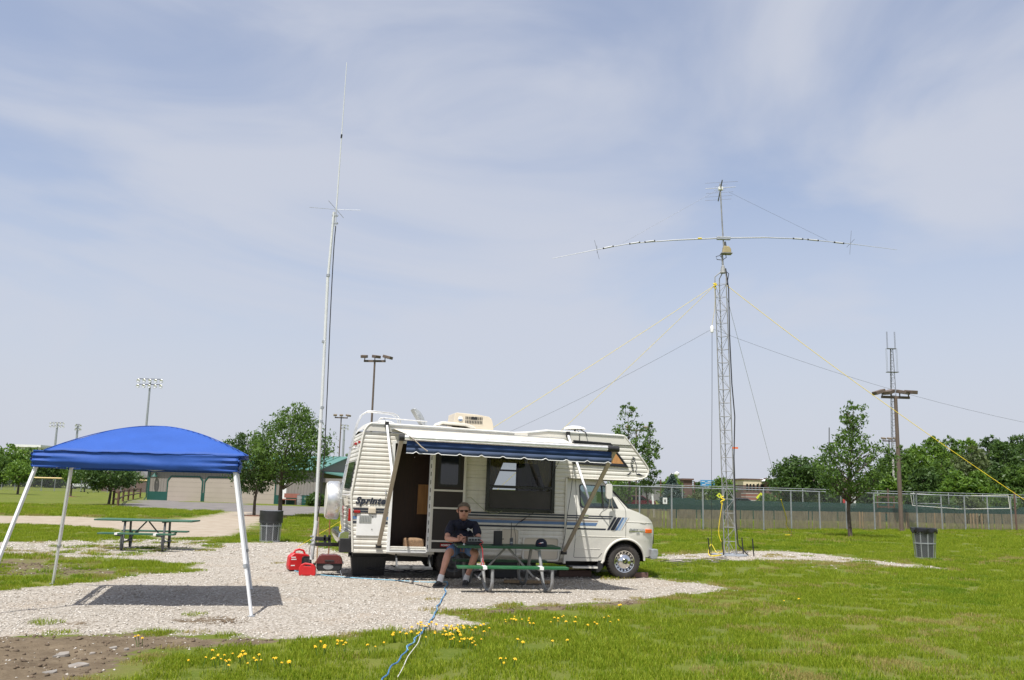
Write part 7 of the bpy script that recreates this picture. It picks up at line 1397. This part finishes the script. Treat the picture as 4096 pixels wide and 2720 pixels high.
MB().tube([(0, 0, stp.z - 0.2), (-0.5, 0, stp.z + 0.15), (-1.0, 0, stp.z + 0.32)], 0.04, 6).obj('arm', 'galv', sl, smooth=True); MB().cbox((-1.25, 0, stp.z + 0.34), (0.55, 0.25, 0.14)).obj('lamp_head', 'whitepaint', sl, bevel=0.04)
def stadium(label, x, ytop, ybase_d, w_px, rows=2, cols=5, rz=0.0):
    dp = ybase_d; p = AT(x, ytop, dp); k = w_px * dp / FPX; t = thing('stadium_light', label, 'stadium light', (p.x, p.y, 0), rz, 'ball field lights')
    MB().tube([(0, 0, 0), (0, 0, p.z)], [0.004 * dp * 0.45, 0.002 * dp * 0.5], 8).obj('pole', 'galv', t, smooth=True); s_ = k / (cols - 1)
    for r__ in range(rows):
        z = p.z - 0.25 * s_ - r__ * s_ * 0.95; MB().beam((-k / 2, 0, z + 0.42 * s_), (k / 2, 0, z + 0.42 * s_), 0.12 * s_, 0.12 * s_).obj('cross_arm', 'darksteel', t)
        for c in range(cols): xx = -k / 2 + c * s_; MB().lathe([(0.10 * s_, 0.28 * s_), (0.26 * s_, 0.05 * s_), (0.34 * s_, -0.25 * s_), (0.30 * s_, -0.27 * s_), (0, -0.2 * s_)], 12, (xx, -0.1 * s_, z + 0.05 * s_), 'y', cap=False).obj('lamp', 'alu', t, smooth=True)
    return t
stadium('tall ball field light with ten lamps above the canopy', 602, 1520, 135, 92); stadium('ball field light with ten lamps left of the canopy top', 230, 1692, 220, 52)
stadium('side-on ball field light between the other two at left', 312, 1700, 235, 16, 2, 2, R(40)); stadium('far ball field light behind the rear ladder', 1378, 1702, 230, 26, 2, 3, R(25))
# far broadcast tower
CTb = AT(3588, 2040, 330); ct = thing('broadcast_tower', 'tall grey lattice broadcast tower far beyond the right wood', 'lattice tower', (CTb.x, 330, 0)); Hc = AT(3570, 1395, 330).z; xo = AT(3570, 1395, 330).x - CTb.x
def cw_(t_): return 2.3 * (1 - t_) ** 0.8 + 0.8
def cp3(k, t_): a = [R(200), R(-20), R(90)][k]; return Vector((xo * t_ * 0.6 + math.cos(a) * cw_(t_) * 0.62, math.sin(a) * cw_(t_) * 0.6, Hc * t_))
for k in range(3): MB().tube([cp3(k, i / 10) for i in range(11)], 0.11, 6).obj('leg', 'wire', ct)
for i in range(26):
    for k in range(3): a, c = i / 26, (i + 1) / 26; k2 = (k + 1) % 3; MB().tube([cp3(k, a), cp3(k2, a)], 0.05, 4).obj('horizontal', 'wire', ct); MB().tube([cp3(k, a), cp3(k2, c)], 0.05, 4).obj('diagonal', 'wire', ct)
for z, w_ in ((Hc, 2.6), (Hc * 0.845, 3.4)):
    MB().cbox((xo * 0.6, 0, z), (w_ * 1.25, w_ * 0.5, 0.22)).obj('platform', 'wire', ct)
    for sx in (-0.62, -0.5, 0.5, 0.62): MB().tube([(xo * 0.6 + sx * w_, 0, z), (xo * 0.6 + sx * w_, 0, z + (6.5 if z == Hc else 9))], 0.07, 5).obj('whip', 'wire' if z == Hc else 'galv', ct)
tag(MB().tube([AT(3317, 2000, 400), AT(3317, 1710, 400)], 0.25, 5).obj('radio_mast', 'wire'), 'faint thin radio mast left of the young fence tree', 'mast')
for i, (x, yt, dp) in enumerate(((2643, 1918, 150), (2778, 1925, 180))): p0 = AT(x, 2040, dp); tag(MB().tube([(p0.x, dp, 0), tuple(AT(x, yt, dp))], 0.14, 6).obj('utility_pole', 'woodrail'), ['thin utility pole left of the bushy bright tree', 'thin utility pole right of the brown block'][i], 'utility pole')
lbp = AT(2704, 1895, 160); lb_ = thing('globe_lamp', 'white twin lamp head above the bushy bright tree', 'lamp', (lbp.x, 160, 0)); MB().tube([(0, 0, 0), (0, 0, lbp.z)], 0.09, 6).obj('pole', 'galv', lb_); MB().lathe([(0, -0.4), (0.45, -0.2), (0.5, 0.1), (0, 0.45)], 10, (0.15, 0, lbp.z), cap=False).obj('lamp', 'whitepaint', lb_); MB().lathe([(0, -0.3), (0.35, -0.1), (0.3, 0.2), (0, 0.3)], 10, (-0.75, 0, lbp.z - 0.2), cap=False).obj('lamp', 'whitepaint', lb_)

# ---------------------------------------------------------------- garage building at the left
GA, GB = AT(590, 1998, 82), AT(1262, 2030, 76); GA.z = GB.z = -0.12; gdir = (GB - GA); gz = math.atan2(gdir.y, gdir.x); GLn = gdir.length
ga = thing('garage_building', 'tan metal garage with green base, three roll-up doors and green roof', 'building', GA, gz)
def bx(tx):
    d = Vector(ray(tx, 1980)); n_ = Vector((-math.sin(gz), math.cos(gz), 0)); t_ = (GA - Vector(_C)).dot(n_) / d.dot(n_); return (Vector(_C) + d * t_ - GA).dot(Vector((math.cos(gz), math.sin(gz), 0)))
EV = 3.0
wl_ = box('front_wall', 'tan', ga, 0, GLn, 0, 0.12, 0, EV); box('back_wall', 'tan', ga, 0, GLn, 8.9, 9.0, 0, EV); box('end_wall', 'tan', ga, 0, 0.12, 0.121, 8.9, 0, EV); box('end_wall', 'tan', ga, GLn - 0.12, GLn, 0.121, 8.9, 0, EV)
for k in range(int(GLn / 0.30)): box('cladding_rib', 'tan', wl_, 0.12 + k * 0.30, 0.155 + k * 0.30, -0.022, -0.001, 0.9, EV - 0.05)
dsp = [(670, 805), (819, 951), (968, 1098)]; edges = [0.0] + [e for a, c in dsp for e in (bx(a) - 0.06, bx(c) + 0.06)] + [bx(1115)]
for a, c in zip(edges[0::2], edges[1::2]): box('green_base', 'greenmetal', ga, a, c, -0.035, 0.0, 0.05, 0.88)
box('green_base', 'greenmetal', ga, bx(1146), GLn, -0.035, 0.0, 0.05, 0.88); box('plinth', 'concrete', ga, -0.1, GLn + 0.1, -0.08, 0.3, -0.3, 0.05)
for a, c in dsp:
    x0, x1 = bx(a), bx(c); ck = 0.32; h_ = 2.22
    fr = MB().poly([(x0 - 0.12, 0.05), (x0 - 0.12, h_ - ck + 0.05), (x0 + ck - 0.05, h_ + 0.12), (x1 - ck + 0.05, h_ + 0.12), (x1 + 0.12, h_ - ck + 0.05), (x1 + 0.12, 0.05), (x1, 0.05), (x1, h_ - ck), (x1 - ck, h_), (x0 + ck, h_), (x0, h_ - ck), (x0, 0.05)], f=lambda a, b: (a, -0.055, b), thick=0.05).obj('garage_door', 'greenmetal', ga)
    for k in range(5): z0_, z1_ = 0.06 + k * 0.43, 0.05 + (k + 1) * 0.43; ck0 = max(0, z0_ - (h_ - ck)); ck1 = max(0, z1_ - (h_ - ck)); MB().poly([(x0 + ck0, z0_), (x1 - ck0, z0_), (x1 - ck1, z1_), (x0 + ck1, z1_)], f=lambda a, b: (a, -0.03, b), thick=0.025).obj('door_panel', 'tandoor', fr)
box('corner_trim', 'greenmetal', ga, -0.06, 0.12, -0.05, 0.10, 0.05, EV); MB().tube([(-0.14, -0.05, EV), (-0.14, -0.05, 0.35), (-0.25, -0.2, 0.1)], 0.05, 6).obj('downspout', 'greenmetal', ga)
wd_ = box('white_door', 'whitepaint', ga, bx(1118), bx(1145), -0.04, 0.0, 0.06, 2.15); MB().cbox((bx(1141), -0.07, 1.05), (0.05, 0.05, 0.05)).obj('knob', 'galv', wd_)
wlm = bx(622); lmp = MB().lathe([(0.05, 0.20), (0.10, 0.10), (0.26, -0.05), (0.30, -0.10), (0.24, -0.08)], 14, (wlm, -0.36, 2.30), cap=False).obj('wall_lamp', 'greenmetal', ga, smooth=True); MB().tube([(wlm, 0.0, 2.42), (wlm, -0.2, 2.60), (wlm, -0.36, 2.50)], 0.025, 6).obj('lamp_bracket', 'greenmetal', lmp)
RD = 4.3
rf = MB().poly([(-0.45, EV + 0.02), (4.5, RD), (9.45, EV + 0.02), (9.45, EV + 0.08), (4.5, RD + 0.08), (-0.45, EV + 0.08)], f=lambda a, b: (-0.4, a, b), thick=GLn + 0.8, tdir=(1, 0, 0)).obj('roof', 'greenroof', ga)
for k in range(int((GLn + 0.8) / 0.6)): MB().beam((-0.38 + k * 0.6, -0.45, EV + 0.10), (-0.38 + k * 0.6, 4.5, RD + 0.10), 0.04, 0.05).obj('roof_seam', 'greenroof', rf)
for x in (0.06, GLn - 0.06): MB().poly([(0, EV), (9.0, EV), (4.5, RD)], f=lambda a, b: (x, a, b), thick=0.04, tdir=(1, 0, 0)).obj('gable', 'tan', ga)
# cross gable wing and porch at the right end
MB().poly([(GLn - 0.2, EV - 0.1), (GLn + 3.4, EV - 0.62), (GLn + 3.4, EV - 0.50), (GLn - 0.2, EV + 0.02)], f=lambda a, b: (a, 0.6, b), thick=6.0).obj('porch_roof', 'greenroof', ga); box('porch_beam', 'tan', ga, GLn + 3.1, GLn + 3.35, 0.62, 6.5, EV - 0.95, EV - 0.61); box('porch_beam', 'tan', ga, GLn + 0.01, GLn + 3.09, 0.62, 0.8, EV - 0.95, EV - 0.61)
for x in (GLn + 1.55, GLn + 3.2): box('porch_post', 'woodrail', ga, x - 0.09, x + 0.09, 0.64, 0.82, -0.1, EV - 0.96)
def GAW(x, y, z): return Matrix.Translation(GA) @ Matrix.Rotation(gz, 4, 'Z') @ Vector((x, y, z))
bnc = thing('wooden_bench', 'brown wooden bench against the garage wall', 'bench', GAW(bx(1175), -0.5, 0.1), gz); hw = (bx(1206) - bx(1146)) / 2
box('seat', 'brick', bnc, -hw, hw, -0.25, 0.2, 0.42, 0.50); box('back', 'brick', bnc, -hw, hw, 0.2, 0.26, 0.60, 0.95)
for sx in (-0.9, 0.9): MB().box(sx * hw - 0.05, sx * hw + 0.05, -0.22, 0.24, 0, 0.42).obj('leg', 'woodrail', bnc)
for i, (x, mt, lb) in enumerate(((1219, 'galvdull', 'grey barrel beside the garage bench'), (1239, 'greenmetal', 'green barrel between the grey one and the mast'), (1264, 'stripeblue', 'blue barrel at the garage corner'), (1285, 'brownclad', 'dark brown barrel under the garage porch'))):
    t = thing('barrel', lb, 'barrel', GAW(bx(x), -0.6, 0.05), 0, 'barrels by the garage'); MB().lathe([(0.28, 0), (0.30, 0.1), (0.31, 0.45), (0.30, 0.8), (0.28, 0.9)], 16).obj('drum', mt, t, smooth=True)
    for z in (0.3, 0.6, 0.89): MB().lathe([(0.31, z - .02), (0.325, z), (0.31, z + .02)], 16).obj('hoop', mt, t)
# split-rail fence
sr = thing('split_rail_fence', 'dark split-rail fence beside the asphalt apron', 'fence', (0, 0, 0)); pp = [G(x, y) for x, y in ((452, 2020), (471, 2024), (491, 2006), (512, 2001), (532, 1997), (560, 1990))]
for p in pp: MB().box(p.x - 0.065, p.x + 0.065, p.y - 0.065, p.y + 0.065, -0.05, 0.98).obj('post', 'woodrail', sr, bevel=0.02)
for a, c in zip(pp, pp[1:]):
    for z in (0.42, 0.85): MB().tube([a + Vector((0, 0, z)), a.lerp(c, .5) + Vector((0, 0, z + 0.03)), c + Vector((0, 0, z))], 0.055, 6).obj('rail', 'woodrail', sr)
# outfield fence with yellow cap
oa, ob = G(-260, 1958), G(590, 1970); oa.y = ob.y = 118; oa.x = AT(-260, 1950, 118).x; ob.x = AT(590, 1950, 118).x; LN = (ob - oa).length
of = thing('outfield_fence', 'ball field fence with yellow cap along the left lawn', 'fence', (oa.x, 118, 0)); OH = 1.7
MB().tube([(0, 0, OH), (LN, 0, OH)], 0.10, 8).obj('yellow_cap', M('yellow_cap', (0.62, 0.47, 0.22), 0.6), of)
for k in range(17): MB().tube([(k * LN / 16, 0, 0), (k * LN / 16, 0, OH)], 0.045, 6).obj('post', 'galv', of)
MB().add([(0, -0.05, 0.05), (LN, -0.05, 0.05), (LN, -0.05, OH), (0, -0.05, OH)], [(0, 1, 2, 3)]).obj('mesh', 'chain', of, fix=False)
# dugout shelter and white shed roofs beyond
q = AT(590, 1930, 130); sh = thing('dugout_shelter', 'low grey roofed shelter beyond the garage end', 'shelter', (q.x - 3.5, 130, 0)); MB().poly([(-3.6, 2.1), (3.6, 2.1), (2.2, 3.5), (-2.2, 3.5)], f=lambda a, b: (a, 0, b), thick=4).obj('roof', 'greyroof', sh); box('wall', 'brownclad', sh, -3.2, 3.2, 0.3, 3.7, 0, 2.1)
for i, (x0, x1, y0, y1, dp) in enumerate(((55, 160, 1780, 1797, 300),)): a, c = AT(x0, y1, dp), AT(x1, y0, dp); t = thing('white_shed', 'white shed roof showing above the far left wood', 'building', (a.x, dp, 0)); box('wall', 'whitewall', t, 0, c.x - a.x, 0, 12, 0, c.z - 0.8); MB().box(-0.6, c.x - a.x + 0.6, -0.6, 12.6, c.z - 0.79, c.z).obj('roof', 'whitewall', t)
# ---------------------------------------------------------------- buildings beyond the fence
dp = 170; a = AT(2974, 1965, dp); u = dp / FPX
cb = thing('cream_building', 'cream and brown building with curved white roof beyond the fence', 'building', (a.x, dp, 0)); zT, zM = AT(2974, 1919, dp).z, AT(2974, 1940, dp).z
box('upper_wall', 'stucco', cb, 0, 108 * u, 0, 14, zM, zT); box('lower_wall', 'brownclad', cb, 0, 108 * u, 0.02, 14, 0, zM)
for k, x in enumerate((11, 24, 37, 52)): w_ = MB().box(x * u, (x + 7) * u, -0.06, -0.005, zM - 20 * u, zM + 5 * u).obj('window', 'blackgloss', cb)
MB().box(67 * u, 79 * u, -0.06, -0.005, zM - 20 * u, zM + 5 * u).obj('window', 'blackgloss', cb)
box('roof_edge', 'brownclad', cb, -0.3, 108 * u, -0.15, 14.2, zT, zT + 0.25)
box('entrance_block', 'brownclad', cb, 80 * u, 112 * u, -1.6, -0.10, 0, zT + 0.4); MB().box(92 * u, 112 * u, -1.66, -1.605, zM - 24 * u, zM + 3 * u).obj('window', 'blackgloss', cb)
zR = AT(3080, 1907, dp).z; arcp = [(70 + 0.0, 0.0), (76, 6.0), (86, 10.0), (100, 12.0), (165, 12.0), (165, 9.0), (100, 9.0), (88, 7.5), (78, 3.0)]
MB().poly([(p_[0] * u, zT - 0.2 + p_[1] * u) for p_ in arcp], f=lambda a, b: (a, -2.2, b), thick=12).obj('curved_roof', 'whitewall', cb); box('side_wing', 'brick', cb, 112.2 * u, 165 * u, -1.2, 10, 0, zT - 9 * u); box('glazed_band', 'blackgloss', cb, 112.2 * u, 163 * u, -1.0, 9, zT - 8.9 * u, zT + 6 * u)
br = AT(2985, 2010, 140); bkk = thing('brick_wall_building', 'low red brick wall with pale bands behind the fence', 'building', (br.x, 140, 0)); u2 = 140 / FPX; z0_, z1_ = 0.0, AT(2985, 1972, 140).z
for k in range(4): box('brick_band', 'brick', bkk, 0, 48 * u2, 0, 3, z0_ + (z1_ - z0_) * k / 4, z0_ + (z1_ - z0_) * (k + 1) / 4 - 0.12); box('pale_band', 'concrete', bkk, -0.01, 48 * u2 + 0.01, -0.02, 3.0, z0_ + (z1_ - z0_) * (k + 1) / 4 - 0.12, z0_ + (z1_ - z0_) * (k + 1) / 4)
def farbox(name, label, x0, x1, yt, dp, mat, roof=None, dep=10):
    a, c = AT(x0, 2030, dp), AT(x1, yt, dp); t = thing(name, label, 'building', (a.x, dp, 0)); box('wall', mat, t, 0, c.x - a.x, 0, dep, 0, c.z)
    box('roof', roof or 'greyroof', t, -0.3, c.x - a.x + 0.3, -0.3, dep + 0.3, c.z + 0.002, c.z + 0.35); return t
farbox('brown_block', 'plain dark brown block building right of the bushy tree', 2735, 2769, 1921, 190, 'brownclad', 'brownclad')
g_ = farbox('low_shed', 'long low grey shed left of the bushy tree', 2596, 2665, 1947, 200, 'greyroof', 'galv'); 
hs = AT(3268, 2030, 100); hz = thing('brown_roof_house', 'house with sloping brown roof between the trees beyond the fence', 'building', (hs.x, 100, 0)); zt_ = AT(3320, 1905, 100).z; box('wall', 'brownclad', hz, 0.3, 4.2, 0, 6, 0, 2.2); MB().poly([(-0.3, 2.1), (1.6, zt_), (3.0, zt_), (4.8, 2.1)], f=lambda a, b: (a, -0.4, b), thick=7).obj('roof', 'stripebrown', hz)
bb = AT(2803, 1946, 185); bbt = AT(2858, 1921, 185); bd = thing('blue_billboard', 'blue billboard with white streaks behind the small spruce top', 'billboard', (bb.x, 185, 0)); box('board', 'blueboard', bd, 0, bbt.x - bb.x, 0, 0.3, bb.z, bbt.z)
for k, (a0, a1, z) in enumerate(((0.1, 0.35, 0.25), (0.3, 0.8, 0.5), (0.5, 0.95, 0.72), (0.05, 0.3, 0.75))): L_ = bbt.x - bb.x; h_ = bbt.z - bb.z; MB().box(a0 * L_, a1 * L_, -0.02, -0.004, bb.z + z * h_, bb.z + (z + 0.08) * h_).obj('streak', 'whitepaint', bd)
for x in (0.2, 0.8): MB().tube([((bbt.x - bb.x) * x, 0.5, 0), ((bbt.x - bb.x) * x, 0.5, bb.z + 1)], 0.15, 6).obj('post', 'galv', bd)
# signs
def sign(name, label, x, y, sz, dp, mat, shape='diamond'):
    p = AT(x, y, dp); t = thing(name, label, 'sign', (p.x, dp, 0)); MB().tube([(0, 0.03, 0), (0, 0.03, p.z + sz * 0.4)], 0.035, 6).obj('post', 'galv', t)
    pts = {'diamond': [(0, -sz), (sz, 0), (0, sz), (-sz, 0)], 'oct': [(sz * math.cos(a), sz * math.sin(a)) for a in [R(22.5 + 45 * k) for k in range(8)]], 'rect': [(-sz * .7, -sz), (sz * .7, -sz), (sz * .7, sz), (-sz * .7, sz)]}[shape]
    f = MB().poly(pts, f=lambda a, b: (a, 0, p.z + b), thick=0.01).obj('face', mat, t)
    MB().poly([(a * 0.3, b * 0.45) for a, b in pts], f=lambda a, b: (a, -0.012, p.z + b), thick=0.008).obj('symbol', 'black' if shape != 'oct' else 'whitepaint', f); return t
sign('warning_sign', 'yellow diamond warning sign behind the chain-link fence', 3044, 1990, 0.62, 110, 'signyellow'); sign('stop_sign', 'red octagonal sign beside the young fence tree trunk', 3389, 2006, 0.42, 80, 'signred', 'oct'); sign('road_sign', 'small white road sign right of the young fence tree trunk', 3411, 2004, 0.38, 80, 'whitepaint', 'rect'); sign('road_sign', 'small white notice in front of the spruce', 2660, 2003, 0.30, 88, 'whitepaint', 'rect'); sign('warning_sign', 'small yellow sign left of the lattice tower', 2877, 1982, 0.35, 110, 'signyellow')
# cars beyond the fence
def car(label, x, y, dp, mat, rz=0.0):
    p = AT(x, y, dp); t = thing('parked_car', label, 'car', (p.x, dp, 0), rz, 'cars beyond the fence')
    MB().poly([(-2.1, 0.35), (-2.15, 0.75), (-1.3, 0.9), (-0.7, 1.38), (0.7, 1.40), (1.4, 0.95), (2.1, 0.85), (2.2, 0.4)], f=lambda a, b: (a, -0.85, b), thick=1.7).obj('body', mat, t, bevel=0.1, seg=3)
    MB().poly([(-1.1, 0.92), (-0.65, 1.32), (0.6, 1.33), (1.15, 0.95)], f=lambda a, b: (a, -0.87, b), thick=0.03).obj('side_window', 'glassdark', t)
    for sx in (-1.35, 1.35):
        for sy in (-0.8, 0.8): wh = MB().lathe([(0.32, -0.1), (0.34, 0.0), (0.32, 0.1)], 16, (sx, sy, 0.33), 'y').obj('wheel', 'rubber', t); MB().lathe([(0.2, -0.115), (0.2, 0.115)], 12, (sx, sy, 0.33), 'y').obj('rim', 'galv', wh)
    return t
car('dark red car under the motorhome nose beyond the fence', 2540, 2010, 100, 'carred', R(10)); car('dark car right of the lattice tower beyond the fence', 2962, 2008, 105, 'cargrey', R(-4)); car('red car beside the round dark tree beyond the fence', 3215, 2005, 100, 'carred', R(4)); car('white car parked beyond the outfield fence', 330, 1940, 150, 'carwhite', R(8))
for i, (x, yt) in enumerate(((2617, 1975),)): p = AT(x, 2040, 66); tag(MB().beam((p.x, 66, 0), (p.x - 0.15, 66, AT(x, yt, 66).z), 0.12, 0.10).obj('white_post', 'whitepaint'), 'leaning white post behind the fence near the spruce', 'post')
# ---------------------------------------------------------------- yellow flowers in the lawn
fm = MB()
for k in range(6):
    a = 2 * PI * k / 6; fm.add([(0, 0, 0.010), (0.011 * math.cos(a - .45), 0.011 * math.sin(a - .45), 0.010), (0.0155 * math.cos(a), 0.0155 * math.sin(a), 0.004), (0.011 * math.cos(a + .45), 0.011 * math.sin(a + .45), 0.010)], [(0, 1, 2, 3)])
fm.lathe([(0.0, 0.015), (0.007, 0.012), (0.008, 0.006)], 6, cap=False)
fmesh = fm.obj('petals', 'yellow', None, fix=False); smesh = MB().tube([(0, 0, -0.10), (0.004, 0.002, -0.05), (0, 0, 0.006)], 0.0028, 4).obj('stem', 'stem', None)
rf_ = random.Random(12); first = True
clus = [((560, 1545), 85, 16, 22), ((500, 1535), 30, 8, 5), ((735, 1512), 18, 14, 5), ((780, 1508), 30, 8, 5), ((860, 1510), 25, 10, 3), ((930, 1478), 40, 10, 10), ((985, 1462), 30, 8, 12), ((1040, 1468), 40, 10, 24), ((1020, 1490), 45, 10, 12), ((1085, 1498), 25, 8, 12), ((1200, 1452), 40, 8, 12), ((1300, 1448), 40, 10, 10), ((1390, 1452), 28, 8, 7), ((1130, 1470), 30, 10, 5), ((1430, 1412), 12, 3, 4), ((310, 1490), 14, 4, 3), ((1180, 1550), 60, 10, 4), ((1780, 1398), 50, 5, 2), ((1260, 1500), 60, 14, 4)]
FLB = ['small yellow wildflower in the left cluster at the bottom of the lawn', 'small yellow wildflower at the left end of the bottom cluster', 'small yellow wildflower above the bottom left cluster', 'small yellow wildflower in the loose row left of the blue cord', 'small yellow wildflower alone left of the blue cord', 'small yellow wildflower just left of the blue cord', 'small yellow wildflower at the gravel edge by the blue cord', 'small yellow wildflower in the dense cluster right of the blue cord', 'small yellow wildflower below the dense cluster by the cord', 'small yellow wildflower in the lowest part of the cord clusters', 'small yellow wildflower in the middle cluster near the gravel tip', 'small yellow wildflower in the second cluster from the right', 'small yellow wildflower in the rightmost cluster near the bare soil', 'small yellow wildflower scattered between the cord and middle clusters', 'small yellow wildflower beside the bare soil strip', 'small yellow wildflower at the dirt edge left of the photo', 'small yellow wildflower low in the middle foreground', 'small yellow wildflower alone on the open right lawn', 'small yellow wildflower scattered below the middle cluster']
for ci_, ((cx, cy_), sx, sy, m_) in enumerate(clus):
    for _ in range(m_):
        p = G((cx + rf_.gauss(0, 0.6) * sx) * V2, (cy_ + rf_.gauss(0, 0.6) * sy) * V2); t = thing('yellow_flower', FLB[ci_], 'flower', (p.x, p.y, 0.085 + 0.03 * rf_.random()), rf_.random() * 6, 'yellow wildflowers, lawn cluster %d' % (ci_ + 1)); t.scale = (rf_.uniform(0.7, 1.5),) * 3; t.rotation_euler = (rf_.uniform(-.1, .65), rf_.uniform(-.3, .3), rf_.random() * 0.4)
        a = fmesh if first else fmesh.copy(); c = smesh if first else smesh.copy()
        if not first: COL.objects.link(a); COL.objects.link(c)
        a.parent = t; c.parent = t; first = False
